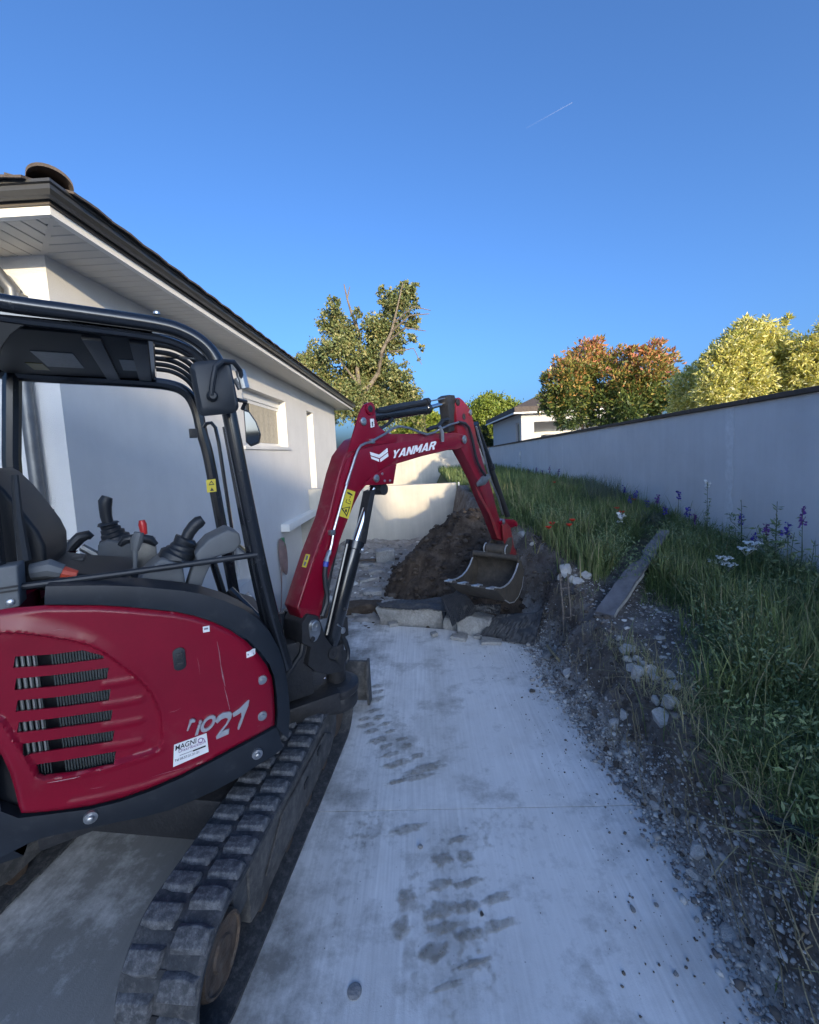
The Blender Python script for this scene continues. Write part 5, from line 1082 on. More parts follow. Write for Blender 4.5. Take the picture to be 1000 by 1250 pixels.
# bucket cylinder and linkage
b = MB(); b.tube([bpx(*p, .0) for p in zC([(178, 165), (215, 270), (262, 400)])], .036, 14); b.tube([bpx(*p, .0) for p in zC([(262, 395), (268, 412)])], .042, 14); kc = P_('hydraulic_cylinder', b, 'black_gloss')
b = MB(); b.tube([bpx(*p, .0) for p in zC([(262, 400), (310, 540), (356, 668)])], .030, 14); P_('cylinder_sleeve', b, 'black', kc)
b = MB(); b.tube([bpx(*p, .05) for p in zC([(185, 180), (225, 320), (262, 470), (305, 570), (330, 660)])], .010, 8); P_('hose', b, 'zincplate', kc)
lk = side(zC([(318, 698), (350, 685), (392, 688), (412, 702), (408, 722), (380, 735), (350, 722), (322, 716)]), .075, .15, 'red', 'bucket_link', bevel=.01)
for o in (.085, -.07): side(zC([(330, 712), (352, 706), (372, 730), (384, 790), (392, 840), (410, 870), (404, 888), (372, 880), (352, 850), (336, 790)]), o, .016, 'red_worn', 'link_plate', lk, bevel=.004)
pin(614.5, 637, .085, .026, .014, 'zincplate', 'pin', lk); pin(630, 640.5, .075, .022, .012, 'red', 'pin', lk); pin(631, 676, .085, .024, .012, 'bucket', 'pin', lk)
# bucket
prof_d = [(2.285, .775), (2.345, .740), (2.385, .66), (2.385, .57), (2.34, .47), (2.25, .40), (2.14, .375), (2.03, .40), (1.93, .46), (1.84, .535), (1.745, .612)]
prof_i = [(d - (.018 if d > 2.2 else .004), z + .016) for d, z in prof_d]
HW = .255
b = MB()
n = len(prof_d); ring = prof_d + prof_i[::-1]
b.prism([bw_(d, HW, z) for d, z in ring], -bN * 2 * HW); bk = P_('bucket', b, 'bucket', smooth=30)
mouth = [(1.76, .625), (1.84, .598), (1.93, .588), (2.03, .594), (2.12, .622), (2.20, .672), (2.262, .735)]
for o in (HW + .012, -HW): b = MB(); b.prism([bw_(d, o, z) for d, z in prof_d[::-1] + [(2.268, .762)] + mouth[::-1]][::-1], -bN * .012); P_('side_wall', b, 'bucket', bk, smooth=0)
for o in (HW + .006, -HW - .006):
    b = MB(); b.tube([bw_(d, o, z + .004) for d, z in mouth], .0085, 6); P_('worn_edge', b, 'steel_worn', bk)
b = MB(); b.tube([bw_(d, HW + .008, z) for d, z in prof_d[3:9]], .0065, 6); P_('worn_edge', b, 'steel_worn', bk)
b = MB(); b.prism([bw_(1.72, HW + .01, .615), bw_(1.82, HW + .01, .560), bw_(1.83, HW + .01, .575), bw_(1.74, HW + .01, .632)], -bN * (2 * HW + .02)); P_('cutting_edge', b, 'bucket', bk, bevel=.003)
for k in range(4):
    o = -HW + .03 + k * (2 * HW - .06) / 3
    b = MB(); b.add([bw_(1.80, o - .026, .590), bw_(1.80, o + .026, .590), bw_(1.80, o + .026, .625), bw_(1.80, o - .026, .625), bw_(1.655, o - .022, .640), bw_(1.655, o + .022, .640), bw_(1.655, o + .022, .652), bw_(1.655, o - .022, .652)],
                  [(0, 1, 2, 3), (7, 6, 5, 4), (0, 4, 5, 1), (1, 5, 6, 2), (2, 6, 7, 3), (3, 7, 4, 0)]); P_('tooth', b, 'steel_worn', bk, bevel=.003)
b = MB(); b.tube([bw_(2.285, -HW, .785), bw_(2.285, HW, .785)], .032, 12); P_('bucket_tube', b, 'bucket', bk)
for o in (.10, -.085):
    b = MB(); b.prism([bw_(d, o, z) for d, z in ((2.26, .78), (2.27, .84), (2.33, .90), (2.42, .96), (2.50, .95), (2.50, .86), (2.42, .76), (2.36, .72))], -bN * .02); P_('bucket_ear', b, 'bucket', bk, bevel=.005)
b = MB(); b.lathe(bw_(2.33, -.12, .845), bN, [(.030, 0), (.055, .01), (.055, .22), (.030, .23)], 18); P_('bucket_boss', b, 'bucket', bk)
for o in (.115, -.128): b = MB(); b.tube([bw_(2.33 + .055 * math.cos(q), o, .845 + .055 * math.sin(q)) for q in np.linspace(rad(80), rad(280), 9)], .007, 6); P_('worn_edge', b, 'steel_worn', bk)
# ------------------------------------------------------------------ vegetation
def leaves(name, P, size, asp, m, parent=None, up=.0, dirs=None, tint=None, droop=0.0):
    """one leaf-shaped blade (folded quad pair) per point P, random tilt; up pulls the leaf axis upwards"""
    n = len(P); P = np.asarray(P, float)
    d = rng.normal(size=(n, 3)); d /= np.linalg.norm(d, axis=1)[:, None]
    if dirs is not None: d = d * .75 + dirs
    d[:, 2] += up; d /= np.linalg.norm(d, axis=1)[:, None] + 1e-9
    r = rng.normal(size=(n, 3)); w = np.cross(d, r); w /= np.linalg.norm(w, axis=1)[:, None] + 1e-9; nn = np.cross(d, w)
    s = (size * rng.uniform(.6, 1.35, n))[:, None]; h = s * asp
    V = np.stack([P, P + d * s * .5 + w * h * .5 + nn * s * .06, P + d * s + nn * s * (-.08 - droop), P + d * s * .5 - w * h * .5 + nn * s * .06], 1).reshape(-1, 3)
    Fq = np.arange(4 * n).reshape(n, 4)
    t = rng.uniform(0, 1, n) if tint is None else np.clip(tint, 0, 1)
    o = np_mesh(name, V, Fq, m, parent, attr=np.repeat(t, 4)); o['kind'] = 'stuff'; return o
def clump_points(clumps, n, shell=.55):
    """points in a union of balls (x,y,z,r), thicker towards their skins, gathered into sprigs"""
    c = np.array(clumps); vol = c[:, 3] ** 2.4; k = rng.choice(len(c), n // 14 + 1, p=vol / vol.sum())
    d = rng.normal(size=(len(k), 3)); d /= np.linalg.norm(d, axis=1)[:, None]
    rr_ = c[k, 3] * (shell + (1 - shell) * rng.uniform(0, 1, len(k)) ** .6) * rng.uniform(.75, 1.12, len(k))
    ctr = c[k, :3] + d * rr_[:, None]; sp_ = np.repeat(ctr, 14, 0)[:n]
    return sp_ + rng.normal(size=(n, 3)) * (np.repeat(c[k, 3], 14)[:n] * .10)[:, None], np.repeat(d, 14, 0)[:n]
def pxclumps(l, Y, jitter=1.0):
    out = []
    for (x, y, r) in l:
        p = ony(x, y, Y); R_ = r * Y / FPX; out.append((p[0], p[1] + random.uniform(-1, 1) * R_ * jitter, p[2], R_))
    return out
def limb(b, pts, r0, r1):
    n = len(pts); b.tube(pts, [r0 + (r1 - r0) * k / (n - 1) for k in range(n)], 7)

# the tall half-bare tree behind the house
YT = 28.0
cl = [(400, 388, 20), (385, 432, 20), (418, 402, 20), (396, 468, 26), (442, 440, 24), (470, 402, 24), (490, 372, 18), (500, 358, 11), (476, 366, 15), (504, 388, 11), (452, 470, 24), (484, 478, 20), (418, 490, 24), (374, 440, 12), (437, 378, 8), (503, 412, 8), (513, 438, 5), (466, 352, 6), (436, 484, 24), (492, 348, 7), (408, 372, 9), (470, 450, 18), (425, 430, 20), (455, 405, 14), (492, 500, 18), (470, 508, 20), (395, 500, 24), (508, 372, 6), (515, 425, 4), (480, 420, 14), (446, 505, 20), (470, 492, 24), (500, 482, 16), (372, 468, 18), (380, 495, 22), (430, 460, 24), (412, 430, 18), (368, 452, 14), (376, 478, 20), (488, 462, 18), (458, 430, 20)]
bt = empty('tree', tuple(ony(440, 560, YT) * (1, 1, 0)), label='tall half bare tree with pale branches rising behind the house', cat='tree')
off = np.array(bt.location)
cc = [(x - off[0], y - off[1], z - off[2], r) for x, y, z, r in pxclumps(cl, YT, 1.2)]
M['oakleaf'] = leafmat('olive_leaves', [(0, (.085, .12, .045)), (.45, (.17, .205, .075)), (.8, (.27, .27, .10)), (1, (.38, .32, .14))], trans=.2)
pp_, dd = clump_points(cc, 60000, .12)
leaves('crown', pp_, .19, .6, M['oakleaf'], bt, dirs=dd * .3)
g_ = lambda x, y, dy=0: ony(x, y, YT + dy) - off
b = MB(); limb(b, [g_(440, 560) * (1, 1, 0), g_(440, 540), g_(442, 500), g_(441, 470)], .42, .30); b.build('trunk', M['bark'], bt)
for pts, r0, r1 in (([g_(441, 490), g_(436, 450), g_(440, 410, 1), g_(430, 385, 1), g_(424, 365, 1), g_(420, 347, 1)], .26, .06), ([g_(424, 365, 1), g_(427, 350, 1)], .08, .05), ([g_(442, 485), g_(462, 455), g_(466, 430, -1), g_(478, 405, -1), g_(484, 380, -1), g_(492, 345, -1)], .27, .05),
                    ([g_(478, 405, -1), g_(500, 385, -2), g_(524, 383, -2)], .12, .04), ([g_(470, 420, -1), g_(495, 400, -2), g_(520, 404, -2)], .11, .035), ([g_(480, 395, -1), g_(505, 374, -2), g_(526, 379, -2)], .10, .03), ([g_(436, 450), g_(415, 420, 1), g_(402, 385, 1)], .16, .05),
                    ([g_(466, 430), g_(490, 428, -1), g_(505, 425, -1), g_(515, 445, -1)], .09, .03), ([g_(438, 470), g_(415, 440, -1), g_(412, 420, -1)], .14, .05), ([g_(462, 455), g_(470, 380, 2), g_(478, 366, 2)], .12, .04)):
    b = MB(); limb(b, pts, r0 * .6, r1 * .6); b.build('limb', M['bark'], bt)

def blob_tree(label, clumps, Y, m, n, size, asp=.6, up=.2, shell=.6, name='tree', trunk=True, group=None, tintfn=None):
    c = pxclumps(clumps, Y, .5); cx_ = np.mean([q[0] for q in c]); t = empty(name, (cx_, Y, 0), label=label, cat='tree' if name == 'tree' else 'bush', group=group)
    c = [(x - cx_, y - Y, z, r) for x, y, z, r in c]
    p, d = clump_points(c, n, shell); tint = tintfn(p, c) if tintfn else None
    leaves('crown', p, size, asp, m, t, up=up, dirs=d * .6, tint=tint)
    zt = max(q[2] for q in c)
    for k in range(3 if name == 'bush' else 1):
        a = k * 2.1; b = MB(); q = c[(k * 2) % len(c)]; limb(b, [(.15 * math.cos(a) * (k > 0), .15 * math.sin(a) * (k > 0), 0), (.3 * math.cos(a) + q[0] * .3, q[1] * .3, q[2] * .5), (q[0] * .8, q[1] * .8, q[2] + q[3] * .4)], .05 * zt / 3, .02); b.build('trunk' if k == 0 else 'limb', M['bark_dark'], t)
    return t
M['limeleaf'] = leafmat('lime_green_leaves', [(0, (.09, .14, .022)), (.5, (.19, .25, .038)), (1, (.29, .32, .06))], trans=.25)
M['deepleaf'] = leafmat('deep_green_leaves', [(0, (.014, .028, .010)), (.6, (.03, .05, .018)), (1, (.05, .075, .025))], trans=.15)
M['photinia'] = leafmat('red_tipped_leaves', [(0, (.06, .10, .035)), (.34, (.17, .22, .055)), (.54, (.38, .33, .085)), (.74, (.60, .28, .11)), (1, (.68, .27, .18))], rough=.35, trans=.35)
M['yellowleaf'] = leafmat('variegated_yellow_leaves', [(0, (.27, .32, .08)), (.33, (.60, .57, .14)), (.7, (.84, .76, .23)), (1, (.88, .85, .52))], trans=.3)
blob_tree('rounded bright green tree between the arm and the white house', [(602, 500, 20), (588, 512, 24), (618, 510, 22), (603, 522, 26), (625, 520, 13), (580, 528, 16), (628, 535, 16), (600, 540, 24)], 46, M['limeleaf'], 30000, .26, .7, .3)
blob_tree('low bright green treetop seen under the arm cylinder', [(520, 516, 15), (503, 526, 16), (535, 522, 14), (490, 533, 13), (550, 530, 13), (520, 538, 18)], 40, M['limeleaf'], 11000, .27, .7, .3)
blob_tree('bare leaning thin branches with few leaves behind the boom', [(518, 505, 6), (512, 520, 8)], 34, M['oakleaf'], 260, .25)
blob_tree('dark clipped cypress beside the white house', [(590, 528, 8), (588, 538, 9), (594, 545, 9), (586, 552, 9), (593, 556, 9)], 33, M['deepleaf'], 4200, .16, .5, .8)
def ptint(p, c):
    zs_ = np.array([q[2] + q[3] for q in c]); z = p[:, 2]; hi = zs_.max(); lo_ = min(q[2] - q[3] for q in c)
    return np.clip(.86 * (z - lo_) / (hi - lo_) - .07 + rng.normal(0, .22, len(p)), 0, 1)
blob_tree('red tipped bushy tree rising above the grey wall left of the yellow bushes', [(690, 470, 26), (720, 440, 24), (728, 424, 13), (705, 455, 24), (675, 490, 18), (740, 462, 28), (700, 500, 26), (735, 500, 28), (758, 440, 16), (668, 465, 9), (680, 440, 9)], 14.2, M['photinia'], 17000, .135, .38, .25, .5, tintfn=ptint)
blob_tree('second red tipped tree in front of the yellow bushes', [(790, 450, 22), (795, 428, 12), (770, 465, 22), (812, 448, 15), (785, 485, 26), (810, 475, 20), (765, 500, 22), (815, 500, 22), (775, 430, 8), (822, 432, 6)], 13.2, M['photinia'], 14000, .13, .38, .25, .5, tintfn=ptint)
blob_tree('small pale yellow bush between the red tree and the big yellow one', [(835, 470, 16), (848, 455, 12), (838, 492, 20), (858, 480, 16)], 9.2, M['yellowleaf'], 6000, .085, .32, .05, .4, name='bush')
blob_tree('large glowing yellow variegated bush above the grey wall', [(900, 430, 26), (925, 420, 26), (880, 445, 22), (912, 405, 15), (945, 432, 24), (905, 465, 30), (950, 465, 26), (870, 475, 24), (955, 405, 8), (868, 440, 10), (935, 395, 9), (960, 392, 5)], 7.9, M['yellowleaf'], 26000, .085, .30, .05, .4, name='bush')
blob_tree('yellow green bush at the right edge above the wall', [(990, 425, 20), (1005, 440, 26), (985, 455, 20), (1015, 415, 24), (1000, 470, 26), (975, 445, 10)], 7.3, M['yellowleaf'], 14000, .08, .30, .05, .4, name='bush')

# ------------------------------------------------------------------ grass on the bank
M['grass'] = leafmat('grass_blades', [(0, (.075, .115, .040)), (.45, (.13, .19, .062)), (.75, (.20, .25, .095)), (.9, (.31, .29, .15)), (1, (.42, .36, .21))], rough=.6, trans=.25)
M['weed'] = leafmat('weed_leaves', [(0, (.085, .14, .062)), (.6, (.16, .23, .11)), (1, (.26, .31, .17))], rough=.55, trans=.2)
M['greyleaf'] = leafmat('grey_green_leaves', [(0, (.07, .095, .075)), (1, (.15, .18, .14))], rough=.6, trans=.15)
def grass_edge(y): return lerp1(y, [-1, 1.2, 1.7, 2.1, 2.5, 2.9, 3.2, 3.5, 3.9, 4.4, 5.0, 6, 7, 9.3], [1.16, 1.20, 1.24, 1.32, 1.50, 1.80, 2.10, 2.05, 1.72, 1.55, 1.42, 1.0, .8, .62])
def blades(name, P, h, w, m, parent=None, bend=.5, tint=None):
    n = len(P); a = rng.uniform(0, 2 * math.pi, n); lean = rng.uniform(.05, 1, n) * bend
    d = np.stack([np.cos(a), np.sin(a), np.zeros(n)], 1); q = a + rng.uniform(.8, 2.3, n); s = np.stack([np.cos(q), np.sin(q), np.zeros(n)], 1) * (w * .5)[:, None]
    hz = h[:, None] * np.array([[0, 0, 1.0]]); rows = []
    for t, ww in ((0, 1), (.45, .85), (.8, .5), (1, .08)):
        c = P + hz * (t - .35 * lean[:, None] * t * t) + d * (h * lean)[:, None] * t * t * .9; rows += [c - s * ww, c + s * ww]
    V = np.stack(rows, 1).reshape(-1, 3); i = np.arange(n)[:, None] * 8
    Fq = np.concatenate([i + np.array([[0, 1, 3, 2]]), i + np.array([[2, 3, 5, 4]]), i + np.array([[4, 5, 7, 6]])], 0)
    t = rng.beta(2, 2.6, n) if tint is None else tint
    return np_mesh(name, V, Fq, m, parent, attr=np.repeat(t, 8))
def scatter(n, x0, x1, y0, y1, dens):
    """n points with a density function, gathered into tussocks"""
    out = []
    while len(out) < n:
        x, y = random.uniform(x0, x1), random.uniform(y0, y1)
        if random.random() < dens(x, y): out.append((x, y))
    return np.array(out)
def dens_grass(x, y):
    e = x - grass_edge(y) + .16 * fbm(x * 3, y * 3, 5)
    s_ = (x - 1.42) * .607 + (y - 3.3) * .795
    if -.1 < s_ < 3.2 and abs((x - 1.42) * .795 - (y - 3.3) * .607) < .17: return 0
    if e < 0: return .018 if x > crest_x(y) - .12 else 0
    return min(1, .25 + e * 2.2) * (.45 + .55 * float(sst(-.25, .15, fbm(x * 2.6, y * 2.6, 11)))) * min(1, 3.2 / max(y, 1.4) + .25)
P2 = scatter(90000, 1.1, 3.68, .3, 9.2, dens_grass)
zz = np.array([bank_z(x, y) for x, y in P2]); P3 = np.column_stack([P2, zz - .01])
dl = np.array([x - grass_edge(y) for x, y in P2])
hh = (.08 + .20 * np.clip(dl, 0, 1)) * rng.uniform(.5, 1.5, len(P2)); hh[rng.uniform(0, 1, len(P2)) < .05] *= 1.6
tn_ = np.clip(rng.beta(2, 3, len(P2)) + np.array([.22 * fbm(x * 1.7, y * 1.7, 21) for x, y in P2]) + .25 * (dl < .12), 0, 1)
gr = blades('grass', P3, hh, rng.uniform(.0025, .0065, len(P2)) * (1 + np.clip(P2[:, 1] - 3, 0, 6) * .2), M['grass'], bend=1.7, tint=tn_)
tag(gr, 'long tangled green grass growing on the bank up to the wall', 'grass', kind='stuff')
P2 = scatter(15000, 1.1, 3.65, .4, 7.5, lambda x, y: dens_grass(x, y) * float(sst(.0, .4, x - grass_edge(y))) * float(sst(-.1, .2, fbm(x * 1.9, y * 1.9, 31))))
P3 = np.column_stack([P2, [bank_z(x, y) + random.uniform(.02, .22) for x, y in P2]])
tag(leaves('ground_weeds', P3, .028, .38, M['weed'], up=.35), 'low leafy weeds mixed into the grass', 'weeds', kind='stuff')
P2 = scatter(16000, 1.25, 3.6, .9, 5.5, lambda x, y: (x > grass_edge(y) + .05) * float(sst(-.15, .2, fbm(x * 2.3, y * 2.3, 55)))); P3 = np.column_stack([P2, [bank_z(x, y) + random.uniform(.05, .34) for x, y in P2]])
tag(leaves('leafy_weeds', P3, .032, .34, M['weed'], up=.15), 'taller leafy weeds standing among the grass', 'weeds', kind='stuff')
# far grass along the terrace
P2 = scatter(9000, .9, 3.65, 9.3, 21, lambda x, y: 1)
P3 = np.column_stack([P2, np.full(len(P2), .92)]); gf = blades('grass', P3, rng.uniform(.12, .42, len(P2)), rng.uniform(.012, .03, len(P2)), M['grass'], bend=.5)
tag(gf, 'rough grass on the upper garden beyond the low wall', 'grass', kind='stuff')
# tall seeding stalks and pale tufts standing out of the grass
P2 = scatter(1500, 1.3, 3.62, .8, 8.5, lambda x, y: dens_grass(x, y)); P3 = np.column_stack([P2, [bank_z(x, y) for x, y in P2]])
tag(blades('grass_stalk', P3, rng.uniform(.28, .62, len(P2)), rng.uniform(.003, .006, len(P2)), M['grass'], bend=.9, tint=rng.uniform(.55, 1, len(P2))), 'tall pale seeding stalks standing out of the grass', 'grass', kind='stuff')
P2 = scatter(14000, 1.0, 3.6, 2.2, 8.8, lambda x, y: dens_grass(x, y) * float(sst(.05, .3, fbm(x * 1.5, y * 1.5, 77)))); P3 = np.column_stack([P2, [bank_z(x, y) for x, y in P2]])
tag(blades('pale_grass', P3, rng.uniform(.12, .42, len(P2)), rng.uniform(.004, .009, len(P2)) * (1 + .15 * P2[:, 1]), M['grass'], bend=.8, tint=np.clip(rng.normal(.72, .12, len(P2)), 0, 1)), 'patches of paler feathery grass on the bank', 'grass', kind='stuff')
# dry straw hanging over the cut edge
P2 = np.array([(crest_x(y) + random.uniform(-.06, .14), y) for y in rng.uniform(.9, 3.0, 450)]); P3 = np.column_stack([P2, [bank_z(x, y) for x, y in P2]])
tag(blades('dry_grass', P3, rng.uniform(.08, .26, 450), rng.uniform(.003, .006, 450), M['grass'], bend=1.8, tint=rng.uniform(.82, 1, 450)), 'dry straw hanging over the cut edge of the bank', 'straw', kind='stuff')
b = MB()
for k in range(150):                                        # roots sticking out of the earth face
    y = random.uniform(1.0, 4.2); x = toe_x(y) + (crest_x(y) - toe_x(y)) * random.uniform(.35, 1.0); z = bank_z(x, y); L0 = random.uniform(.05, .22); a = random.uniform(-2.6, -.6)
    b.tube([(x, y, z), (x + L0 * .4 * math.cos(a) * .4 - .03, y + L0 * .4 * math.sin(a), z + .01), (x - L0 * .35, y + L0 * math.sin(a), z - L0 * .35)], [.003, .0022, .001], 4)
tag(b.build('root', M['straw']), 'thin pale roots poking out of the cut earth face', 'roots', kind='stuff')
# tall plume grass tussock by the wall
def tussock(name, base, n, h, m, label, cat, spread=.12, bend=.35, w=.006, group=None):
    t = empty(name, tuple(base), label=label, cat=cat, group=group)
    a = rng.uniform(0, 6.28, n); r = spread * np.sqrt(rng.uniform(0, 1, n)); P = np.column_stack([r * np.cos(a), r * np.sin(a), np.zeros(n)])
    blades('blades', P, h * rng.uniform(.6, 1.1, n), np.full(n, w), m, t, bend=bend, tint=rng.uniform(.2, .8, n)); return t
def onbank(x, y, lift=0.0):
    d = ray(x, y); prev = None
    for t in np.arange(.6, 14, .01) / d[1] if d[1] > 0 else []:
        p = CAMC + d * t
        if .7 < p[0] < 3.69 and p[2] < bank_z(p[0], p[1], True) + lift: return p
    return None
def wallbase(x, X=3.4):
    """bank point standing at distance X right of the drive in photo column x (rows near the wall foot)"""
    for y in np.arange(575, 800, .5):
        p = onx(x, y, X)
        if p[2] <= bank_z(X, min(p[1], 9.3), False): return np.array([X, p[1], bank_z(X, min(p[1], 9.3))])
for (x, X, h, lab) in ((735, 3.0, .62, 'tall blue green feathery grass tussock leaning on the wall'), (712, 3.1, .5, 'grass tussock left of the tallest feathery clump by the wall')):
    tussock('grass_tussock', wallbase(x, X), 420, h, M['greyleaf'], lab, 'grass clump', spread=.30, bend=.5)
# grey-green mound (lavender-like) at the wall
mb_ = wallbase(790, 3.05); gm = empty('grey_green_shrub', tuple(mb_), label='low grey green mounded shrub beside the upper end of the plank', cat='shrub')
p_, d_ = clump_points([(0, 0, .14, .20), (.15, .12, .12, .16), (-.1, -.2, .12, .17)], 2600, .5); leaves('foliage', p_, .035, .22, M['greyleaf'], gm, up=.5, dirs=d_)
b = MB()
for k in range(5): b.tube([(0, 0, 0), (.08 * math.cos(k * 1.3), .08 * math.sin(k * 1.3), .16)], .004, 5)
b.build('stem', M['stemgreen'], gm)

# flowering stems by the wall
M['violet'] = mat('violet_petals', (.055, .035, .32), .6, var=.3, scale=40); M['purple'] = mat('purple_petals', (.12, .03, .22), .6, var=.3, scale=40)
M['petal_white'] = mat('white_petals', (.75, .75, .72), .6, var=.05); M['poppy'] = mat('poppy_red', (.55, .035, .012), .5, var=.2, scale=60)
def leafy_stem(name, base, top, label, cat, group, flower=None, fl=.12, nleaf=26, lsz=.05, branch=0, fm='violet'):
    base, top = np.array(base, float), np.array(top, float); t = empty(name, tuple(base), label=label, cat=cat, group=group)
    v = top - base; mid = v * .5 + np.array([random.uniform(-.03, .03), random.uniform(-.03, .03), 0]); b = MB(); L0 = np.linalg.norm(v)
    b.tube([(0, 0, -.02), mid, v], [.0045, .0035, .002], 5); ends = [(mid, v)]
    for k in range(branch):
        s0 = v * random.uniform(.25, .6); a = random.uniform(0, 6.28); e = s0 + np.array([.22 * math.cos(a), .22 * math.sin(a), .28]) * L0 * random.uniform(.5, .9); b.tube([s0, (s0 + e) / 2 + np.array([.05 * math.cos(a), .05 * math.sin(a), -.02]) * L0, e], [.003, .0025, .0012], 5); ends.append((s0, e))
    b.build('stem', M['stemgreen'], t)
    P = []; D = []
    for a_, e_ in ends:
        for k in range(nleaf):
            u = random.uniform(.0, .95); P.append(a_ * (1 - u) + e_ * u if k % 2 else np.array(mid) * u); q = random.uniform(0, 6.28); D.append((math.cos(q), math.sin(q), .5))
    leaves('leaf', np.array(P), lsz, .28, M['weed'], t, dirs=np.array(D), tint=rng.uniform(.2, 1, len(P)))
    if flower == 'spike':
        P = np.array([v - np.array([0, 0, fl * u]) + rng.normal(0, .010, 3) for u in np.linspace(0, 1, 34)]); leaves('flower', P, .027, .85, M[fm], t)
    elif flower == 'umbel':
        b = MB()
        for k in range(9):
            a = k * 2.4; r = .028 * math.sqrt(k); c = v + np.array([r * math.cos(a), r * math.sin(a), .012 - r * .12]); b.tube([v - np.array([0, 0, .06]), c], .0015, 4); b.lathe(c, (0, 0, 1), [(.010, 0), (.020, .004), (.014, .012), (.004, .014)], 8)
        b.build('flower', M['petal_white'], t)
    return t
sp_l = [(776, 600, 'violet', 3.3), (790, 612, 'violet', 3.3), (803, 606, 'purple', 3.4), (848, 628, 'purple', 3.3), (905, 628, 'violet', 3.35), (935, 640, 'purple', 3.3), (962, 640, 'violet', 3.2), (762, 594, 'violet', 3.2), (769, 606, 'violet', 3.15), (813, 619, 'violet', 3.2), (829, 600, 'violet', 3.4), (839, 620, 'violet', 3.3), (921, 652, 'violet', 3.3), (646, 573, 'purple', 3.4), (655, 571, 'purple', 3.4), (662, 574, 'purple', 3.4), (671, 570, 'purple', 3.4), (682, 573, 'purple', 3.4)]
for x, y, m_, X in sp_l:
    p = onx(x, y, X); bb = np.array([X, p[1] + random.uniform(-.05, .05), bank_z(X, min(p[1], 9.3))])
    far_ = x < 700
    leafy_stem('larkspur', bb, p, {646: 'leftmost of the five dim violet flower spikes at the far wall', 655: 'second from left of the five dim violet flower spikes', 662: 'middle one of the five dim violet flower spikes', 671: 'second from right of the five dim violet flower spikes', 682: 'rightmost of the five dim violet flower spikes at the far wall'}[x] if far_ else {776: 'blue larkspur third from left above the tall grass', 790: 'small blue larkspur left of the two by the plank end', 803: 'purple larkspur close to the wall above the plank end', 848: 'purple larkspur left of the tall white flower spike', 905: 'blue larkspur just right of the mortar streak', 935: 'purple larkspur left of the tall branching weed', 962: 'blue larkspur between the tall weed and the drooping purple one', 762: 'upper left blue larkspur of the pair above the tall grass', 769: 'lower right blue larkspur of the pair above the tall grass', 813: 'blue larkspur standing just above the upper plank end', 829: 'highest blue larkspur against the grey wall', 839: 'short blue larkspur right below the highest one', 921: 'small blue larkspur right above the white yarrow'}[x], 'flower',
               'far violet flower spikes' if far_ else 'blue larkspurs along the wall', 'spike', .10 if not far_ else .16, 12, .035, 0, m_)
p = onx(980, 622, 3.25); leafy_stem('larkspur', (3.25, p[1] + .03, bank_z(3.25, p[1])), p, 'purple larkspur with a drooping head near the right edge', 'flower', None, 'spike', .14, 22, .04, 2, 'purple')
p = onx(864, 588, 3.4); leafy_stem('white_flower_spike', (3.4, p[1], bank_z(3.4, p[1])), p, 'tall stem with a white flower spike left of the mortar streak', 'flower', None, 'spike', .06, 30, .045, 2, 'petal_white')
p = onx(635, 551, 3.45); leafy_stem('white_flower_spike', (3.45, p[1], .95), p, 'far tall stem with two white flowers before the wall end', 'flower', None, 'spike', .18, 14, .06, 1, 'petal_white')
p = onx(949, 612, 3.1); leafy_stem('tall_weed', (3.12, p[1] + .03, bank_z(3.12, p[1])), p, 'tall branching green weed standing against the wall at right', 'weed', None, None, 0, 60, .055, 6)
for x, y, X, lab in ((905, 610, 3.3, 'slender weed right of the mortar streak'), (850, 640, 3.3, 'bushy weed below the white flower spike'), (890, 640, 3.2, 'weed leaning in front of the mortar streak'), (820, 640, 3.3, 'weed among the larkspurs by the wall'), (995, 660, 3.0, 'small weed at the right edge of the picture'), (970, 650, 3.0, 'leafy weed under the purple larkspur'), (640, 570, 3.3, 'dark leafy weed at the far left end of the wall'), (615, 565, 3.3, 'leafy weed beside the bucket cylinder'), (870, 690, 2.7, 'grey green weed in the grass above the dirt patch'), (840, 700, 2.6, 'pale upright weed right of the plank'), (945, 760, 2.3, 'upright weed deep in the grass at right')):
    p = onx(x, y, X); yb = min(p[1], 9.3); leafy_stem('weed', (X, p[1], bank_z(X, yb)), (p[0], p[1], max(p[2], bank_z(X, yb) + .25)), lab, 'weed', None, None, 0, 34, .05, 3)
for x, y, X, lab in ((918, 664, 3.15, 'white yarrow heads in front of the wall, upper pair'), (911, 671, 3.1, 'white yarrow head left below the upper pair'), (873, 686, 2.9, 'white yarrow head leftmost of the lower cluster'), (884, 682, 2.92, 'white yarrow head in the middle of the lower cluster'), (889, 690, 2.9, 'white yarrow head rightmost of the lower cluster')):
    p = onx(x, y, X); leafy_stem('yarrow', (X, p[1], bank_z(X, p[1])), p, lab, 'flower', 'white yarrow in the grass', 'umbel', 0, 16, .04, 0)
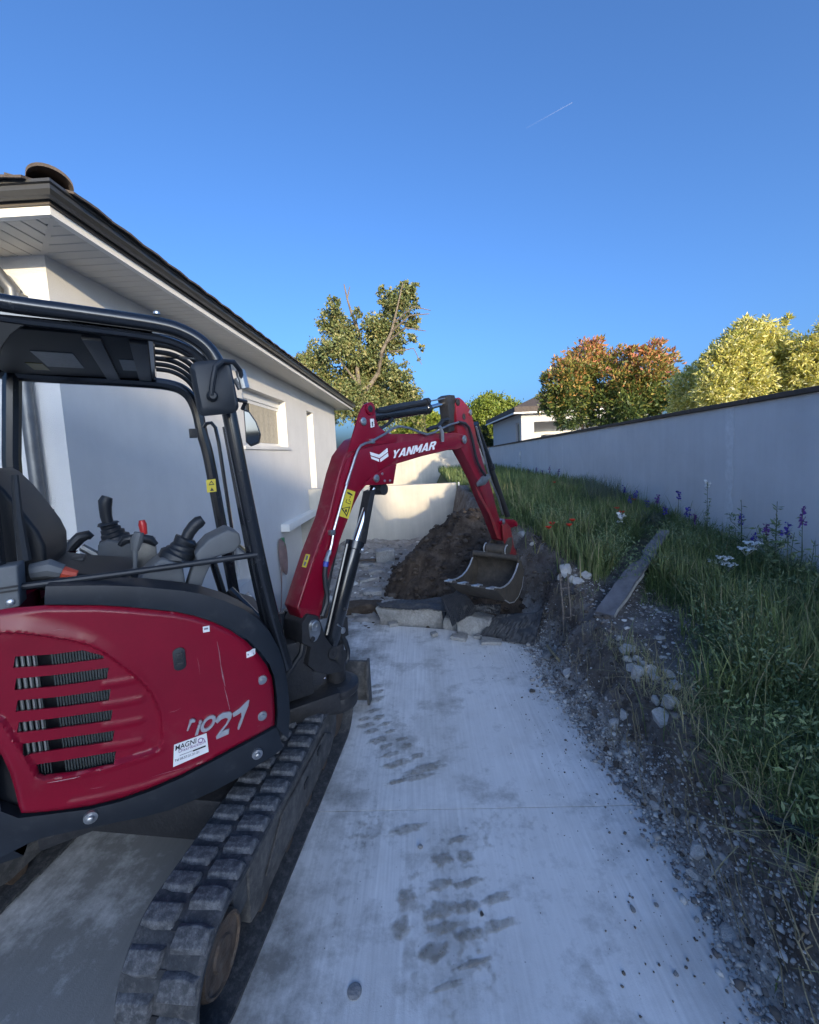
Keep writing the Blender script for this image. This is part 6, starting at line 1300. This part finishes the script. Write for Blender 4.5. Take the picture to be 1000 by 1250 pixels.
for x, y, lab in ((670, 646, 'red poppy lowest left in the grass above the bucket'), (674, 641, 'red poppy close to the right of the lowest left one'), (695, 643, 'red poppy lower of the pair in the middle of the grass'), (699, 637, 'red poppy upper of the pair in the middle of the grass'), (753, 622, 'dull red poppy left of the larkspur pair'), (759, 627, 'red poppy beside the white blossom'), (774, 611, 'red poppy under the larkspur pair near the wall'), (677, 590, 'far small red poppy near the wall')):
    p = onbank(x, y, .30)
    if p is None: p = onx(x, y, 3.2)
    h_ = max(.12, p[2] - bank_z(p[0], min(p[1], 9.3))); t = empty('poppy', (p[0], p[1], p[2] - h_), label=lab, cat='poppy', group='red poppies in the grass')
    MB().tube([(0, 0, 0), (.01, .01, h_ * .5), (0, 0, h_)], .0025, 5).build('stem', M['stemgreen'], t)
    for k in range(4):
        a = k * math.pi / 2 + random.random(); b = MB(); s_ = .036
        b.sheet([[(s_ * u * math.cos(a + w_), s_ * u * math.sin(a + w_), h_ + s_ * (.15 + .75 * u * u)) for w_ in (-.75, -.3, .3, .75)] for u in (.1, .6, 1.0)], .001, (0, 0, -1)); b.build('petal', M['poppy'], t)
p = onbank(758, 631, .3); p = p if p is not None else onx(758, 631, 3.0)
t = empty('white_blossom', (p[0], p[1], bank_z(p[0], p[1])), label='bright white blossom beside the red poppy', cat='flower'); h_ = p[2] - bank_z(p[0], p[1])
MB().tube([(0, 0, 0), (0, 0, h_)], .003, 5).build('stem', M['stemgreen'], t); leaves('petal', np.array([(rng.normal(0, .02), rng.normal(0, .02), h_ + rng.normal(0, .03)) for k in range(30)]), .045, .8, M['petal_white'], t)

# ------------------------------------------------------------------ stones, rubble, dirt pile, sheets, plank, rebar, pipe
def rockmesh(seed, flat=1.0, sub=2, jag=.28, mm='stone', name='stone'):
    bm = bmesh.new(); bmesh.ops.create_icosphere(bm, subdivisions=sub, radius=1)
    rs = random.Random(seed); cuts = [(Vector((rs.gauss(0, 1), rs.gauss(0, 1), rs.gauss(0, 1))).normalized(), rs.uniform(.45, .85)) for _ in range(11)]
    for v in bm.verts:
        n_ = v.co.normalized(); v.co = n_ * (1 + jag * noise.noise(n_ * 1.3 + Vector((seed * 3.1, 0, 0))))
        for c_, d_ in cuts:
            e_ = v.co.dot(c_) - d_
            if e_ > 0: v.co -= c_ * e_
        v.co.z *= flat
    me = bpy.data.meshes.new(name); bm.to_mesh(me); bm.free(); me.shade_smooth(); me.set_sharp_from_angle(angle=rad(28)); me.materials.append(M[mm]); return me
WR = [rockmesh(k, .85, 3, .34) for k in range(6)]
M['bank_dirt'] = M['soil']  # another key for the bank soil
def place_rock(px, r, label, group, me, lift=.0):
    y_ = px[1]; p = onbank(*px)
    if p is None or p[2] < 0: p = onz(*px, .005)
    d = p[1] * 1.0; R_ = r * math.hypot(p[0] * .5, p[1]) / FPX * .62
    o = link(bpy.data.objects.new('stone', me)); o.location = (p[0], p[1], p[2] + R_ * .02 + lift); o.scale = (R_ * random.uniform(.85, 1.25), R_ * random.uniform(.85, 1.25), R_ * random.uniform(.8, 1.1)); o.rotation_euler = (random.uniform(-.4, .4), random.uniform(-.4, .4), random.uniform(0, 6.28))
    if y_ < 665: o.location.z -= .045
    return tag(o, label, 'stone', group)
for x, y, r, lab in ((691, 697, 17, 'largest and topmost white stone of the small heap behind the rebar'), (698, 709, 13, 'middle white stone of the small heap behind the rebar'), (714, 703, 15, 'rightmost white stone of the small heap behind the rebar'), (706, 711, 12, 'lowest white stone of the small heap behind the rebar'), (684, 704, 9, 'leftmost small white stone at the rebar tops')): place_rock((x, y), r, lab, 'white stones behind the rebar', WR[x % 6])
for x, y, r, lab in ((766, 806, 10, 'leftmost white stone of the big heap on the bank'), (776, 806, 12, 'uppermost white stone of the big heap on the bank'), (773, 816, 13, 'white stone low on the left of the big heap'), (783, 823, 20, 'biggest white stone in the middle of the big heap'), (793, 819, 15, 'white stone right of the biggest one in the heap'), (798, 827, 14, 'rightmost white stone of the big heap on the bank'), (786, 813, 10, 'small white stone above the biggest one in the heap'), (780, 830, 11, 'lowest white stone of the big heap on the bank')): place_rock((x, y), r, lab, 'white stone heap on the bank', WR[y % 6])
for x, y, r, lab in ((756, 780, 9, 'small white stone uppermost above the stone heap'), (807, 780, 9, 'lone white stone on the bare dirt patch'), (766, 795, 19, 'large white stone at the top of the stone heap'), (816, 825, 16, 'white stone upper of the pair right of the heap'), (825, 837, 16, 'white stone lower of the pair right of the heap'), (801, 856, 12, 'small white stone left of the long flat one'), (817, 859, 20, 'long flat white stone below the heap'), (811, 878, 24, 'biggest white stone at the grass edge below the heap'), (751, 882, 14, 'pale broken stone low on the earth face'), (764, 873, 16, 'upright pale shard low on the earth face'), (695, 823, 12, 'pale shard at the foot of the rebar'), (720, 848, 9, 'small pale stone halfway down the earth face'), (838, 920, 8, 'small white stone lodged in the earth face'), (781, 972, 13, 'pointed white shard at the foot of the bank'), (801, 984, 13, 'round white stone at the foot of the bank'), (812, 997, 10, 'white stone below the round one at the bank foot'), (853, 1037, 20, 'large grey white stone in the gravel of the bank foot'), (848, 1069, 16, 'pale stone below the large one in the gravel'), (874, 1063, 12, 'slim pale stone right of the gravel stones'), (862, 1010, 14, 'grey stone under the overhanging grass'), (921, 1122, 11, 'pale sliver of stone near the lower right earth face'), (945, 1160, 9, 'small pale stone at the lower right'), (640, 652, 14, 'white rubble lump on top of the bank behind the bucket'), (652, 660, 10, 'small white rubble lump beside the bank top')):
    place_rock((x, y), r, lab, None, WR[(x + y) % 6])
o = place_rock((889, 1142), 26, 'flat pale slab of stone leaning on the gravel edge', None, WR[2]); o.scale.z *= .35
for x, y, r, lab in ((773, 1111, 8, 'dark brown clod left of its twin on the drive'), (801, 1106, 6, 'small dark clod on the right half of the drive'), (825, 1190, 7, 'dark clod lowest on the drive'), (650, 845, 8, 'brown clod on the drive near the bank'), (513, 1035, 7, 'brown clod above the tread prints'), (588, 1117, 6, 'small dark stone among the tread prints')):
    q_ = onz(x, y, 0); o = link(bpy.data.objects.new('clod', WR[x % 6].copy())); o.data.materials[0] = M['stone_grey' if x % 2 else 'soil']; o.location = (q_[0], q_[1], .006); R_ = r * q_[1] / FPX * .55; o.scale = (R_, R_ * 1.2, R_ * .7); o.rotation_euler = (0, 0, x); tag(o, lab, 'clod')

ICO = bmesh.new(); bmesh.ops.create_icosphere(ICO, subdivisions=1, radius=1); IV = np.array([v.co[:] for v in ICO.verts]); IF = np.array([[v.index for v in f.verts] for f in ICO.faces]); ICO.free()
def pebbles(name, P, R_, m, label, cat, flat=.7, tint=None):
    n = len(P); nv = len(IV); q = IV[None] * rng.uniform(.65, 1.25, (n, nv, 1)) * (np.asarray(R_)[:, None, None]) * rng.uniform(.7, 1.3, (n, 1, 3)); q[:, :, 2] *= flat
    V = (q + np.asarray(P)[:, None, :]).reshape(-1, 3); Fq = (IF[None] + (np.arange(n) * nv)[:, None, None]).reshape(-1, 3)
    return tag(np_mesh(name, V, Fq, m, attr=np.repeat(rng.uniform(0, 1, n) if tint is None else tint, nv)), label, cat, kind='stuff')
M['gravel'] = leafmat('gravel_stones', [(0, (.14, .125, .115)), (.4, (.26, .245, .23)), (.7, (.42, .405, .38)), (1, (.64, .63, .60))], rough=.9, trans=0)
M['clods'] = leafmat('earth_clods', [(0, (.07, .057, .047)), (.6, (.13, .11, .092)), (1, (.22, .195, .17))], rough=1, trans=0)
P = []
for k in range(9000):
    y = 1.0 + 3.2 * random.random() ** 1.15; u = random.gauss(.05, .055) if y < 3 else random.gauss(.03, .08); x = toe_x(y) + u
    if u > .16: x = toe_x(y) + random.uniform(0, .3)
    z = max(bank_z(x, y), .002 if x < toe_x(y) + .03 else -.1); P.append((x, y, z + .003))
pebbles('gravel', P, np.clip(rng.lognormal(-5.35, .55, len(P)), .002, .024), M['gravel'], 'pale gravel and chippings along the foot of the bank', 'gravel')
P = [];
for k in range(420):
    y = random.uniform(1.1, 4.4); x = 1.0 - abs(random.gauss(0, .22)); P.append((x, y, .002))
pebbles('grit', P, np.clip(rng.lognormal(-5.9, .5, len(P)), .0012, .008), M['clods'], 'dark grit scattered over the right half of the drive', 'grit')
P = []
for k in range(1900):
    y = random.uniform(.9, 5.4); x = random.uniform(toe_x(y), crest_x(y) + .1); P.append((x, y, bank_z(x, y)))
pebbles('earth_crumbs', P, np.clip(rng.lognormal(-4.7, .6, len(P)), .003, .035), M['clods'], 'dark earth crumbs on the cut face of the bank', 'earth')
P = []
for k in range(1500):
    y = random.uniform(2.4, 4.3); x = random.uniform(crest_x(y), 2.35); P.append((x, y, bank_z(x, y)))
pebbles('chippings', P, np.clip(rng.lognormal(-5.0, .55, len(P)), .003, .022), M['gravel'], 'pale chippings on the bare dirt of the bank', 'chippings')

# dirt pile
def pile_h(x, y):
    dx = (x - .62) / (1.25 if x < .62 else 1.2); dy = (y - 5.75) / (1.2 if y < 5.75 else 2.4)
    r = math.hypot(dx, dy); h = 1.14 * max(0, 1 - r ** 1.3)
    h *= 1 + .22 * fbm(x * 1.6, y * 1.6, 2.0)
    return -.12 + h + (.13 * fbm(x * 3.1, y * 3.1, 1) + .06 * abs(fbm(x * 8, y * 8, 5)) + .03 * fbm(x * 17, y * 17, 8, 3)) * min(1, h * 5)
dp_ = heightmesh('dirt_pile', np.arange(-.75, 1.7, .03), np.arange(4.4, 8.3, .035), pile_h, M['darksoil'], None)
tag(dp_, 'heap of dark freshly dug earth behind the bucket', 'dirt pile')
M['pileclods'] = leafmat('pile_clods', [(0, (.035, .026, .021)), (.7, (.075, .058, .046)), (1, (.12, .097, .078))], rough=1, trans=0)
P = []
while len(P) < 2600:
    x, y = random.uniform(-.8, 1.6), random.uniform(4.45, 8)
    if pile_h(x, y) > -.08 or random.random() < .10: P.append((x, y, max(pile_h(x, y), -.02)))
pebbles('clods', P, np.clip(rng.lognormal(-4.0, .6, len(P)), .006, .060), M['pileclods'], 'loose dark clods lying on and around the dirt pile', 'clods')
P = [(random.uniform(-1.6, .3), random.uniform(4.7, 8.8), 0) for k in range(900)]; P = [(x, y, dug_z(x, y)) for x, y, _ in P]
pebbles('rubble', P, np.clip(rng.lognormal(-4.2, .6, len(P)), .005, .05), M['gravel'], 'grey rubble strewn over the dug ground by the low wall', 'rubble')
# broken kerb blocks along the drive's far edge
def rough_block(name, c, size, rz, m, label, cat, seed=0, amp=.030, tilt=(0, 0), group=None):
    bm = bmesh.new(); bmesh.ops.create_cube(bm, size=1); bmesh.ops.scale(bm, vec=size, verts=bm.verts); bmesh.ops.bevel(bm, geom=list(bm.edges), offset=min(size) * .06, segments=1, affect='EDGES')
    bmesh.ops.subdivide_edges(bm, edges=bm.edges[:], cuts=5, use_grid_fill=True)
    for v in bm.verts: q_ = v.co * 6 + Vector((seed * 5.7, 0, 0)); v.co += Vector((noise.noise(q_), noise.noise(q_ + Vector((9, 0, 0))), noise.noise(q_ + Vector((0, 9, 0))))) * amp * 1.6
    bmesh.ops.recalc_face_normals(bm, faces=bm.faces)
    me = bpy.data.meshes.new(name); bm.to_mesh(me); bm.free(); me.shade_smooth(); me.set_sharp_from_angle(angle=rad(38)); me.materials.append(M[m]); o = link(bpy.data.objects.new(name, me)); o.location = c; o.rotation_euler = (tilt[0], tilt[1], rz); return tag(o, label, cat, group)
rough_block('kerb_block', (-.16, 4.62, .06), (.76, .24, .26), -.16, 'kerb', 'long broken concrete block left of the dark sheet', 'concrete block', 1)
rough_block('kerb_block', (.52, 4.28, .07), (.36, .22, .26), -.42, 'kerb', 'short broken concrete block behind the front sheet', 'concrete block', 2, tilt=(.08, .05))
rough_block('kerb_block', (.27, 4.42, .03), (.14, .18, .20), -.3, 'kerb', 'chipped concrete lump between the two blocks', 'concrete block', 3)
rough_block('sleeper', (-.90, 4.92, .02), (.72, .22, .18), .06, 'darksoil', 'dark earthy timber sleeper left of the long block', 'timber', 4, .025)
for k, (x, y, sx, sy, rz, lab) in enumerate(((480, 762, .10, .08, .3, 'flat concrete chip before the long block'), (560, 778, .16, .09, -.3, 'flat concrete flake in front of the blocks'), (600, 783, .20, .10, -.2, 'thin broken slab touching the front sheet'), (530, 774, .07, .06, .5, 'small concrete chip before the chipped lump'), (585, 777, .08, .07, .9, 'grey chip beside the thin broken slab'))):
    q_ = onz(x, y, .02); rough_block('concrete_chip', (q_[0], q_[1], .022), (sx, sy, .035), rz, 'kerb', lab, 'concrete chip', 10 + k, .01)
SHARDS = ['pale broken slab, uppermost of the shards beside the boom cylinder', 'pale broken slab, widest shard in the middle left of the dirt pile', 'pale broken slab, shard under the middle of the boom cylinder', 'pale broken slab, shard right below the widest one near the pile', 'pale broken slab, shard low on the left by the cylinder foot', 'pale broken slab, long shard just behind the dark sleeper', 'pale broken slab, lowest left shard beside the swing post', 'pale broken slab, shard touching the middle of the pile edge', 'pale broken slab, second uppermost shard beside the boom cylinder', 'pale broken slab, upper left shard near the low wall', 'pale broken slab, uppermost right shard beside the squared block', 'pale broken slab, small shard at the lower pile edge']
for k, (x, y, sx, sy, rz) in enumerate(((450, 705, .5, .2, .1), (470, 712, .6, .22, .2), (455, 722, .45, .2, .0), (478, 727, .4, .15, .3), (445, 735, .35, .25, -.1), (462, 742, .5, .14, .15), (440, 748, .3, .2, .4), (482, 700, .35, .16, .3), (460, 695, .5, .25, .05), (447, 690, .4, .2, -.2), (476, 686, .3, .15, .5), (485, 718, .3, .12, .1))):
    q_ = onz(x, y, .02); rough_block('slab_shard', (q_[0], q_[1], dug_z(q_[0], q_[1]) + .012), (sx * .55, sy * .9, .05), rz * 2.5, 'kerb', SHARDS[k], 'slab shard', 20 + k, .016, (random.uniform(-.12, .12), random.uniform(-.1, .1)), 'slab shards left of the dirt pile')
q_ = onz(455, 684, .02); b = MB(); b.box((0, 0, 0), (.95, .05, .03)); o = b.build('batten', M['bark_dark'], bevel=.004); o.location = (q_[0], q_[1], .03); o.rotation_euler = (0, 0, .03); tag(o, 'thin dark batten lying on the dug ground beside the boom cylinder', 'batten')
q_ = onz(470, 678, .1); rough_block('concrete_block', (q_[0], q_[1], .10), (.34, .2, .22), .2, 'kerb', 'small squared block standing near the low wall', 'concrete block', 41, .012)
# dimpled membrane sheets
def dimple_sheet(name, C4, label, sag, seed, curl=0.0, n=34, m_=26):
    """sheet over four world corners (tl, tr, br, bl) with rows of dimples, buckled and rippled at its rim"""
    tl, tr, br, bl = [np.array(c, float) for c in C4]; nv = nrm(np.cross(tr - tl, bl - tl)); nv = nv if nv[2] > 0 else -nv; P = []
    for i in range(m_ + 1):
        row = []
        for j in range(n + 1):
            u, v = j / n, i / m_; e = 1 + .05 * fbm(u * 4, v * 4, seed)
            p = (tl * (1 - u) + tr * u) * (1 - v) + (bl * (1 - u) + br * u) * v
            p = p + nv * (sag * math.sin(math.pi * v) * math.sin(math.pi * (.15 + .7 * u)) + .035 * fbm(u * 2.2, v * 2.2, seed + 3) + .0045 * math.cos(j * math.pi) ) + np.array([0, 0, curl * max(0, u - .75) ** 2 * 8 * (1 - v)])
            row.append(p + (p - (tl + br) / 2) * (e - 1) * .6)
        P.append(row)
    b = MB(); b.sheet(P, .008, -nv); return tag(b.build(name, M['membrane'], smooth=60), label, 'membrane sheet')
a_ = onz(583, 778, .015); c_ = onz(645, 791, .01)
dimple_sheet('membrane_sheet', [onz(607, 750, .22), onz(664, 747, .24), onz(652, 788, .015), a_], 'grey dimpled membrane sheet draped over the drive edge right of the blocks', .05, 1, .10)
dimple_sheet('membrane_sheet', [onz(538, 729, .30), onz(563, 720, .33), onz(582, 745, .24), onz(552, 764, .16)], 'small dark dimpled sheet folded over the concrete blocks', .03, 2)
dimple_sheet('membrane_sheet', [onz(460, 735, .22), onz(545, 728, .26), onz(548, 747, .20), onz(464, 742, .20)], 'long black sheet lying behind the long concrete block', .02, 3)
dimple_sheet('membrane_sheet', [onz(568, 738, .26), onz(612, 738, .26), onz(610, 750, .22), onz(566, 746, .22)], 'crumpled black sheet below the bucket', .05, 4)
# rough concrete spill at the corner by the rebar
for k, (x, y, r, lab) in enumerate(((668, 778, .15, 'whitish concrete spill lump beside the front sheet'), (676, 800, .13, 'whitish concrete spill lump left of the rebar foot'), (690, 812, .11, 'whitish concrete spill lump at the rebar foot'), (672, 760, .10, 'whitish concrete lump behind the front sheet corner'))):
    q_ = onz(x, y, .02); o = link(bpy.data.objects.new('concrete_spill', rockmesh(50 + k, .6, 3, .5, 'kerb', 'concrete_spill'))); o.location = (q_[0] + .03, q_[1], .03); o.scale = (r, r, r * .9); tag(o, lab, 'concrete lump')
# plank on the bank
pa, pb2 = onbank(738, 753), onbank(813, 655, .22)
pt = empty('plank', tuple(pa + np.array([0, 0, .03])), label='weathered split grey plank lying across the grassy bank', cat='plank'); v = pb2 + np.array([0, 0, .06]) - pa; L0 = np.linalg.norm(v); v /= L0; w_ = nrm(np.cross(v, (0, 0, 1))); u_ = np.cross(w_, v)
P = []
for i in range(25):
    t_ = i / 24; hw = .076 * (1 - .10 * t_) ; nl = .012 * fbm(t_ * 9, 0, 3) - (.045 if .52 < t_ < .66 else 0); nr = .010 * fbm(t_ * 8, 4, 1) - (.03 if t_ > .7 else 0); c = v * L0 * t_ + u_ * (.02 * math.sin(t_ * 5))
    P.append([c - w_ * (hw + nl), c - w_ * hw * .35 + u_ * .002, c + w_ * hw * .3, c + w_ * (hw + nr)])
b = MB(); b.sheet(P, .024, -u_); b.build('board', M['board'], pt, smooth=30)
M['bare_wood'] = mat('bare_split_wood', (.36, .34, .30), .8, var=.2, scale=30)
b = MB(); b.sheet([[v * L0 * t_ + w_ * (.0765 + .010 * fbm(t_ * 8, 4, 1)) + u_ * .003, v * L0 * t_ + w_ * (.0805 + .010 * fbm(t_ * 8, 4, 1)) - u_ * .022] for t_ in np.linspace(0, .42, 9)], .003, w_); b.build('split_edge', M['bare_wood'], pt, smooth=0)
for t_, s_ in ((.08, .03), (.26, -.02), (.33, .04), (.16, .05)): b = MB(); b.lathe(v * L0 * t_ + w_ * s_ + u_ * .001, u_, [(.006, -.004), (.006, .004), (.003, .005)], 8); b.build('nail', M['ink'], pt)
# rebar cage at the cut corner
p0, p1 = onz(690, 797, .03), onz(699, 796, .03); T0 = onplane(683.5, 700, p0, (0, 1, 0)); T1 = onplane(693, 700, p1, (0, 1, 0))
rbm = empty('rebar_cage', tuple(p0 * (1, 1, 0)), label='two thin upright reinforcing bars tied together at the cut corner of the bank', cat='rebar'); oo_ = p0 * (1, 1, 0)
for a_, c_ in ((p0, T0), (p1, T1), (p0 + [.05, .10, 0], T0 + [.05, .10, -.25])): MB().tube([a_ - oo_ - [0, 0, .1], (a_ + c_) / 2 - oo_ + [.006, 0, 0], c_ - oo_], .0065, 7).build('bar', M['rebar'], rbm)
for t_ in (.82, .45, .1):
    a_, c_ = p0 + (T0 - p0) * t_ - oo_, p1 + (T1 - p1) * t_ - oo_; MB().tube([a_ - [.01, .01, 0], c_ + [.012, -.01, .004]], .0045, 6).build('tie', M['rebar'], rbm)
q_ = onz(668, 788, .05); MB().tube([q_, onz(680, 803, .12), onz(690, 815, .03)], .012, 7).build('stick', M['straw']); tag(bpy.data.objects['stick'], 'pale broken stick leaning at the foot of the rebar', 'stick')
# black pipe offcut and terracotta piece in the grass at the lower right
q_ = onbank(975, 1030); q_ = q_ if q_ is not None else onz(975, 1030, .45)
b = MB(); b.tube([q_ + [-.09, .10, .05], q_ + [.0, .0, .045], q_ + [.12, -.13, .03]], .018, 10); o = b.build('black_pipe', M['black_gloss']); tag(o, 'black plastic pipe end poking from the grass at lower right', 'pipe')
b = MB(); b.lathe(q_ + [.16, .02, .02], (.2, -.6, .6), [(.07, 0), (.075, .02), (.068, .08), (.060, .08), (.055, .02)], 18); o = b.build('broken_pot', mat('terracotta', (.16, .055, .035), .8, var=.3, scale=9)); tag(o, 'broken terracotta pipe collar beside the black pipe', 'pot')
# contrail: a thin line of ice cloud high up
Y9 = 4200.0; c0_, c1_ = ony(643, 156, Y9), ony(699, 125, Y9)
M['contrail'] = bpy.data.materials.new('contrail_ice'); M['contrail'].use_nodes = True; N = M['contrail'].node_tree.nodes; L = M['contrail'].node_tree.links
bs = N['Principled BSDF']; bs.inputs['Base Color'].default_value = (.85, .85, .85, 1); bs.inputs['Roughness'].default_value = 1; at = N.new('ShaderNodeAttribute'); at.attribute_name = 'tint'; L.new(at.outputs['Fac'], bs.inputs['Alpha'])
ns = 24; V = []; T = []
dv = nrm(c1_ - c0_); s1 = nrm(np.cross(dv, (0, 1, 0))); s2 = np.cross(dv, s1)
for k in range(ns + 1):
    t_ = k / ns; r = 2.2 + 5.0 * (1 - t_); r = r * (1.0 if t_ < .985 else .3)
    for q in range(6): a = q * math.pi / 3; V.append(c0_ + (c1_ - c0_) * t_ + (s1 * math.cos(a) + s2 * math.sin(a)) * r); T.append(.008 + .075 * t_ ** 2 + (.18 if t_ > .96 else 0))
Fq = [(k * 6 + q, k * 6 + (q + 1) % 6, (k + 1) * 6 + (q + 1) % 6, (k + 1) * 6 + q) for k in range(ns) for q in range(6)]
tag(np_mesh('contrail', V, Fq, M['contrail'], smooth=True, attr=T), 'short thin white contrail high in the blue sky', 'contrail')
